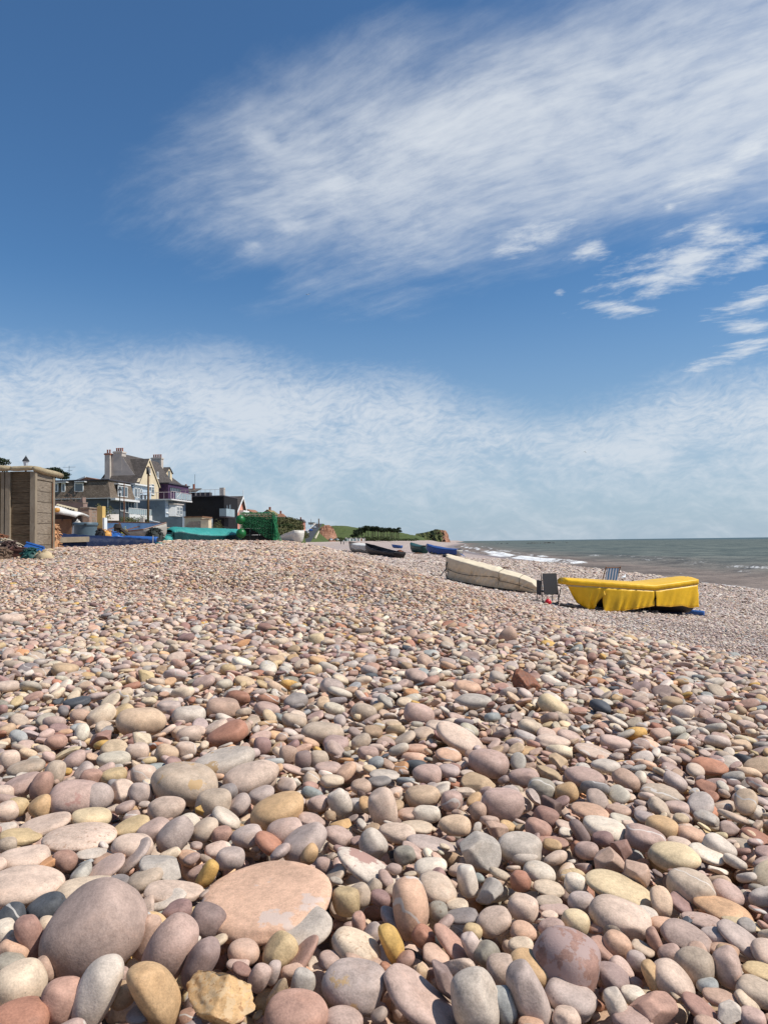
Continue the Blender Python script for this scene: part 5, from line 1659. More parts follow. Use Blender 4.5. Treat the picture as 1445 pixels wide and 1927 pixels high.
def netpt(u, v):        # u across 0..1, v 0 = back of the top, .35 = front edge of the top, 1 = hanging low
    x = -W_ - .06 + u * (2 * W_ + .12)
    if v < .35: return Vector((x, .4 - 1.14 * v / .35, zt + .03 * wv(u * 6 + v * 5)))
    t = (v - .35) / .65
    low = float(np.interp(u, [0, .25, .5, .72, .9, 1], [.55, .50, .66, .84, .93, .98]))
    return Vector((x + .04 * wu(v * 6), -.75 - .05 * math.sin(t * 3) - .03 * wv(u * 9 + v * 3), zt - .02 - t * low * zt))
mb = MB(); nu, nv_ = 26, 24
for i in range(nu + 1): mb.tube([netpt(i / nu + .012 * (-1) ** j, j / nv_) for j in range(nv_ + 1)], .0065, 4)
for j in range(nv_ + 1): mb.tube([netpt(i / nu, j / nv_ + .012 * (-1) ** i) for i in range(nu + 1)], .0075, 4)
mb.build('draped_net', NETG, st_)
mb = MB(); g_ = random.Random(5)
for i in range(46):
    x = W_ + .05 + g_.gauss(0, .05) ; p0 = Vector((x, -.72 + g_.gauss(0, .06), zt * g_.uniform(.7, 1.0)))
    mb.tube([p0, p0 + Vector((g_.gauss(.04, .06), -.04, -zt * .4)), Vector((x + g_.gauss(.12, .12), -.8 + g_.gauss(0, .08), .02))], .013, 4)
for i in range(60):
    c = Vector((g_.uniform(-W_, W_), g_.uniform(-.75, .2), zt + .03)); d = Vector((g_.uniform(-1, 1), g_.uniform(-1, 1), g_.uniform(-.1, .3))) * .14
    mb.tube([c - d, c + Vector((0, 0, .05)), c + d], .012, 4)
mb.build('bunched_net', NETG, st_)
mb = MB()
for i in range(8): mb.tube([netpt(u, .36 + .06 * math.sin(u * 9 + i) + .01 * i) for u in np.linspace(0, 1, 20)], .007, 4)
mb.build('head_rope', ROPET, st_)
def float_ball(px, py, D_, r_, label):
    p = at(px, py, D_); o = thing('net_float', label, 'float', p)
    MB().lathe([(.001, -r_), (r_ * .5, -r_ * .87), (r_ * .87, -r_ * .5), (r_, 0), (r_ * .87, r_ * .5), (r_ * .5, r_ * .87), (.03, r_), (.025, r_ + .04)], 18).build('ball', GRN_B, o, True)
    MB().tube([(0, 0, r_), (.02, 0, r_ + .2)], .012, 5).build('cord', NETG, o)
float_ball(452.5, 978, 44.9, .29, 'green plastic float hung high on the stack of fishing pots')
float_ball(454, 1004, 45.0, .31, 'green plastic float on the ground at the stack of fishing pots')

# white dinghy beyond
boat('white clinker dinghy with its square stern towards the water, past the net-draped pots', on_ground(526, 60), on_ground(563, 57), 1.15, .22, 1.02, HULL_W, HULL_W, HULL_G, keel=.10, shp=1.05)

# ---- wooden store of thick planks
Mx, My = -9.98, 21.2
zb = gz(Mx, My) - .15
hut = thing('plank_store', 'weathered plank store with rounded log capping on the shingle', 'shed', (Mx, My, zb))
HT = float(at(58, 884, My).z) - zb
LU, LV = 4.2, 1.22
def H_(a_, b__, z): return (-a_ * .995 + .02 * b__, b__ * .998 + .06 * a_, z)
nP = 8
def planks(p0, p1, z0, z1, n, mat, name, thick=.05):
    """boards laid edge to edge between two plan points; one panel"""
    d = Vector(p1) - Vector(p0); L_ = d.length; rz = math.atan2(d.y, d.x); mb = MB(); g_ = random.Random(n + int(L_ * 100))
    for i in range(n):
        h_ = (z1 - z0) / n
        c = Vector(p0) + d / 2; mb.box((c.x, c.y, z0 + h_ * (i + .5)), (L_ - g_.uniform(0, .01), thick + g_.uniform(-.008, .008), h_ - .012), rz, g_.uniform(-.03, .03))
    return mb.build(name, mat, hut, bevel=.006)
planks(H_(.10, .05, 0), H_(.72, .05, 0), .0, HT - .05, nP, WOOD_H, 'camera_wall_panel') if False else None
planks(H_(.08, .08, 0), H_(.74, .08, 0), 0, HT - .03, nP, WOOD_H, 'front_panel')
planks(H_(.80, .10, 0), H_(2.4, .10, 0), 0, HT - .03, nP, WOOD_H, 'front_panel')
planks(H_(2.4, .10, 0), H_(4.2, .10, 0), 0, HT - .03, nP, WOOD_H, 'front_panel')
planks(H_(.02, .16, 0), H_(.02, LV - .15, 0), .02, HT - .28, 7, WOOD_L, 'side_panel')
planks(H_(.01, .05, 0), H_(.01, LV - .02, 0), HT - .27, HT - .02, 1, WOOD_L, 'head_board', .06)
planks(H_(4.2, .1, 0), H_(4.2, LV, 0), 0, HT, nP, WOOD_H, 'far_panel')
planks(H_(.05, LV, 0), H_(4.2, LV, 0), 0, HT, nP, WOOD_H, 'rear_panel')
for a_, b__, w_ in ((.02, .03, .16), (.02, LV - .06, .14), (.77, .04, .15), (2.4, .05, .15), (.92, .02, .10)):
    c = H_(a_, b__, HT / 2 - .02); MB().box(c, (w_, w_ * .8, HT - .06)).build('post', WOOD_V, hut, bevel=.012)
MB().tube([H_(-.02, LV - .155, .03), H_(-.05, LV - .155, .03), H_(-.05, LV - .155, HT - .3)], .012, 5).build('iron_strap', RUST, hut)
g_ = random.Random(2)
for p0, p1, rr in ((H_(-.06, -.10, HT + .02), H_(-.04, LV + .45, HT - .03), .088), (H_(-.02, -.02, HT + .045), H_(.70, -.02, HT + .04), .072), (H_(.68, -.04, HT + .05), H_(2.3, -.04, HT + .06), .085), (H_(2.3, -.02, HT + .05), H_(4.3, -.02, HT + .05), .1)):
    p0, p1 = Vector(p0), Vector(p1)
    MB().tube([p0.lerp(p1, t) + Vector((0, 0, g_.uniform(-.006, .006))) for t in np.linspace(0, 1, 7)], [rr * x for x in (.82, 1, 1, 1.02, 1, 1, .80)], 12).build('log_cap', LOG, hut, True)
# gear lying before it
heap('canvas_sheet', 'beige canvas sheet heaped against the front of the plank store', 'sheet', on_ground(8, 19.0, dz=-.05), (.62, .5), .46, T_BEI, 91, 4)
heap('iron_chain', 'rusty orange chain heaped on the beige canvas sheet', 'chain', on_ground(1, 19.2, dz=.34), (.22, .2), .16, RUST, 92, 50, .09)
heap('rope_coil', 'dark brown tarred rope coil below the beige canvas sheet', 'rope', on_ground(17, 17.9), (.24, .24), .34, paint('tarred_rope', (.06, .032, .026), .85, .3, 20), 93, 70, .13)
def crate(name, label, q, size, mat, rz, rx=0, ry=0):
    o = thing(name, label, 'crate', q); o.rotation_euler = (rx, ry, rz); X, Y_, Z = size
    MB().box((0, 0, .015), (X, Y_, .03)).build('floor', mat, o)
    for s in (-1, 1):
        MB().box((s * X / 2, 0, Z / 2), (.025, Y_, Z)).build('wall', mat, o, bevel=.006); MB().box((0, s * Y_ / 2, Z / 2), (X - .03, .025, Z)).build('wall', mat, o, bevel=.006)
    MB().box((0, -Y_ / 2 - .012, Z - .02), (X + .03, .03, .04)).build('rim', mat, o); MB().box((0, Y_ / 2 + .012, Z - .02), (X + .03, .03, .04)).build('rim', mat, o)
crate('wooden_crate', 'brown wooden crate half buried in the pebbles before the plank store', on_ground(35, 17.7, dz=-.03), (.34, .3, .26), paint('red_brown_wood', (.12, .05, .035), .85, .3, 6), .3, .15, .1)
crate('plastic_crate', 'blue plastic fish crate tipped against the corner of the plank store', on_ground(66, 18.6, dz=.06), (.50, .30, .16), T_BLU, -.25, R(-38), R(14))
heap('net_heap', 'dark green net bundle on the pebbles below the blue crate', 'fishing net', on_ground(60, 17.4), (.22, .2), .20, T_DGR, 94, 40, .1)
heap('canvas_scrap', 'crumpled sand-coloured canvas scrap on the pebbles below the blue crate', 'canvas', on_ground(86, 17.3), (.20, .16), .17, paint('sand_canvas', (.52, .40, .24), .9, .15, 6), 95, 8, .1)
heap('rope_coil', 'rusty tangle of wire and rope at the lower edge of the gear pile', 'rope', on_ground(5, 17.2), (.2, .2), .22, paint('dull_rope', (.15, .095, .06), .9, .35, 14), 96, 60, .12)
heap('rope_bundle', 'orange and cream rope bundle hanging behind the plank store corner', 'rope', on_ground(100, 24.2, dz=.0), (.2, .2), .72, paint('orange_rope', (.48, .24, .11), .85, .35, 12, (.6, .5, .36)), 97, 90, .16)
def plank_lying(px, D_, ln, label, mat=WOOD_L, rz=.3):
    o = MB().box(on_ground(px, D_, dz=.05), (ln, .12, .06), rz, .1, .05).build('loose_plank', mat, None, bevel=.01); tag(o, label, 'plank')
plank_lying(33, 18.3, .8, 'pale broken plank lying on top of the gear by the wooden crate')
# ------------------------------------------------------------------ houses behind the beach
class House:
    """a building set by the corner nearest the camera; face 'u' looks to the camera, face 'v' to the sea"""
    def __init__(s, name, label, px, D, zb, lu, lv, turn=8.5, cat='house'):
        p = at(px, 1000, D); s.M = Vector((p.x, p.y, zb))
        t = R(turn); s.u = Vector((-math.cos(t), math.sin(t), 0)); s.v = Vector((math.sin(t), math.cos(t), 0))
        s.lu, s.lv = lu, lv
        s.o = thing(name, label, cat, s.M); s.n = {'u': -s.v, 'v': -s.u}
    def W(s, a, b_, z): return s.u * a + s.v * b_ + Vector((0, 0, z))
    def hit(s, face, px, py, off=0.0):
        d = Vector(ray(px, py)); e = Vector(EYE); n = s.n[face]; p0 = s.M + n * off
        q = e + d * ((p0 - e).dot(n) / d.dot(n)); r_ = q - s.M
        return r_.dot(s.u if face == 'u' else s.v), r_.z
    def zat(s, py, a=0.0, b_=0.0, px=None):
        q = s.M + s.W(a, b_, 0); return (float(at(px or 200, py, q.y).z) - s.M.z)
    def at_face(s, face, t, z, off=0.0):
        return (s.W(t, 0, z) if face == 'u' else s.W(0, t, z)) + s.n[face] * off
    def block(s, name, mat, a, b_, z, parent=None):
        mb = MB(); c = [s.W(a[i], b_[j], z[k_]) for i in (0, 1) for j in (0, 1) for k_ in (0, 1)]
        mb.add(c, [(0, 1, 3, 2), (4, 6, 7, 5), (0, 4, 5, 1), (2, 3, 7, 6), (0, 2, 6, 4), (1, 5, 7, 3)])
        return mb.build(name, mat, parent or s.o)
    def poly(s, name, mat, pts, ext, parent=None):
        n = len(pts); e = Vector(ext); a = [Vector(p) for p in pts]; mb = MB()
        fs = [tuple(range(n)), tuple(range(2 * n - 1, n - 1, -1))] + [(i, (i + 1) % n, n + (i + 1) % n, n + i) for i in range(n)]
        mb.add(a + [p + e for p in a], fs); return mb.build(name, mat, parent or s.o)
    def window(s, face, t0, t1, z0, z1, off=0.0, bars=1, cross=False, mat=None, sill=True, name='window', fr=.09):
        mat = mat or WHITE; ax = s.u if face == 'u' else s.v; n = s.n[face]; up = Vector((0, 0, 1)); o = s.at_face(face, t0, z0, off)
        w_, h_ = t1 - t0, z1 - z0; mb = MB()
        def bar(x0, x1, y0, y1, d=.09): mb.prism([(x0, y0), (x1, y0), (x1, y1), (x0, y1)], o - n * .02, ax, up, n * (d + .02))
        bar(0, fr, 0, h_); bar(w_ - fr, w_, 0, h_); bar(fr, w_ - fr, 0, fr); bar(fr, w_ - fr, h_ - fr, h_)
        for i in range(1, bars + 1): bar(w_ * i / (bars + 1) - fr / 2.5, w_ * i / (bars + 1) + fr / 2.5, fr, h_ - fr, .075)
        if cross: bar(fr, w_ - fr, h_ * .5 - fr / 3, h_ * .5 + fr / 3, .065)
        if sill: bar(-.08, w_ + .08, -.10, 0, .17)
        f = mb.build(name, mat, s.o)
        g_ = MB().prism([(fr, fr), (w_ - fr, fr), (w_ - fr, h_ - fr), (fr, h_ - fr)], o - n * .01, ax, up, n * .045).build('pane', GLASS, f)
        return f
    def winpx(s, face, x0, y0, x1, y1, off=0.0, **kw):
        a0, z0 = s.hit(face, (x0 + x1) / 2, y1, off); _, z1 = s.hit(face, (x0 + x1) / 2, y0, off)
        t0, _ = s.hit(face, x0, y0, off); t1, _ = s.hit(face, x1, y0, off)
        return s.window(face, min(t0, t1), max(t0, t1), z0, z1, off, **kw)

def zpy(px, py, D): return float(at(px, py, D).z)

# --- brown tile-hung house with slate-grey ground floor
D = 104.0; zb = gz(-38, 104) - .6
h = House('tile_hung_house', 'flat-roofed house hung with brown tiles over a dark slate-grey ground floor', 207, D, zb, 17.0, 7.0)
z_eave = h.hit('u', 207, 937)[1]; z_top = h.hit('u', 207, 903)[1] 
h.block('ground_floor_wall', DARKR, (0, h.lu), (0, h.lv), (0, z_eave - .1))
s_ = .55
c0 = [h.W(-.25, -.25, z_eave), h.W(h.lu, -.25, z_eave), h.W(h.lu, h.lv, z_eave), h.W(-.25, h.lv, z_eave)]
c1 = [h.W(s_, s_, z_top), h.W(h.lu, s_, z_top), h.W(h.lu, h.lv, z_top), h.W(s_, h.lv, z_top)]
MB().add(c0 + c1, [(3, 2, 1, 0), (4, 5, 6, 7)] + [(i, (i + 1) % 4, 4 + (i + 1) % 4, 4 + i) for i in range(4)]).build('tile_hung_storey', SHAKE, h.o)
h.block('flat_roof', DGREY, (s_ - .25, h.lu + .2), (s_ - .25, h.lv), (z_top + .003, z_top + .16))
h.block('eaves_trim', WHITEM, (-.34, h.lu), (-.36, -.255), (z_eave - .09, z_eave + .02))
for x0, x1 in ((104, 111), (117, 124), (141, 158)):
    f = h.winpx('u', x0, 909, x1, 926, -.15, bars=0, sill=False, fr=.14)
a0, z0 = h.hit('u', 149.5, 927, .3); _, z1 = h.hit('u', 149.5, 908, .3)
for x0, x1 in ((103.5, 125), (140.5, 159.5)):
    t1, _ = h.hit('u', x0, 909, .3); t0, _ = h.hit('u', x1, 909, .3)
    h.poly('dormer_hood', WHITEM, [h.W(t0, -.30, z1 + .05), h.W(t1, -.30, z1 + .05), h.W(t1, .5, z1 + .05), h.W(t0, .5, z1 + .05)], (0, 0, .14))
for (x0, y0, x1, y1, bars) in ((222, 915, 240, 935, 2),): h.winpx('v', x0, y0, x1, y1, .12, bars=bars, sill=False)
h.poly('dormer_hood', WHITEM, [h.W(-.3, h.hit('v', 220, 915)[0], h.hit('v', 231, 913)[1]), h.W(-.3, h.hit('v', 243, 915)[0], h.hit('v', 231, 913)[1]), h.W(.8, h.hit('v', 243, 915)[0], h.hit('v', 231, 913)[1]), h.W(.8, h.hit('v', 220, 915)[0], h.hit('v', 231, 913)[1])], (0, 0, .18))
h.winpx('v', 236, 944, 258, 966, .02, bars=3, sill=False); h.winpx('v', 226, 944, 233, 962, .02, bars=0, sill=False)
# balcony slab and rails along the sea front
b1 = h.lv
h.block('balcony', WHITEM, (-.95, -.27), (-.2, b1), (z_eave - .32, z_eave - .02))
tb0 = h.hit('v', 243, 967, 2.0); tb1 = h.hit('v', 287, 970, 2.0)
h.block('terrace_wall', WHITEM, (-2.1, -1.9), (tb0[0], h.lv + 3), (-.4, tb0[1] - .02))
rl = MB()
zr0, zr1 = tb0[1], h.hit('v', 243, 956, 2.0)[1]
for i in range(15):
    b_ = tb0[0] + (h.lv + 3 - tb0[0]) * i / 14; c = h.W(-2.0, b_, (zr0 + zr1) / 2); rl.box(c, (.07, .07, zr1 - zr0), -R(8.5))
rl.tube([h.W(-2.0, tb0[0], zr1), h.W(-2.0, h.lv + 3, zr1)], .04, 6); rl.build('balcony_rail', WHITE, h.o)
h.poly('glass_screen', GLASSB, [h.W(-2.0, tb0[0], zr0 + .05), h.W(-2.0, h.lv + 3, zr0 + .05), h.W(-2.0, h.lv + 3, zr1 - .08), h.W(-2.0, tb0[0], zr1 - .08)], h.u * .02)
h.block('downpipe', WHITEM, (.18, .27), (-.12, -.03), (0, z_eave - .1))
MB().tube([h.W(8.6, 4, z_top), h.W(8.6, 4, z_top + 2.6)], .03, 5).tube([h.W(7.6, 4, z_top + 2.4), h.W(9.6, 4, z_top + 2.4)], .02, 4).tube([h.W(8.1, 4, z_top + 1.9), h.W(8.9, 4, z_top + 1.9)], .02, 4).build('aerial', PLAST_K, h.o)
# --- clay-tiled roof behind it
h2 = House('tiled_house', 'low house with a clay tile roof and white gable edge behind the tile-hung one', 172, 116, gz(-45, 116), 3.4, 9)
zr = h2.hit('u', 172, 897)[1]; ze = h2.hit('u', 172, 906)[1]
h2.block('wall', WHITEM, (0, 3.4), (0, 9), (0, ze))
h2.poly('roof', CLAYT, [h2.W(-4.3, 1, ze - .5), h2.W(3.8, .2, ze - .1), h2.W(1.0, .2, zr), h2.W(-2.6, 1.0, zr - .7)], h2.v * 8)
h2.poly('bargeboard', WHITE, [h2.W(3.9, 0, ze - .1), h2.W(3.6, 0, ze - .2), h2.W(1.0, 0, zr - .1), h2.W(1.0, 0, zr + .12)], h2.v * .15)
# --- big cream gabled house
D = 126.0; zb = gz(-41, 126) - .5
h = House('gabled_house', 'tall cream house with a steep sea-facing gable and grey rendered end with chimneys', 262, D, zb, 7.3, 13.0)
zr = h.hit('u', 228, 857)[1] + .4; ze = h.hit('u', 262, 905)[1]; al, zl = h.hit('u', 187, 893); am, _ = h.hit('u', 226, 857)
zr = max(zr, ze + 3)
h.poly('end_wall', GREYR, [h.W(0, 0, 0), h.W(al, 0, 0), h.W(al, 0, zl - .9), h.W(al - 1.0, 0, zl - .5), h.W(am + 1.9, 0, zr - 2.2), h.W(am + 1.2, 0, zr), h.W(am, 0, zr), h.W(0, 0, ze)], h.v * .4)
h.block('sea_wall', CREAM, (0, .4), (.4, 14.5), (0, ze - .1)); h.block('rear_wall', GREYR, (al - .4, al), (.4, 14.5), (0, ze))
h.poly('roof', SLATE, [h.W(-.35, .05, ze - .25), h.W(am, .05, zr + .0), h.W(am, 14.5, zr), h.W(-.35, 14.5, ze - .25)], (0, 0, -.2))
h.poly('roof', SLATE, [h.W(al + .3, .05, ze - .25), h.W(am, .05, zr), h.W(am, 14.5, zr), h.W(al + .3, 14.5, ze - .25)], (0, 0, -.2))
h.block('roof_light', GLASS, (1.6, 2.4), (1.3, 2.3), (ze + (zr - ze) * .40, ze + (zr - ze) * .40 + .12))
def chimney(H_, a_, b_, w_, d_, z0, z1, mat, pots, cap=None):
    c = H_.block('chimney', mat, (a_ - w_ / 2, a_ + w_ / 2), (b_, b_ + d_), (z0, z1))
    k_ = H_.block('cap', cap or mat, (a_ - w_ / 2 - .10, a_ + w_ / 2 + .10), (b_ - .10, b_ + d_ + .10), (z1 - .30, z1 - .08), c)
    for i in range(pots):
        q = H_.W(a_ + (i - (pots - 1) / 2) * w_ / max(1, pots) * .9, b_ + d_ / 2, z1); MB().lathe([(.16, 0), (.13, .12), (.12, .5), (.155, .55), (.155, .62), (.10, .62)], 10, q).build('chimney_pot', RED_C, c, True)
a_, z1 = h.hit('u', 205, 853); chimney(h, a_, -.45, .95, 1.0, 2, z1, GREYR, 2, RED_C)
a_, z1 = h.hit('u', 222, 849); chimney(h, a_, -.02, 1.55, 1.4, zr - 3, z1, GREYR, 4)
# cross gable towards the sea
b0, zg = h.hit('v', 263, 907, .6); b1, _ = h.hit('v', 299, 904, .6); bm, zp = h.hit('v', 280.5, 863, .6)
h.poly('gable_wall', CREAM, [h.W(-.6, b0, 0), h.W(-.6, b1, 0), h.W(-.6, b1, zg), h.W(-.6, bm, zp - .15), h.W(-.6, b0, zg)], h.u * .5)
for bb in (b0 - .25, b1 + .25):
    h.poly('roof', SLATE, [h.W(-.75, bb, zg - .35), h.W(-.75, bm, zp), h.W(5.2, bm, zp), h.W(5.2, bb, zg - .35)], (0, 0, -.16))
    h.poly('bargeboard', CREAM, [h.W(-.80, bb, zg - .55), h.W(-.80, bb, zg - .25), h.W(-.80, bm, zp + .06), h.W(-.80, bm, zp - .3)], h.u * .04)
h.winpx('v', 279, 882, 283, 892, .62, bars=0); h.winpx('v', 279.5, 911, 283.5, 930, .62, bars=0, cross=True); h.winpx('v', 285, 911, 290, 930, .62, bars=0, cross=True)
h.winpx('v', 295.6, 888, 298.3, 900, .62, bars=0)
# --- second gabled house with the dormer
h3 = House('dormered_house', 'purple rendered house with slate roof and a cream dormer, beyond the tall cream house', 299, 139, gz(-42, 139), 8, 11)
ze = h3.hit('v', 312, 910)[1]; zr = h3.hit('u', 275, 868)[1]
h3.block('wall', PURP, (0, 8), (0, 11), (0, ze))
h3.poly('roof', SLATE, [h3.W(-.3, -.2, ze), h3.W(4, -.2, zr), h3.W(4, 8.5, zr - .3), h3.W(-.3, 11, ze)], (0, 0, -.2)); h3.poly('roof', SLATE, [h3.W(8.3, -.2, ze), h3.W(4, -.2, zr), h3.W(4, 8.5, zr - .3), h3.W(8.3, 11, ze)], (0, 0, -.2))
h3.poly('gable_wall', GREYR, [h3.W(0, 0, ze), h3.W(8, 0, ze), h3.W(4, 0, zr - .2)], h3.v * .2)
a_, z1 = h3.hit('u', 296, 861); chimney(h3, a_ + 1.6, 3.0, 2.0, 1.0, ze, z1 + .4, GREYR, 5)
t0, _ = h3.hit('v', 312, 900); t1, _ = h3.hit('v', 323.5, 900); zd0 = h3.hit('v', 317, 907)[1]; zd1 = h3.hit('v', 317, 889)[1]; zd2 = h3.hit('v', 318, 880)[1]
dm = h3.poly('dormer', CREAM, [h3.W(-.1, t0, zd0), h3.W(-.1, t1, zd0), h3.W(-.1, t1, zd1), h3.W(-.1, (t0 + t1) / 2, zd2), h3.W(-.1, t0, zd1)], h3.u * .3)
h3.block('dormer_cheek', DGREY, (.2, 3.6), (t0 + .02, t0 + .25), (zd0, zd1)); h3.block('dormer_cheek', DGREY, (.2, 3.6), (t1 - .25, t1 - .02), (zd0, zd1))
for bb in (t0 - .15, t1 + .15): h3.poly('dormer_roof', SLATE, [h3.W(-.3, bb, zd1 - .1), h3.W(-.3, (t0 + t1) / 2, zd2 + .1), h3.W(4.0, (t0 + t1) / 2, zd2 + .1), h3.W(4.0, bb, zd1 - .1)], (0, 0, -.1))
h3.winpx('v', 316, 885, 320, 905, .12, bars=0, sill=False, mat=CREAM)
t0, _ = h3.hit('v', 300, 900); t1, _ = h3.hit('v', 304.5, 900)
h3.window('v', t0, t1, h3.hit('v', 300, 905)[1], h3.hit('v', 300, 889)[1], .1, bars=0)
# --- dark plum block with a window band
h4 = House('flat_roofed_block', 'plum-grey flat-roofed block with a ribbon window beside the dormered house', 317, 133, gz(-38, 133), 5.5, 9)
zt = h4.hit('u', 317, 910)[1]
h4.block('wall', PURP, (0, 5.5), (0, 9), (0, zt)); h4.block('roof', DGREY, (-.2, 5.6), (-.2, 9.2), (zt, zt + .2))
h4.winpx('v', 320, 918, 339, 926, .02, bars=5, sill=False, mat=DGREY)
# --- blue-grey house with a bay and roof terrace
h5 = House('seafront_house', 'blue-grey rendered house with a white bay and glazed roof terrace', 311, 112, gz(-34, 112) - 1.2, 7.0, 7.5)
zt = h5.hit('u', 311, 941)[1]
h5.block('wall', BLUER, (0, 7), (0, 7.5), (0, zt)); h5.block('roof_terrace', WHITEM, (-1.1, 7.1), (-.1, 7.6), (zt, zt + .18))
h5.block('corner_board', PALEB, (-.06, -.003), (0, 1.0), (0, zt))
zb0 = h5.hit('v', 325, 972)[1]; zb1 = h5.hit('v', 325, 950)[1]; t0, _ = h5.hit('v', 318, 960); t1, _ = h5.hit('v', 335, 960)
bay = h5.poly('bay', WHITEM, [h5.W(-.02, t0, zb0), h5.W(-.9, t0 + .6, zb0), h5.W(-.9, t1 - .3, zb0), h5.W(-.02, t1, zb0)], (0, 0, zb1 - zb0))
h5.poly('bay_roof', GREYR, [h5.W(-.02, t0 - .2, zb1), h5.W(-1.1, t0 + .5, zb1), h5.W(-1.1, t1 - .2, zb1), h5.W(-.02, t1 + .2, zb1)], (0, 0, .15))
h5.window('v', t0 + .8, (t0 + t1) / 2, zb0 + .3, zb1 - .3, .92, bars=1, cross=True, sill=False); h5.window('v', (t0 + t1) / 2 + .1, t1 - .5, zb0 + .3, zb1 - .3, .92, bars=1, cross=True, sill=False)
h5.winpx('v', 312.5, 953, 316.5, 965, .02, bars=0)
h5.block('garden_wall', BLUER, (-3.2, -2.9), (-1, 11), (-.5, h5.hit('v', 330, 974)[1])); h5.block('garden_wall', BLUER, (-2.9, 0), (-1, -.7), (-.5, h5.hit('v', 318, 974)[1]))
zs = zt + .18; rl = MB(); zz = h5.hit('v', 320, 926)[1]
for i in range(9):
    b_ = -.1 + 7.6 * i / 8; rl.box(h5.W(-1.0 - .0, b_, zs + (zz - zs) / 2), (.06, .06, zz - zs), -R(8.5))
for i in range(8): rl.box(h5.W(-1 + 8 * i / 7, -.05, zs + .5), (.05, .05, 1.0))
rl.tube([h5.W(7, -.05, zs + 1), h5.W(-1, -.05, zs + 1)], .035, 5).tube([h5.W(-1, -.05, zz), h5.W(-1, 7.5, zz)], .035, 5).tube([h5.W(-1, 2, zs + .3), h5.W(-1, 3.5, zz)], .035, 5).build('terrace_rail', paint('rose_white_rail', (.58, .48, .47), .6), h5.o)
h5.poly('glass_screen', GLASSB, [h5.W(-1.0, 1.5, zs + .1), h5.W(-1.0, 7.4, zs + .1), h5.W(-1.0, 7.4, zz - .08), h5.W(-1.0, 1.5, zz - .08)], h5.u * .02)
MB().box(h5.W(4.6, 1.6, zs + .72), (1.7, .7, .06)).box(h5.W(4.6, .9, zs + .42), (1.7, .25, .05)).box(h5.W(3.9, 1.5, zs + .35), (.08, .6, .7)).box(h5.W(5.3, 1.5, zs + .35), (.08, .6, .7)).build('picnic_table', WOOD_D, h5.o)
# pale blue two-storey wing between the tile-hung house and the gable
h6 = House('pale_blue_house', 'narrow pale blue house with tall white windows between the tile-hung and cream houses', 250.5, 111.6, gz(-37, 112), 5, 6.0)
zt = h6.hit('u', 250, 912)[1]
h6.block('wall', PALEB, (0, 5), (0, 6), (0, zt)); h6.block('roof', WHITEM, (-.4, 5.2), (-.1, 6.1), (zt, zt + .2))
h6.winpx('v', 253, 918, 258, 936, .02, bars=0, sill=False); h6.winpx('v', 259.5, 919, 263, 937, .02, bars=0, sill=False); h6.winpx('v', 264.5, 920, 267.5, 928, .02, bars=0, sill=False)
# --- black box house
h7 = House('black_clad_house', 'modern black-clad box house with a glass balcony', 422, 131, gz(-28, 131) - 1.0, 8.0, 7.8, 6)
zt = h7.hit('u', 422, 934)[1]; lu = h7.hit('u', 338, 940)[0]
h7.block('cladding', BLACKC, (0, lu), (0, 8.0), (0, zt)); h7.block('parapet', DGREY, (-.06, lu + .06), (-.06, 8.06), (zt, zt + .18))
h7.winpx('v', 426, 950, 429, 969, .02, bars=0, sill=False, mat=DGREY); h7.winpx('v', 431, 949, 434.5, 966, .02, bars=0, sill=False, mat=DGREY)
t0, z0 = h7.hit('v', 426, 971, 1.2); t1, _ = h7.hit('v', 442, 970, 1.2); z1 = h7.hit('v', 434, 958, 1.2)[1]
h7.block('balcony', DGREY, (-1.2, 0), (t0, t1), (z0 - .2, z0)); h7.poly('glass_screen', GLASSB, [h7.W(-1.2, t0, z0), h7.W(-1.2, t1, z0), h7.W(-1.2, t1, z1), h7.W(-1.2, t0, z1)], h7.u * .03)
h7.poly('glass_screen', GLASSB, [h7.W(-1.2, t0, z0), h7.W(0, t0, z0), h7.W(0, t0, z1), h7.W(-1.2, t0, z1)], h7.v * .03)
gl = MB(); zg = zt + .18
for i in range(10): gl.box(h7.W(lu * i / 9, .6, zg + .55), (.05, .05, 1.1))
gl.tube([h7.W(0, .6, zg + 1.1), h7.W(lu, .6, zg + 1.1)], .03, 5).build('roof_rail', GREYR, h7.o)
h7.block('roof_vent', GREYR, (1.0, 1.8), (3, 3.8), (zg, zg + 1.6)); h7.block('roof_vent', DGREY, (3.6, 6.0), (3, 4.2), (zg, zg + .8))
# --- small dark pitched building behind it
h8 = House('slate_roofed_annexe', 'dark annexe with a shallow slate roof and two vents, behind the black-clad house', 361, 146, gz(-38, 146), 4.4, 6, 6)
z0 = h8.hit('u', 361, 927)[1]; z1 = h8.hit('u', 361, 922)[1]
h8.block('wall', DGREY, (-.8, 4.4), (0, 6), (0, z0)); h8.poly('roof', SLATE, [h8.W(4.8, -.3, z0), h8.W(-1, -.3, z0 + .05), h8.W(-1, 3, z1 + .4), h8.W(4.0, 3, z1 + .4)], (0, 0, .12))
for a_ in (1.9, .3): MB().tube([h8.W(a_, 2, z1 - .2), h8.W(a_, 2, z1 + 1.3)], .2, 8).build('vent', RED_C, h8.o)
MB().tube([h8.W(.2, 2.4, z1), h8.W(.2, 2.4, z1 + 3.3)], .035, 5).build('aerial', PLAST_K, h8.o)
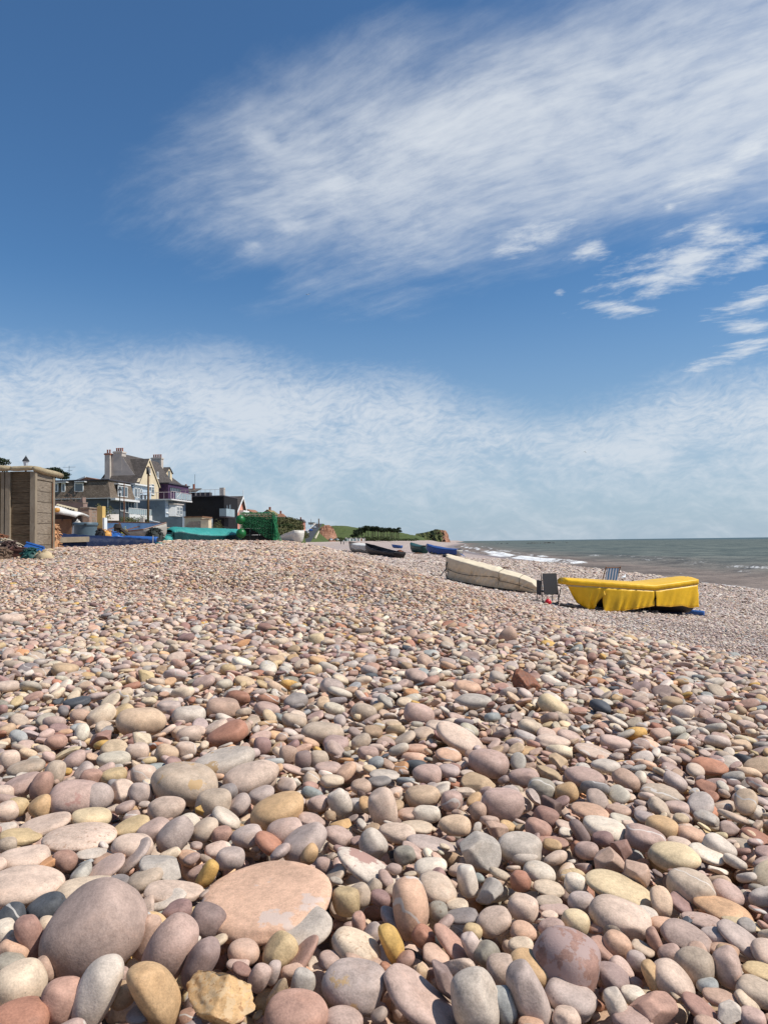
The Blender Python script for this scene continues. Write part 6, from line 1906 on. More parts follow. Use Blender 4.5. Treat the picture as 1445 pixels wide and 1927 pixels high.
# --- salmon gable
h9 = House('pink_gabled_house', 'salmon pink house with white bargeboards and a bay, next to the black-clad house', 441, 150, gz(-30, 150) - 1.0, 6.0, 6.5, 4)
b0, zg = h9.hit('v', 443, 962); b1, _ = h9.hit('v', 460, 962); bm, zp = h9.hit('v', 453.5, 936)
zg = h9.hit('v', 443, 960)[1]
h9.poly('gable_wall', PINK, [h9.W(0, b0, 0), h9.W(0, b1, 0), h9.W(0, b1, zg), h9.W(0, bm, zp), h9.W(0, b0, zg)], h9.u * 6)
for bb in (b0 - .4, b1 + .4):
    h9.poly('roof', SLATE, [h9.W(-.5, bb, zg - .5), h9.W(-.5, bm, zp + .1), h9.W(7.5, bm, zp + .1), h9.W(7.5, bb, zg - .5)], (0, 0, .18))
    h9.poly('bargeboard', WHITE, [h9.W(-.55, bb, zg - .7), h9.W(-.55, bb, zg - .25), h9.W(-.55, bm, zp + .3), h9.W(-.55, bm, zp - .25)], h9.u * -.06)
h9.poly('bay', WHITEM, [h9.W(-1.0, (b0 + bm) / 2 + .6, 2.2), h9.W(-1.0, b1 + .4, 2.2), h9.W(-1.0, b1 + .4, h9.hit('v', 455, 961)[1]), h9.W(-1.0, (b0 + bm) / 2 + .6, h9.hit('v', 455, 961)[1])], h9.u * .99)
h9.window('v', bm + .1, bm + 1.5, h9.hit('v', 455, 972)[1], h9.hit('v', 455, 964)[1], 1.02, bars=0)
MB().tube([h9.W(-.5, bm, zp), h9.W(-.5, bm, zp + 1.5)], .06, 6).build('finial', WHITE, h9.o)
h10 = House('distant_roofs_house', 'brown-roofed house just showing beyond the salmon pink gable', 466, 175, gz(-32, 175), 4, 6)
z1 = h10.hit('u', 466, 962)[1]; h10.block('wall', WHITEM, (-1.2, 4), (0, 6), (0, z1 - .3)); h10.poly('roof', CLAYT, [h10.W(-1.6, -.2, z1 - .5), h10.W(4.3, -.2, z1 - .3), h10.W(3.0, -.2, z1 + .5), h10.W(.0, -.2, z1 + .5)], h10.v * 6)
# --- low sheds and walls before the black house
h11 = House('low_shed', 'low flat-topped shed with a sloping slate lean-to before the black-clad house', 379, 96, gz(-24, 96) - .6, 3.6, 4, 6, 'shed')
z1 = h11.hit('u', 379, 972)[1]; lu = h11.hit('u', 346, 972)[0]
h11.block('wall', CREAM, (0, lu), (.3, 4), (0, z1 - .1)); h11.block('roof', WOOD_B, (-.1, lu + .1), (.2, 4), (z1 - .1, z1 + .05))
h11.poly('lean_to_roof', SLATE, [h11.W(-.4, -1.6, z1 - 2.2), h11.W(lu, -1.6, z1 - 2.2), h11.W(lu - .8, .25, z1 - .7), h11.W(-.4, .25, z1 - .7)], (0, 0, .1)); h11.block('lean_to_wall', WHITEM, (-.3, lu), (-1.4, .1), (0, z1 - 2.25))
h12 = House('cream_garden_wall', 'small weathered cream wall end to seaward of the low shed', 390, 94, gz(-22, 94) - .4, .8, .8, 6, 'wall')
h12.block('wall', CREAM, (-.2, .8), (0, .8), (0, h12.hit('u', 388, 978)[1])); h12.block('coping', STONEW, (-.25, .85), (-.05, .85), (h12.hit('u', 388, 978)[1], h12.hit('u', 388, 978)[1] + .12))

# ------------------------------------------------------------------ walls, sheds and poles nearer the beach
def wall(name, label, pa, Da, pb, Db, top_a, top_b, mat, thick=.3, coping=None, base=-.3, cat='wall'):
    A, B = at(pa, 1000, Da), at(pb, 1000, Db); A.z = gz(A.x, A.y) + base; B.z = gz(B.x, B.y) + base
    za, zb_ = zpy(pa, top_a, Da), zpy(pb, top_b, Db); n = Vector((0, 0, 1)).cross(B - A).normalized() * thick
    o = thing(name, label, cat, A)
    c = [Vector((0, 0, 0)), B - A, Vector((B.x - A.x, B.y - A.y, zb_ - A.z)), Vector((0, 0, za - A.z))]
    MB().add(c + [p + n for p in c], [(0, 1, 2, 3), (7, 6, 5, 4), (0, 4, 5, 1), (1, 5, 6, 2), (2, 6, 7, 3), (3, 7, 4, 0)]).build('masonry', mat, o)
    if coping:
        d = (B - A).normalized() * .04; m_ = n.normalized() * .04; up = Vector((0, 0, .003)); cp_ = [c[3] - d - m_ + up, c[2] + d - m_ + up, c[2] + d + n + m_ + up, c[3] - d + n + m_ + up]
        MB().add(cp_ + [p + Vector((0, 0, .08)) for p in cp_], [(3, 2, 1, 0), (4, 5, 6, 7), (0, 1, 5, 4), (1, 2, 6, 5), (2, 3, 7, 6), (3, 0, 4, 7)]).build('coping', coping, o)
    return o
wall('brick_wall', 'shaded rubble wall behind the round slate-blue tub', 140, 41, 168, 40, 957, 958, STONEW, .4, STONEW)
o = wall('brick_wall', 'sunlit rusty brick wall end with a drain hole, left of the yellow ochre pier', 168, 39.6, 187, 41.5, 957, 959, BRICK, .4, STONEW)
c = at(177, 972, 40.5) - o.location; MB().tube([c + Vector((.12, -.06, 0)), c + Vector((-.1, .2, 0))], .05, 8).build('drain_hole', PLAST_K, o)
wall('retaining_wall', 'brown-pink retaining wall under the purple flowers', 90, 70, 157, 66, 944, 947, paint('brown_pink_render', (.30, .205, .165), .9, .2, 1, (.2, .13, .1)), .4, STONEW)
wall('garden_wall', 'brown-pink stepped garden wall end at the purple flowers', 144, 68, 156, 67, 946, 936, paint('brown_pink_render', (.3, .2, .16)), .3)
q = at(190, 1000, 38.5); q.z = gz(q.x, q.y) - .2; h_ = zpy(190, 953, 38.5) - q.z
o = thing('gate_pier', 'yellow ochre painted pier with a white edge', 'pier', q, -.2)
MB().bbox((-.12, -.15, 0), (.19, .15, h_)).build('shaft', YPAINT, o, bevel=.01); MB().bbox((.193, -.14, 0), (.29, .14, h_ * .72)).build('side_board', WHITE, o); MB().bbox((-.15, -.18, h_ * .42), (.19, -.153, h_ * .46)).build('band', RUST, o)
# small brown shed with grey felt roof
q = on_ground(204, 62); o = thing('boat_shed', 'little dark brown shed with a ribbed grey roof behind the grey open boat', 'shed', q, .35)
zt = zpy(204, 978, 62) - q.z; za = zpy(210, 968, 62) - q.z
MB().bbox((-.4, 0, -.3), (.75, 1.2, zt)).build('wall', WOOD_D, o); MB().prism([(-.1, zt - .05), (1.3, zt - .05), (.6, za)], (.76, 0, 0), (0, 1, 0), (0, 0, 1), (.05, 0, 0)).build('gable', WOOD_B, o)
MB().add([(-.5, -.15, zt - .1), (.85, -.15, zt - .1), (.85, .6, za), (-.5, .6, za), (-.5, -.15, zt - .05), (.85, -.15, zt - .05), (.85, .6, za + .05), (-.5, .6, za + .05)], [(0, 3, 2, 1), (4, 5, 6, 7), (0, 1, 5, 4), (1, 2, 6, 5), (2, 3, 7, 6), (3, 0, 4, 7)]).build('roof', GREYR, o)
# brown locker with a sloping white lid
q = on_ground(118, 34); o = thing('gear_locker', 'brown wooden gear locker under a white upturned cover, behind the plank store', 'locker', q)
l3 = lambda px, py, d=0.0: at(px, py, 34 + d) - q
z1 = l3(118, 968).z; z0 = -.3
x0, x1 = l3(98, 1000).x, l3(137, 1000).x
MB().bbox((x0, 0, z0), (x1, 1.2, z1)).build('wall', paint('dark_brown_wood', (.06, .036, .026), .85, .3, 4), o)
xm = l3(103, 1000).x; zz = l3(118, 977).z; MB().bbox((xm, -.05, z0), (x1 - .03, -.003, zz)).build('door', WOOD_B, o); MB().bbox((l3(118, 990).x, -.075, zz - .1), (l3(119.5, 990).x, -.052, z1 - .1)).build('latch', IRON, o)
A, B = l3(97, 957), l3(152, 972); P = []
for i in range(13):
    t = i / 12; c = A.lerp(B, t); P.append([(c.x, c.y - .5 + .3 * j, c.z + (.10 * math.sin(PI * j / 5)) - .03 * (j == 0) + .02 * math.sin(t * 9)) for j in range(6)])
MB().grid(P).build('cover', T_WHT, o, True, solid=.10)
A, B = l3(108, 952, .9), l3(145, 961, .9); MB().tube([A, B], .12, 6).build('cream_board', CREAM, o)
for i in range(7): c = A.lerp(B, (i + .6) / 7.4); MB().box(c + Vector((0, -.13, .0)), (.09, .03, .07)).build('slot', PLAST_K, o)
MB().lathe([(.01, -.1), (.11, -.07), (.13, 0), (.11, .09), (.03, .11)], 12, l3(108, 960, -.75)).build('orange_float', ORG_B, o, True)
heap('canvas_bundle', 'white canvas bundle bunched below the end of the white locker cover', 'canvas', on_ground(147, 33.6, dz=.35), (.28, .2), .72, T_WHT, 98, 8, .1)
# lamps
def lamp(px, D, py_top, label):
    q = on_ground(px, D, dz=-.2); H_ = zpy(px, py_top, D) - q.z
    o = thing('street_lamp', label, 'street lamp', q)
    MB().lathe([(.10, 0), (.10, .7), (.075, .8), (.055, H_ - 1.05), (.05, H_ - .85), (.10, H_ - .82)], 12).build('pole', IRON, o, True)
    MB().lathe([(.10, H_ - .82), (.19, H_ - .40), (.19, H_ - .38)], 6).build('lantern_glass', LAMPG, o)
    MB().lathe([(.09, H_ - .85), (.13, H_ - .80), (.13, H_ - .74)], 8).build('lantern_base', IRON, o)
    MB().lathe([(.235, H_ - .385), (.22, H_ - .34), (.09, H_ - .15), (.07, H_ - .10), (.025, H_ - .07), (.03, H_ - .03), (.005, H_)], 8).build('lantern_roof', IRON, o)
lamp(48.5, 48, 857, 'black lantern lamp standing taller than the plank store')
lamp(226, 84, 916, 'black lantern lamp before the tile-hung house front')
q = on_ground(279, 99, dz=-.3); H_ = zpy(279, 877, 99) - q.z
o = thing('utility_pole', 'tall brown wooden pole with a transformer at its top, before the cream gable', 'pole', q)
MB().tube([(0, 0, 0), (.05, 0, H_)], [.17, .12], 10).build('shaft', POLEW, o, True); MB().tube([(.05, -.2, H_ - 1.1), (.05, -.2, H_ - .2)], .2, 10).build('transformer', PLAST_K, o, True)
MB().box((.1, 0, H_ - .25), (.9, .09, .1)).build('cross_arm', POLEW, o); MB().box((.3, -.2, H_ - .7), (.22, .2, .6)).build('switch_box', GREYR, o)
q = on_ground(234, 74, dz=-.2); o = MB().tube([(0, 0, 0), (0, 0, zpy(234, 910, 74) - q.z)], .045, 6).build('flag_pole', RUST); o.location = q; tag(o, 'thin rust-brown pole beside the lantern lamp', 'pole')
wall('garden_wall', 'low rubble garden wall below the grassy bed at the tall brown pole', 228, 88, 268, 92, 982, 984, STONEW, .4)
q = on_ground(268.5, 90, dz=-.2); o = MB().bbox((-.22, -.2, 0), (.22, .2, zpy(268, 974, 90) - q.z)).build('gate_post', GREYR, bevel=.02); o.location = q; tag(o, 'square grey gate post at the end of the low garden wall', 'post')
q = on_ground(275, 93, dz=-.2); o = MB().bbox((-.35, -.05, 0), (.1, .05, zpy(275, 977, 93) - q.z)).build('wooden_gate', WOOD_D); o.location = q; tag(o, 'dark timber gate beside the square grey post', 'gate')
wall('stone_ramp', 'low sandy bank wall below the blue-grey house', 288, 100, 345, 96, 991, 996, paint('sandy_bank', (.36, .27, .16), .9, .3, 3), 1.4, base=-.8)
q = at(287, 980, 104); c = [at(282, 979, 103), at(304, 984, 101), at(304, 986, 101), at(280, 984, 103)]
o = MB().add([p - q for p in c] + [p - q + Vector((0, 1.2, 0)) for p in c], [(0, 1, 2, 3), (7, 6, 5, 4), (0, 4, 5, 1), (1, 5, 6, 2), (2, 6, 7, 3), (3, 7, 4, 0)]).build('white_parapet', WHITEM); o.location = q; tag(o, 'white wedge-shaped parapet behind the walker in red', 'parapet')

# ------------------------------------------------------------------ people
def person(q, h_, top, legs, face, stride, label, lean=0.0, sit=False):
    o = thing('person', label, 'person', q, face); s = h_ / 1.75
    me = bpy.data.meshes.new('body')
    if sit: J = dict(pel=(0, 0, .16), ch=(-.08, 0, .52), nk=(-.07, 0, .66), hd=(-.05, 0, .80), kl=(.38, .12, .42), kr=(.38, -.12, .42), fl=(.62, .12, .05), fr=(.62, -.12, .05), el=(.1, .26, .40), er=(.1, -.26, .40), wl=(.32, .18, .42), wr=(.32, -.18, .42))
    else: J = dict(pel=(0, 0, .92), ch=(.02 + lean, 0, 1.30), nk=(.03 + lean, 0, 1.47), hd=(.05 + lean, 0, 1.63), kl=(.10 * stride, .10, .5), kr=(-.02 * stride, -.10, .5), fl=(.28 * stride, .1, .06), fr=(-.30 * stride, -.1, .07), el=(-.12 * stride, .25, 1.12), er=(.12 * stride, -.25, 1.12), wl=(-.05 * stride, .27, .86), wr=(.24 * stride, -.26, .90))
    J['sl'] = (J['ch'][0], .19, J['ch'][2] + .1); J['sr'] = (J['ch'][0], -.19, J['ch'][2] + .1); J['tl'] = (J['fl'][0] + .15, J['fl'][1], J['fl'][2] - .02); J['tr'] = (J['fr'][0] + .15, J['fr'][1], J['fr'][2] - .02)
    names = list(J); E = [('pel', 'ch'), ('ch', 'nk'), ('nk', 'hd'), ('pel', 'kl'), ('pel', 'kr'), ('kl', 'fl'), ('kr', 'fr'), ('fl', 'tl'), ('fr', 'tr'), ('ch', 'sl'), ('ch', 'sr'), ('sl', 'el'), ('sr', 'er'), ('el', 'wl'), ('er', 'wr')]
    rad = dict(pel=.15, ch=.155, nk=.06, hd=.105, kl=.075, kr=.075, fl=.05, fr=.05, tl=.04, tr=.04, sl=.075, sr=.075, el=.052, er=.052, wl=.036, wr=.036)
    me.from_pydata([tuple(c * s for c in J[n]) for n in names], [(names.index(a), names.index(b_)) for a, b_ in E], [])
    mt, k, b = mat_new('walker_clothes'); sp = k.new('ShaderNodeSeparateXYZ'); k.put(sp.inputs[0], k.coord('Object')); hz = sp.outputs[2]
    c1 = .22 if sit else .95; c2 = J['nk'][2]
    c = k.mix(k.m('GREATER_THAN', hz, c1 * s), legs, top); c = k.mix(k.m('GREATER_THAN', hz, c2 * s), c, (.40, .25, .18)); k.put(b.inputs['Base Color'], c); b.inputs['Roughness'].default_value = .85
    bo = bpy.data.objects.new('body', me); COL.objects.link(bo); bo.parent = o; me.materials.append(mt)
    sk = bo.modifiers.new('skin', 'SKIN'); bo.modifiers.new('sub', 'SUBSURF').levels = 1; bo.modifiers['sub'].render_levels = 1
    for n, v in zip(names, me.skin_vertices[0].data): v.radius = (rad[n] * s * (1 if n != 'hd' else 1), rad[n] * s * (1.0 if n != 'ch' else .8)); v.use_root = n == 'pel'
    hd = Vector(J['hd']) * s; MB().lathe([(.02, .13), (.075, .10), (.105, .05), (.112, 0), (.09, -.06)], 10, hd + Vector((-.02, 0, .035)) * s).build('hair', WOOD_D, o, True)
q = on_ground(287.5, 124); q.z = zpy(287.5, 996, 124); person(q, 1.72, (.42, .02, .06), (.02, .02, .025), -1.9, .8, 'walker in a dark red top and black trousers before the blue-grey house')
q = on_ground(641.5, 245); q.z = zpy(641.5, 1024.5, 245); person(q, 1.75, (.02, .02, .025), (.03, .03, .035), 1.4, .7, 'walker dressed in black far along the beach beside one in white')
q = on_ground(646.5, 247); q.z = zpy(646.5, 1025, 247); person(q, 1.78, (.62, .62, .62), (.07, .075, .09), 1.4, .7, 'walker in a white top and dark trousers far along the beach')
q = on_ground(680, 255, dz=.05); person(q, 1.7, (.16, .03, .03), (.03, .03, .05), 0, 0, 'person in dark red sitting on the far shingle', sit=True)
q = on_ground(672.5, 420, dz=.05); person(q, 1.7, (.55, .20, .05), (.05, .05, .08), .4, .4, 'tiny figure in orange standing by the row of far beach huts')
q = on_ground(397, 97, dz=.05); 
# ------------------------------------------------------------------ plants and trees
def leaves(blobs, n, size, seed, flat=1.0, hollow=.35):
    """many small leaf faces through a set of (centre, radii) clumps"""
    g_ = np.random.default_rng(seed); mb = MB()
    wts = np.array([r_[0] * r_[1] * r_[2] for _, r_ in blobs]) ** .7; wts /= wts.sum()
    for i in g_.choice(len(blobs), n, p=wts):
        c, r_ = blobs[i]; d = g_.normal(size=3); d /= np.linalg.norm(d); rr = hollow + (1 - hollow) * g_.random() ** .5
        p = Vector(c) + Vector((d[0] * r_[0], d[1] * r_[1], d[2] * r_[2])) * float(rr)
        a = Vector(g_.normal(size=3)).normalized() * size * float(g_.uniform(.6, 1.4)); b_ = Vector(g_.normal(size=3)); b_ = (b_ - a * (b_.dot(a) / a.length_squared)).normalized() * size * .55; b_.z *= flat
        mb.add([p - a, p + b_, p + a, p - b_], [(0, 1, 2, 3)])
    return mb
def tree(name, label, q, h_, blobs, mat, n, size, group=None, seed=1, trunk=.2, lean=(0, 0), cat='tree', limbs=4):
    o = thing(name, label, cat, q, 0, group); g_ = random.Random(seed); mb = MB()
    top = Vector((lean[0], lean[1], h_ * .86)); mb.tube([Vector((0, 0, -.3)), top * .4 + Vector((g_.uniform(-.1, .1), 0, 0)), top], [trunk, trunk * .75, trunk * .25], 7)
    for c, r_ in random.Random(seed + 2).sample(blobs, min(limbs, len(blobs))):
        s0 = top * g_.uniform(.5, .8); mb.tube([s0, s0.lerp(Vector(c), .6) + Vector((0, 0, -.1)), Vector(c)], [trunk * .4, trunk * .25, trunk * .1], 5)
    mb.build('trunk', BARK, o, True)
    leaves(blobs, n, size, seed).build('crown', mat, o, fix=False)
    return o
def bush(label, q, rad, h_, mat, n, size, seed, name='shrub', group=None):
    g_ = random.Random(seed); bl = [((g_.uniform(-.6, .6) * rad, g_.uniform(-.5, .5) * rad, h_ * g_.uniform(.2, .75)), (rad * g_.uniform(.35, .6), rad * g_.uniform(.35, .6), h_ * g_.uniform(.25, .4))) for _ in range(8)]
    o = thing(name, label, 'shrub', q, 0, group)
    mb = MB()
    for c, r_ in bl[:5]: mb.tube([(0, 0, -.1), (c[0] * .5, c[1] * .5, c[2] * .6), c], [.05, .035, .012], 5)
    mb.build('stem', BARK, o); leaves(bl, n, size, seed, hollow=.15).build('foliage', mat, o, fix=False)
# dark cedars behind the plank store
q = on_ground(-2, 92); g_ = random.Random(1)
bl = [((g_.uniform(-2.2, 1.2), g_.uniform(-2, 2), z), (g_.uniform(.7, 1.3), 1.0, .42)) for z in np.linspace(zpy(0, 885, 92) - q.z, zpy(0, 856, 92) - q.z, 12)]
tree('conifer', 'dark conifer showing over the roof at the far edge of the plank store', q, zpy(0, 853, 92) - q.z, bl, PINEL, 2600, .13, seed=4)
q = on_ground(104, 118); bl = []
for px, py, rx in ((86, 884, 1.3), (95, 884, 1.2), (104, 886, 1.3), (108, 883.5, .9), (111, 889, 1.1), (118, 892, 1.0), (100, 890, 1.6), (122, 899, .8), (114, 897, 1.2)):
    p = at(px, py, 118) - q; bl.append(((p.x, g_.uniform(-1, 1), p.z), (rx, 1.2, .28)))
tree('cedar_tree', 'dark flat-tiered cedar showing behind the plank store and the tile-hung house', q, zpy(104, 884, 118) - q.z, bl, PINEL, 2600, .14, seed=6)
bush('bare reddish-brown bush before the tile-hung house', on_ground(128, 88, dz=.5), 2.2, zpy(128, 913, 88) - gz(at(128, 900, 88).x, 88) - .5, LEAFB, 2600, .07, 8)
bush('mound of purple flowers on the brown-pink retaining wall', Vector(at(132, 950, 69)) + Vector((0, 0, -.3)), .42, .62, FLOWER, 700, .05, 9, 'flower_bed')
bush('small green bush at the corner of the tile-hung house', on_ground(212, 92, dz=.6), 1.2, 2.2, LEAFD, 900, .08, 10)
bush('yellow-green plants in the grassy bed below the white balcony', on_ground(240, 94, dz=.9), 2.2, 1.7, LEAFO, 1500, .08, 12)
bush('dark green plants at the right of the grassy bed by the tall pole', on_ground(259, 95, dz=.9), 1.5, 1.5, LEAFD, 1000, .08, 13)
bush('tuft of dry grass on the shingle edge by the grey gate post', on_ground(262, 80, dz=.1), 1.6, .8, GRASSM, 700, .07, 14)
bush('green weeds growing behind the stern of the grey open boat', on_ground(292, 70), 1.6, .9, LEAFO, 700, .07, 15)
bush('rounded olive bush against the black-clad house', on_ground(404, 108, dz=.0), 1.3, zpy(404, 976, 108) - gz(at(404, 980, 108).x, 108), LEAFO, 1300, .07, 16)
bush('smaller olive bush right of the rounded one at the black-clad house', on_ground(413, 110), .9, zpy(413, 981, 110) - gz(at(413, 980, 110).x, 110), LEAFO, 800, .07, 17)
bush('spiky pale plant beside the yellow ochre pier', on_ground(196, 47, dz=.9), .7, 1.5, GRASSM, 700, .06, 18)
bush('yellow flowering weed at the bow of the grey open boat', on_ground(230, 34.5, dz=.25), .25, .55, leaf_mat('yellow_weed', (.34, .33, .06), (.45, .42, .10)), 260, .03, 19)

# ------------------------------------------------------------------ the far shore
def bearing_sheet(name, prof, D0, D1, Db, mat, nseg=60, base=1020, rough=.0, seed=1, kind='structure', parent=None, steep=1.0):
    """a hill: crest line given as (px, py) at distance D1, sloping to the ground at D0 in front and Db behind"""
    px0, px1 = prof[0][0], prof[-1][0]; P = []; g_ = random.Random(seed); wv = wob(seed); wu = wob(seed + 3)
    for i in range(nseg + 1):
        px = px0 + (px1 - px0) * i / nseg; py = float(np.interp(px, [p[0] for p in prof], [p[1] for p in prof])); ptop = at(px, py, D1); row = []
        f = math.sin(PI * min(1, max(0, (i + .0) / nseg))) ** .25
        for t in np.linspace(0, 1, 13):
            D_ = D0 + (D1 - D0) * t; x = ptop.x * (D_ / D1); zg = gz(x, D_) - .6; tt = t ** steep
            row.append((x, D_ + rough * wv(i * .7 + t * 5) * math.sin(t * PI), zg + (ptop.z - zg) * (math.sin(tt * PI / 2)) * f + rough * .25 * wu(i * .9 + t * 8) * math.sin(t * PI)))
        for t in np.linspace(0, 1, 5)[1:]:
            D_ = D1 + (Db - D1) * t; x = ptop.x * (D_ / D1); row.append((x, D_, ptop.z * f * math.cos(t * PI / 2) - 1 * t))
        P.append(row)
    o = MB().grid(P).build(name, mat, parent, True)
    if kind: tag(o, kind=kind)
    return o
mt, k, b = mat_new('hill_grass'); co = k.coord('Object')
c = k.mix(k.noise(co, .02, 5, .6), (.055, .08, .024), (.105, .125, .042)); c = k.mix(k.ramp(k.noise(k.map(co, scale=(1, 1, 2)), .09, 6, .7), .52, .66, 0, .85), c, (.035, .05, .018))
k.put(b.inputs['Base Color'], c); b.inputs['Roughness'].default_value = .9; b.inputs['Specular IOR Level'].default_value = .1; HILL = mt
def cliff_mat(name, green_at=.0):
    mt, k, b = mat_new(name); co = k.coord('Object'); geo = k.new('ShaderNodeNewGeometry'); sp = k.new('ShaderNodeSeparateXYZ'); k.put(sp.inputs[0], geo.outputs['Normal'])
    n = k.noise(k.map(co, scale=(1, 1, 3.5)), .12, 7, .7); c = k.mix(k.ramp(n, .3, .7), (.20, .085, .05), (.42, .23, .15))
    gm = k.ramp(k.m('ADD', k.m('SUBTRACT', k.m('ABSOLUTE', sp.outputs[2]), k.attr('bare').outputs['Fac']), k.m('MULTIPLY', k.m('SUBTRACT', k.noise(co, .10, 6, .7), .5), .7)), .36 + green_at, .54 + green_at)
    c = k.mix(gm, c, k.mix(k.noise(co, .3, 4), (.05, .065, .022), (.12, .125, .05))); k.put(b.inputs['Base Color'], c); b.inputs['Roughness'].default_value = .95; b.inputs['Specular IOR Level'].default_value = .1
    bump(k, b, n, .8, 1.5); return mt
RED = cliff_mat('red_sandstone')
bearing_sheet('hills', [(560, 1004), (590, 1003), (604, 995), (612, 989), (626, 987.5), (648, 989), (666, 992.5), (700, 997), (730, 999), (755, 1000), (772, 1003), (786, 1003.5), (800, 1005)], 860, 1080, 1500, HILL, 70, rough=6, seed=5)
# the headland
def headland():
    D1 = 1060.0; prof_ = [(786, 1004), (796, 1002.5), (804, 1001), (814, 998), (821, 996), (828, 997.2), (836, 999), (839, 1003), (842, 1011), (843.5, 1017.5)]
    P = []; wv, wu = wob(41), wob(42)
    for i in range(61):
        px = 782 + (843.5 - 782) * i / 60; py = float(np.interp(px, [p[0] for p in prof_], [p[1] for p in prof_])); top = at(px, py, D1); s = i / 60; row = []
        st_ = .9 + 3.2 * max(0, s - .45) * 1.8                      # steeper towards the point
        for t in np.linspace(0, 1, 21):
            D_ = D1 - 90 * (1 - t); x = top.x * D_ / D1; hz = 1 - (1 - t) ** st_; tz = -1.5 + (top.z + 1.5) * hz
            row.append((x + 2.5 * wv(s * 12 + t * 4), D_ + 7 * wu(s * 20 + t * 3) * math.sin(t * PI), tz + .8 * wv(t * 14 + s * 7) * math.sin(t * PI)))
        for t in (.3, .6, 1): row.append((top.x + 20 * t * s, D1 + 160 * t, top.z * (1 - t * .9) - 2 * t))
        P.append(row)
    e = P[-1]; P.append([(p[0] + 5 * math.sin(j), p[1] + 8, -2.0) for j, p in enumerate(e)])
    o = MB().grid(P).build('headland', RED, None, True); tag(o, kind='structure')
    bare = [[(.75 * float(sstep(.70, .86, i / 60)) + .5 * float(sstep(.5, .6, i / 60)) * (.55 < j / 20 < .85) - .25) if j < 21 else -.2 for j in range(len(P[0]))] for i in range(len(P))]
    pt_attr(o, 'bare', bare)
headland()
# red cliff near the car park
bearing_sheet('red_cliff', [(592, 1004), (597, 996), (603, 991), (611, 988.5), (620, 988), (627, 991), (631, 998), (635, 1008), (637, 1014)], 452, 492, 560, RED, 40, rough=3.5, seed=8, steep=.55)
rc = bpy.data.objects['red_cliff']; pt_attr(rc, 'bare', [(.62 if 8 < i < 36 and j < 11 else .05) for i in range(41) for j in range(17)])
# scrub slope left of the road, and its road
bearing_sheet('scrub_hill', [(488, 985), (500, 976), (515, 975), (530, 974), (545, 975), (556, 978), (565, 983), (570, 990), (574, 1000), (576, 1010)], 205, 275, 420, HILL, 40, rough=2.0, seed=9)
ra, rb = at(574, 1014.5, 190), at(602, 985.5, 430); rows = []
for i in range(-1, 25):
    t = max(0, i) / 24; px = 576 + (601 - 576) * t ** .9; py = 1014 - (1014 - 985.5) * t ** .85; D_ = 350 * 2.0 ** t; c = at(px, py, D_); n = Vector((1, .12, 0)).normalized(); w_ = 3.1
    if i < 0: c = Vector((c.x, c.y - 14, gz(c.x, c.y - 14) - .3))
    rows.append([c - n * (w_ + 7) + Vector((0, 0, -5 - 6 * t)), c - n * w_, c + n * w_, c + n * (w_ + 1.2) + Vector((0, 0, -.2)), c + n * (w_ + 12) + Vector((0, 0, -6 - 8 * t))])
mt, k, b = mat_new('road_asphalt'); k.put(b.inputs['Base Color'], k.mix(k.noise(k.coord('Object'), .5, 5), (.028, .029, .031), (.048, .049, .052))); b.inputs['Roughness'].default_value = .9
o = MB().grid([r_[1:3] for r_ in rows]).build('road', mt, None); tag(o, kind='structure')
o = MB().grid([r_[:2] for r_ in rows]).grid([r_[2:] for r_ in rows]).build('road_bank', HILL, None, True); tag(o, kind='structure')
o = MB().tube([r_[1] + Vector((0, 0, .35)) for r_ in rows[1:]], .35, 5).build('road_kerb', GREYR); tag(o, kind='structure')
o = MB().tube([r_[3] + Vector((0, 0, .3)) for r_ in rows[1:14]], .5, 5).build('roadside_wall', paint('pale_stone_wall', (.50, .43, .30), .9)); tag(o, 'low pale wall along the seaward edge of the climbing road', 'wall')
def car(q, col, label, rz, group='cars parked by the far road', n=[0]):
    n[0] += 1; o = thing('parked_car', label, 'car', q, rz, group); m_ = paint('car_paint_%d' % n[0], col, .25, .05, spec=.6)
    pr = [(-2.1, .35), (-2.15, .75), (-1.75, .95), (-1.25, 1.0), (1.0, .98), (1.9, .86), (2.15, .65), (2.1, .35)]
    MB().prism(pr, (0, -.85, 0), (1, 0, 0), (0, 0, 1), (0, 1.7, 0)).build('body', m_, o, bevel=.08)
    MB().prism([(-1.7, .97), (-1.2, 1.45), (.35, 1.47), (1.05, .97)], (0, -.74, 0), (1, 0, 0), (0, 0, 1), (0, 1.48, 0)).build('windows', GLASS, o, bevel=.05)
    MB().prism([(-1.25, 1.452), (-1.1, 1.53), (.25, 1.53), (.4, 1.452)], (0, -.72, 0), (1, 0, 0), (0, 0, 1), (0, 1.44, 0)).build('roof', m_, o)
    for sx in (-1.3, 1.35):
        for sy in (-.8, .8): MB().tube([(sx, sy - .1, .32), (sx, sy + .1, .32)], .32, 12).build('wheel', PLAST_K, o)
def on_road(px, py, D_):
    D_ = 350 * 2.0 ** (max(0, (1014 - py) / 28.5) ** (1 / .85))
    return Vector(at(px, py, D_)) + Vector((0, 0, .05))
for px, py, D_, col, lb in ((571, 1010, 223, (.30, .32, .36), 'silver-grey car lowest on the climbing road'), (575.5, 1005.5, 250, (.05, .10, .24), 'dark blue car second up the climbing road'), (578, 1001.5, 272, (.62, .62, .62), 'white car third up the climbing road'), (585, 997, 300, (.03, .13, .48), 'bright blue car in the middle of the climbing road'), (592, 991.5, 352, (.55, .57, .6), 'pale car highest on the climbing road')):
    car(on_road(px, py + 2.5, D_), col, lb, R(84))
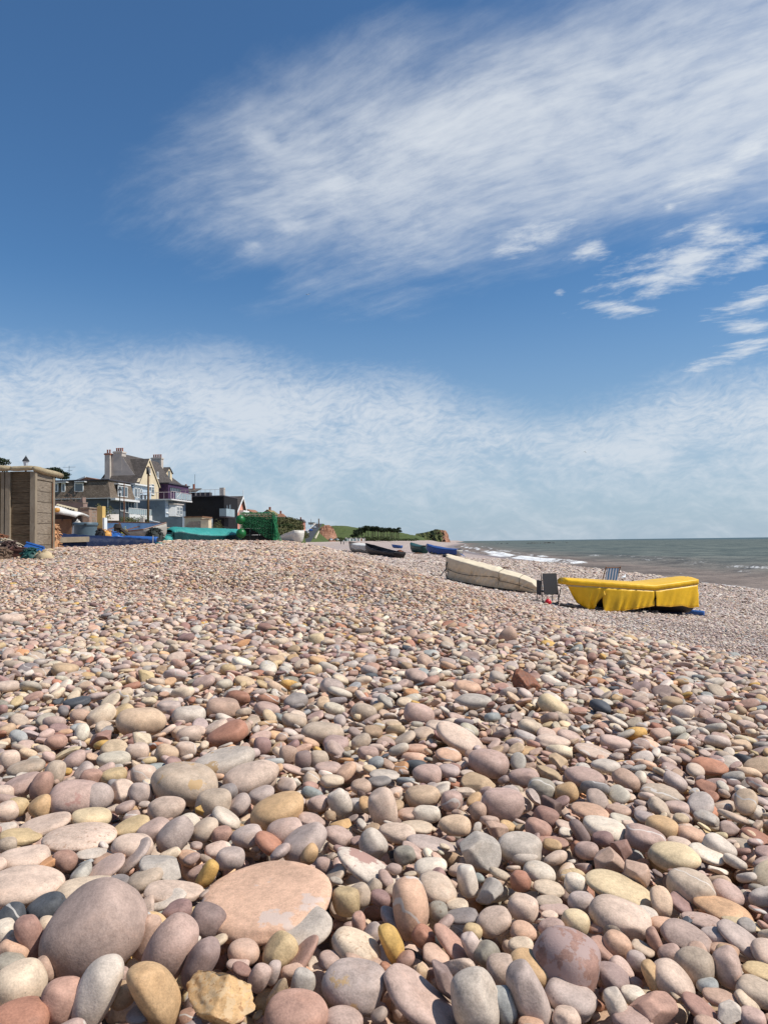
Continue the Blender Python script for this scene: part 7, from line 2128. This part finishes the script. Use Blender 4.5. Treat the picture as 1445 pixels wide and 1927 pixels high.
for i, (px, D_, col, lb) in enumerate(((590, 232, (.14, .15, .17), 'dark car at the left end of the beach car park'), (596, 236, (.03, .03, .035), 'black van-like car in the beach car park'), (607, 240, (.62, .62, .6), 'white car before the red cliff in the beach car park'), (616, 262, (.05, .055, .06), 'black car between the white and pale grey ones in the beach car park'), (622, 250, (.58, .58, .55), 'pale grey car under the red cliff in the beach car park'), (632, 246, (.30, .34, .33), 'grey-green car at the right end of the beach car park'))):
    D_ = D_ * 1.8; q = on_ground(px, D_); q.z = max(q.z, zpy(px, 1017.8, D_)); car(q, col, lb, R(20 + 23 * i))
bl_ = [(500, 268, 2.6, 3.2, LEAFO), (508, 252, 3.0, 3.6, LEAFD), (517, 262, 3.6, 4.2, LEAFO), (524, 240, 3.4, 3.8, LEAFD), (532, 258, 4.0, 4.4, LEAFO), (540, 246, 3.8, 3.6, LEAFD), (545, 266, 3.6, 4.6, LEAFO), (552, 250, 3.4, 3.6, LEAFO), (558, 262, 3.2, 3.6, LEAFD), (565, 255, 2.4, 3.0, LEAFO), (536, 226, 3.2, 2.6, LEAFO), (520, 222, 2.8, 2.4, LEAFO), (550, 228, 2.8, 2.6, LEAFD), (562, 235, 2.4, 2.6, LEAFO), (571, 250, 1.6, 2.4, LEAFO), (512, 270, 3, 3.4, LEAFD), (528, 272, 3, 3.6, LEAFD), (556, 272, 3, 3, LEAFO)]
_pos = {500: 'at the top beside the white-fronted house', 508: 'just below the white-fronted house', 517: 'left of the red-chimney cottage', 524: 'below the red-chimney cottage', 532: 'right under the red-chimney cottage', 540: 'in the middle of the slope', 545: 'on the skyline right of the cottage', 552: 'right of the middle of the slope', 558: 'near the terrace of brown houses', 565: 'by the kerb of the climbing road', 536: 'low on the slope behind the white dinghy', 520: 'low on the slope behind the green net', 550: 'low on the slope over the dinghy stern', 562: 'low on the slope next to the road', 571: 'lowest beside the road kerb', 512: 'high on the slope under the white-fronted house', 528: 'high on the slope against the cottage', 556: 'on the skyline left of the brown terrace'}
_hp = [(488, 985), (500, 976), (515, 975), (530, 974), (545, 975), (556, 978), (565, 983), (570, 990), (574, 1000), (576, 1010)]
def on_scrub(px, py):
    """where the sight line meets the scrub hill"""
    ptop = at(px, float(np.interp(px, [p[0] for p in _hp], [p[1] for p in _hp])), 275.0); f = math.sin(PI * min(.999, max(.001, (px - 488) / 88))) ** .25
    for D_ in np.linspace(206, 274, 69):
        p = at(px, py, float(D_)); zg = gz(p.x, p.y) - .6; t = (D_ - 205) / 70
        if p.z <= zg + (ptop.z - zg) * math.sin(t * PI / 2) * f: break
    return Vector(p)
_py = {500: 978, 508: 983, 517: 981, 524: 988, 532: 981, 540: 988, 545: 977, 552: 989, 558: 981, 565: 992, 536: 999, 520: 1000, 550: 1000, 562: 1002, 571: 1003, 512: 975, 528: 975, 556: 978}
for i, (px, D_, rd, hh, mt) in enumerate(bl_):
    q = on_scrub(px, _py[px] + 7); bush(('olive' if mt is LEAFO else 'dark green') + ' scrub bush ' + _pos[px], q, rd * .8, hh * .42, mt, 620, .22, 200 + i, group='scrub on the far slope')
o = thing('undergrowth', 'tangled olive undergrowth covering the slope left of the climbing road', 'undergrowth', Vector(at(535, 1000, 240)), 0); q = o.location; g_ = random.Random(55); bl = []
for i in range(90):
    px = g_.uniform(492, 574); top_ = float(np.interp(px, [p[0] for p in _hp], [p[1] for p in _hp])); p = on_scrub(px, g_.uniform(top_ + 3, 1011)) - q; r_ = g_.uniform(.9, 2.0); bl.append(((p.x, p.y, p.z + .3), (r_ * 1.2, r_, r_ * .75)))
leaves(bl, 9000, .26, 56, hollow=.3).build('foliage', LEAFO, o, fix=False); o['kind'] = 'stuff'
hA = House('white_fronted_house', 'hillside house with a lichen-yellow roof and white window front, far beyond the net', 514, 262, zpy(514, 986, 262), 3.4, 7, 4)
ze = hA.hit('u', 514, 968)[1]; zr = hA.hit('u', 503, 960)[1]
lu = hA.hit('u', 493, 968)[0]
hA.poly('side_wall', GREYR, [hA.W(0, 0, -3), hA.W(lu, 0, -3), hA.W(lu, 0, ze), hA.W(lu * .5, 0, zr), hA.W(0, 0, ze)], hA.v * 10)
for a_ in (-.5, lu + .5): hA.poly('roof', YROOF, [hA.W(a_, -.4, ze - .2), hA.W(lu * .5, -.4, zr + .05), hA.W(lu * .5, 10.4, zr + .05), hA.W(a_, 10.4, ze - .2)], (0, 0, .2))
hA.block('front_wall', WHITEM, (-.25, -.005), (.2, 9.8), (-1.5, ze - .3)); hA.winpx('v', 516, 971, 524, 974.5, .28, bars=4, sill=False); hA.winpx('v', 517, 978, 525, 982, .28, bars=3, sill=False)
MB().box(hA.W(lu * .5, 4, zr + .6), (.7, .7, 1.4)).build('chimney', RED_C, hA.o)
hB = House('hillside_cottage', 'small cottage with a red chimney next to the white-fronted house', 531, 268, zpy(531, 984, 268), 2.6, 4, 4)
ze = hB.hit('u', 531, 972)[1]; zr = hB.hit('u', 531, 966)[1]
hB.block('wall', WHITEM, (-.1, 2.4), (0, 4), (-3, ze)); hB.poly('roof', CLAYT, [hB.W(-1.4, -.3, ze - .2), hB.W(2.7, -.3, ze), hB.W(1.2, 1.5, zr), hB.W(.4, 1.5, zr)], hB.v * 3); MB().box(hB.W(.9, 2, zr + .3), (.6, .6, 1.4)).build('chimney', RED_C, hB.o)
hC = House('terraced_house', 'dark brown house on the skyline left of the climbing road', 571, 300, zpy(571, 990, 300), 3.4, 5, 4)
zz = hC.hit('u', 571, 978)[1]; hC.block('wall', PINK, (0, 3), (0, 5), (-3, zz - 1)); hC.poly('roof', SLATE, [hC.W(-.4, -.3, zz - 1), hC.W(3.4, -.3, zz - 1), hC.W(2.4, -.3, zz + .2), hC.W(.6, -.3, zz + .2)], hC.v * 5.5); hC.block('chimney', RED_C, (1.2, 1.7), (2, 2.6), (zz, zz + 1.1))
hD = House('low_far_building', 'low dark building at the head of the climbing road', 587, 440, zpy(587, 987, 440), 4, 5, 4, 'building')
zz = hD.hit('u', 587, 984)[1]; hD.block('wall', GREYR, (-1, 2), (0, 5), (0, zz)); hD.block('roof', SLATE, (-1.2, 2.2), (-.3, 5.2), (zz, zz + .3))
for px, py, D_, r_, lb in ((600, 976, 420, .32, 'thick far pole at the top of the climbing road'), (596, 983, 420, .12, 'thin far post left of the thick one on the climbing road'), (585.5, 977, 430, .10, 'thin far mast over the low dark building')):
    q = Vector(at(px, 989, D_)); o = MB().tube([(0, 0, -1), (0, 0, zpy(px, py, D_) - q.z)], [r_ * 1.2, r_], 6).build('far_pole', POLEW); o.location = q; tag(o, lb, 'pole')
# beach huts at the foot of the pines
GH = 'beach huts in a row under the pines'
hc = [(.10, .16, .15), (.34, .38, .38), (.55, .55, .52), (.16, .24, .22), (.40, .42, .42), (.12, .18, .2), (.52, .5, .46), (.20, .27, .27), (.60, .58, .55), (.36, .2, .12), (.62, .6, .57), (.56, .55, .52)]
hw_ = ['dark green', 'grey', 'white', 'green', 'pale grey', 'dark teal', 'off-white', 'grey-green', 'bright white', 'brown', 'gleaming white', 'cream-white']
pos_ = ['nearest to the walker in white', 'second from the walker in white', 'third from the walker in white', 'fourth from the walker in white', 'left of the middle of the row', 'at the middle of the row', 'right of the middle of the row', 'fifth from the pale end post', 'fourth from the pale end post', 'third from the pale end post', 'second from the pale end post', 'beside the pale end post']
for i in range(12):
    px = 650 + 34 * i / 11; D_ = 420 + 22 * i / 11; q = on_ground(px, D_); q.z = zpy(px, 1018.4, D_); o = thing('beach_hut', f'{hw_[i]} beach hut {pos_[i]}', 'beach hut', q, -.2, GH)
    MB().bbox((-.42, 0, 0), (.42, 2.4, 1.55)).build('wall', paint('hut_paint_%d' % i, hc[i], .8), o); MB().prism([(-.5, 1.553), (.5, 1.553), (0, 1.95)], (0, -.1, 0), (1, 0, 0), (0, 0, 1), (0, 2.6, 0)).build('roof', SLATE if i % 3 else GREYR, o); MB().bbox((-.22, -.03, .05), (.22, -.003, 1.35)).build('door', WHITE if i % 2 else DGREY, o)
q = on_ground(686.5, 440); q.z = zpy(686.5, 1018.4, 440); o = MB().bbox((-.25, -.2, 0), (.25, .2, 1.9)).build('marker_post', GREYR); o.location = q; tag(o, 'pale square post ending the row of far beach huts', 'post')
# the pines
GP = 'pines in the far grove'
pines = [(668, 1000, 15, 1016), (675, 995, 14, 1016), (682, 992, 13, 1014), (688, 990, 14, 1014), (693, 988.8, 15, 1013), (699, 990.5, 13, 1014), (705, 990, 13, 1013), (711, 991.5, 12, 1013), (717, 992, 12, 1013), (723, 992.5, 13, 1013), (729, 993, 12, 1013), (735, 993, 12, 1013), (741, 994, 12, 1013), (746, 993, 13, 1013), (750, 994, 12, 1014), (664, 1006, 10, 1017), (671, 997, 12, 1016), (702, 991.5, 13, 1013), (720, 993.5, 13, 1013), (738, 994.5, 12, 1013)]
order_ = 'first second third fourth fifth sixth seventh eighth ninth tenth eleventh twelfth thirteenth fourteenth fifteenth sixteenth seventeenth eighteenth nineteenth twentieth'.split()
srt = sorted(range(20), key=lambda i: pines[i][0])
for i, (px, pt, wd, pb) in enumerate(pines):
    D_ = 640 + (i * 37) % 50; q = Vector(at(px, pb, D_)); h_ = zpy(px, pt, D_) - q.z; g_ = random.Random(300 + i); m_ = wd / 1400 * D_ / 2
    low_ = .55 if i > 2 else .35
    bl = [((g_.uniform(-.75, .75) * m_, g_.uniform(-.6, .6) * m_, h_ * g_.uniform(low_ + .12, .93)), (m_ * g_.uniform(.42, .72), m_ * .55, h_ * g_.uniform(.06, .12))) for _ in range(12)]
    tree('pine_tree', f'dark flat-topped pine, {order_[srt.index(i)]} along the far grove from the red cliff', q, h_, bl, PINEL, 1050, .42, GP, 300 + i, .42, (g_.uniform(-.6, .6), 0), limbs=5)
o = thing('scrub_belt', 'dark scrub growing along the foot of the far pine grove', 'scrub', Vector(at(700, 1016, 620))); q = o.location; g_ = random.Random(77); bl = []
for i in range(60):
    px = 632 + 150 * i / 59; hh = g_.uniform(1.0, 3.4) * (1 if px < 735 else .5); D_ = 560 + g_.uniform(-15, 60); p = Vector(at(px, 1017.0, D_)); bl.append(((p.x - q.x, p.y - q.y, p.z - q.z + hh * .4), (3.6, 3, hh * .6)))
leaves(bl, 7000, .55, 78, hollow=.2).build('foliage', LEAFD, o, fix=False); o['kind'] = 'stuff'
# low rocks off the point, and a shrub screen
o = thing('rock_ledge', 'low dark rock ledge breaking the sea surface far off the beach', 'rocks', (at(1010, 1018, 760).x, 760, 0)); g_ = random.Random(9); mb = MB()
for px in [g_.uniform(935, 1085) for _ in range(13)] + [g_.uniform(990, 1045) for _ in range(14)]:
    x = at(float(px), 1018, 760).x - o.location.x; s = g_.uniform(.3, 1.0) * g_.uniform(.5, 1.1); mb.lathe([(s * 2.6, -.6), (s * 2.2, .25 * s), (s * 1.1, .75 * s), (.1, .85 * s)], 7, (x, g_.uniform(-8, 8), 0))
mb.build('rocks', WOOD_D, o, True)
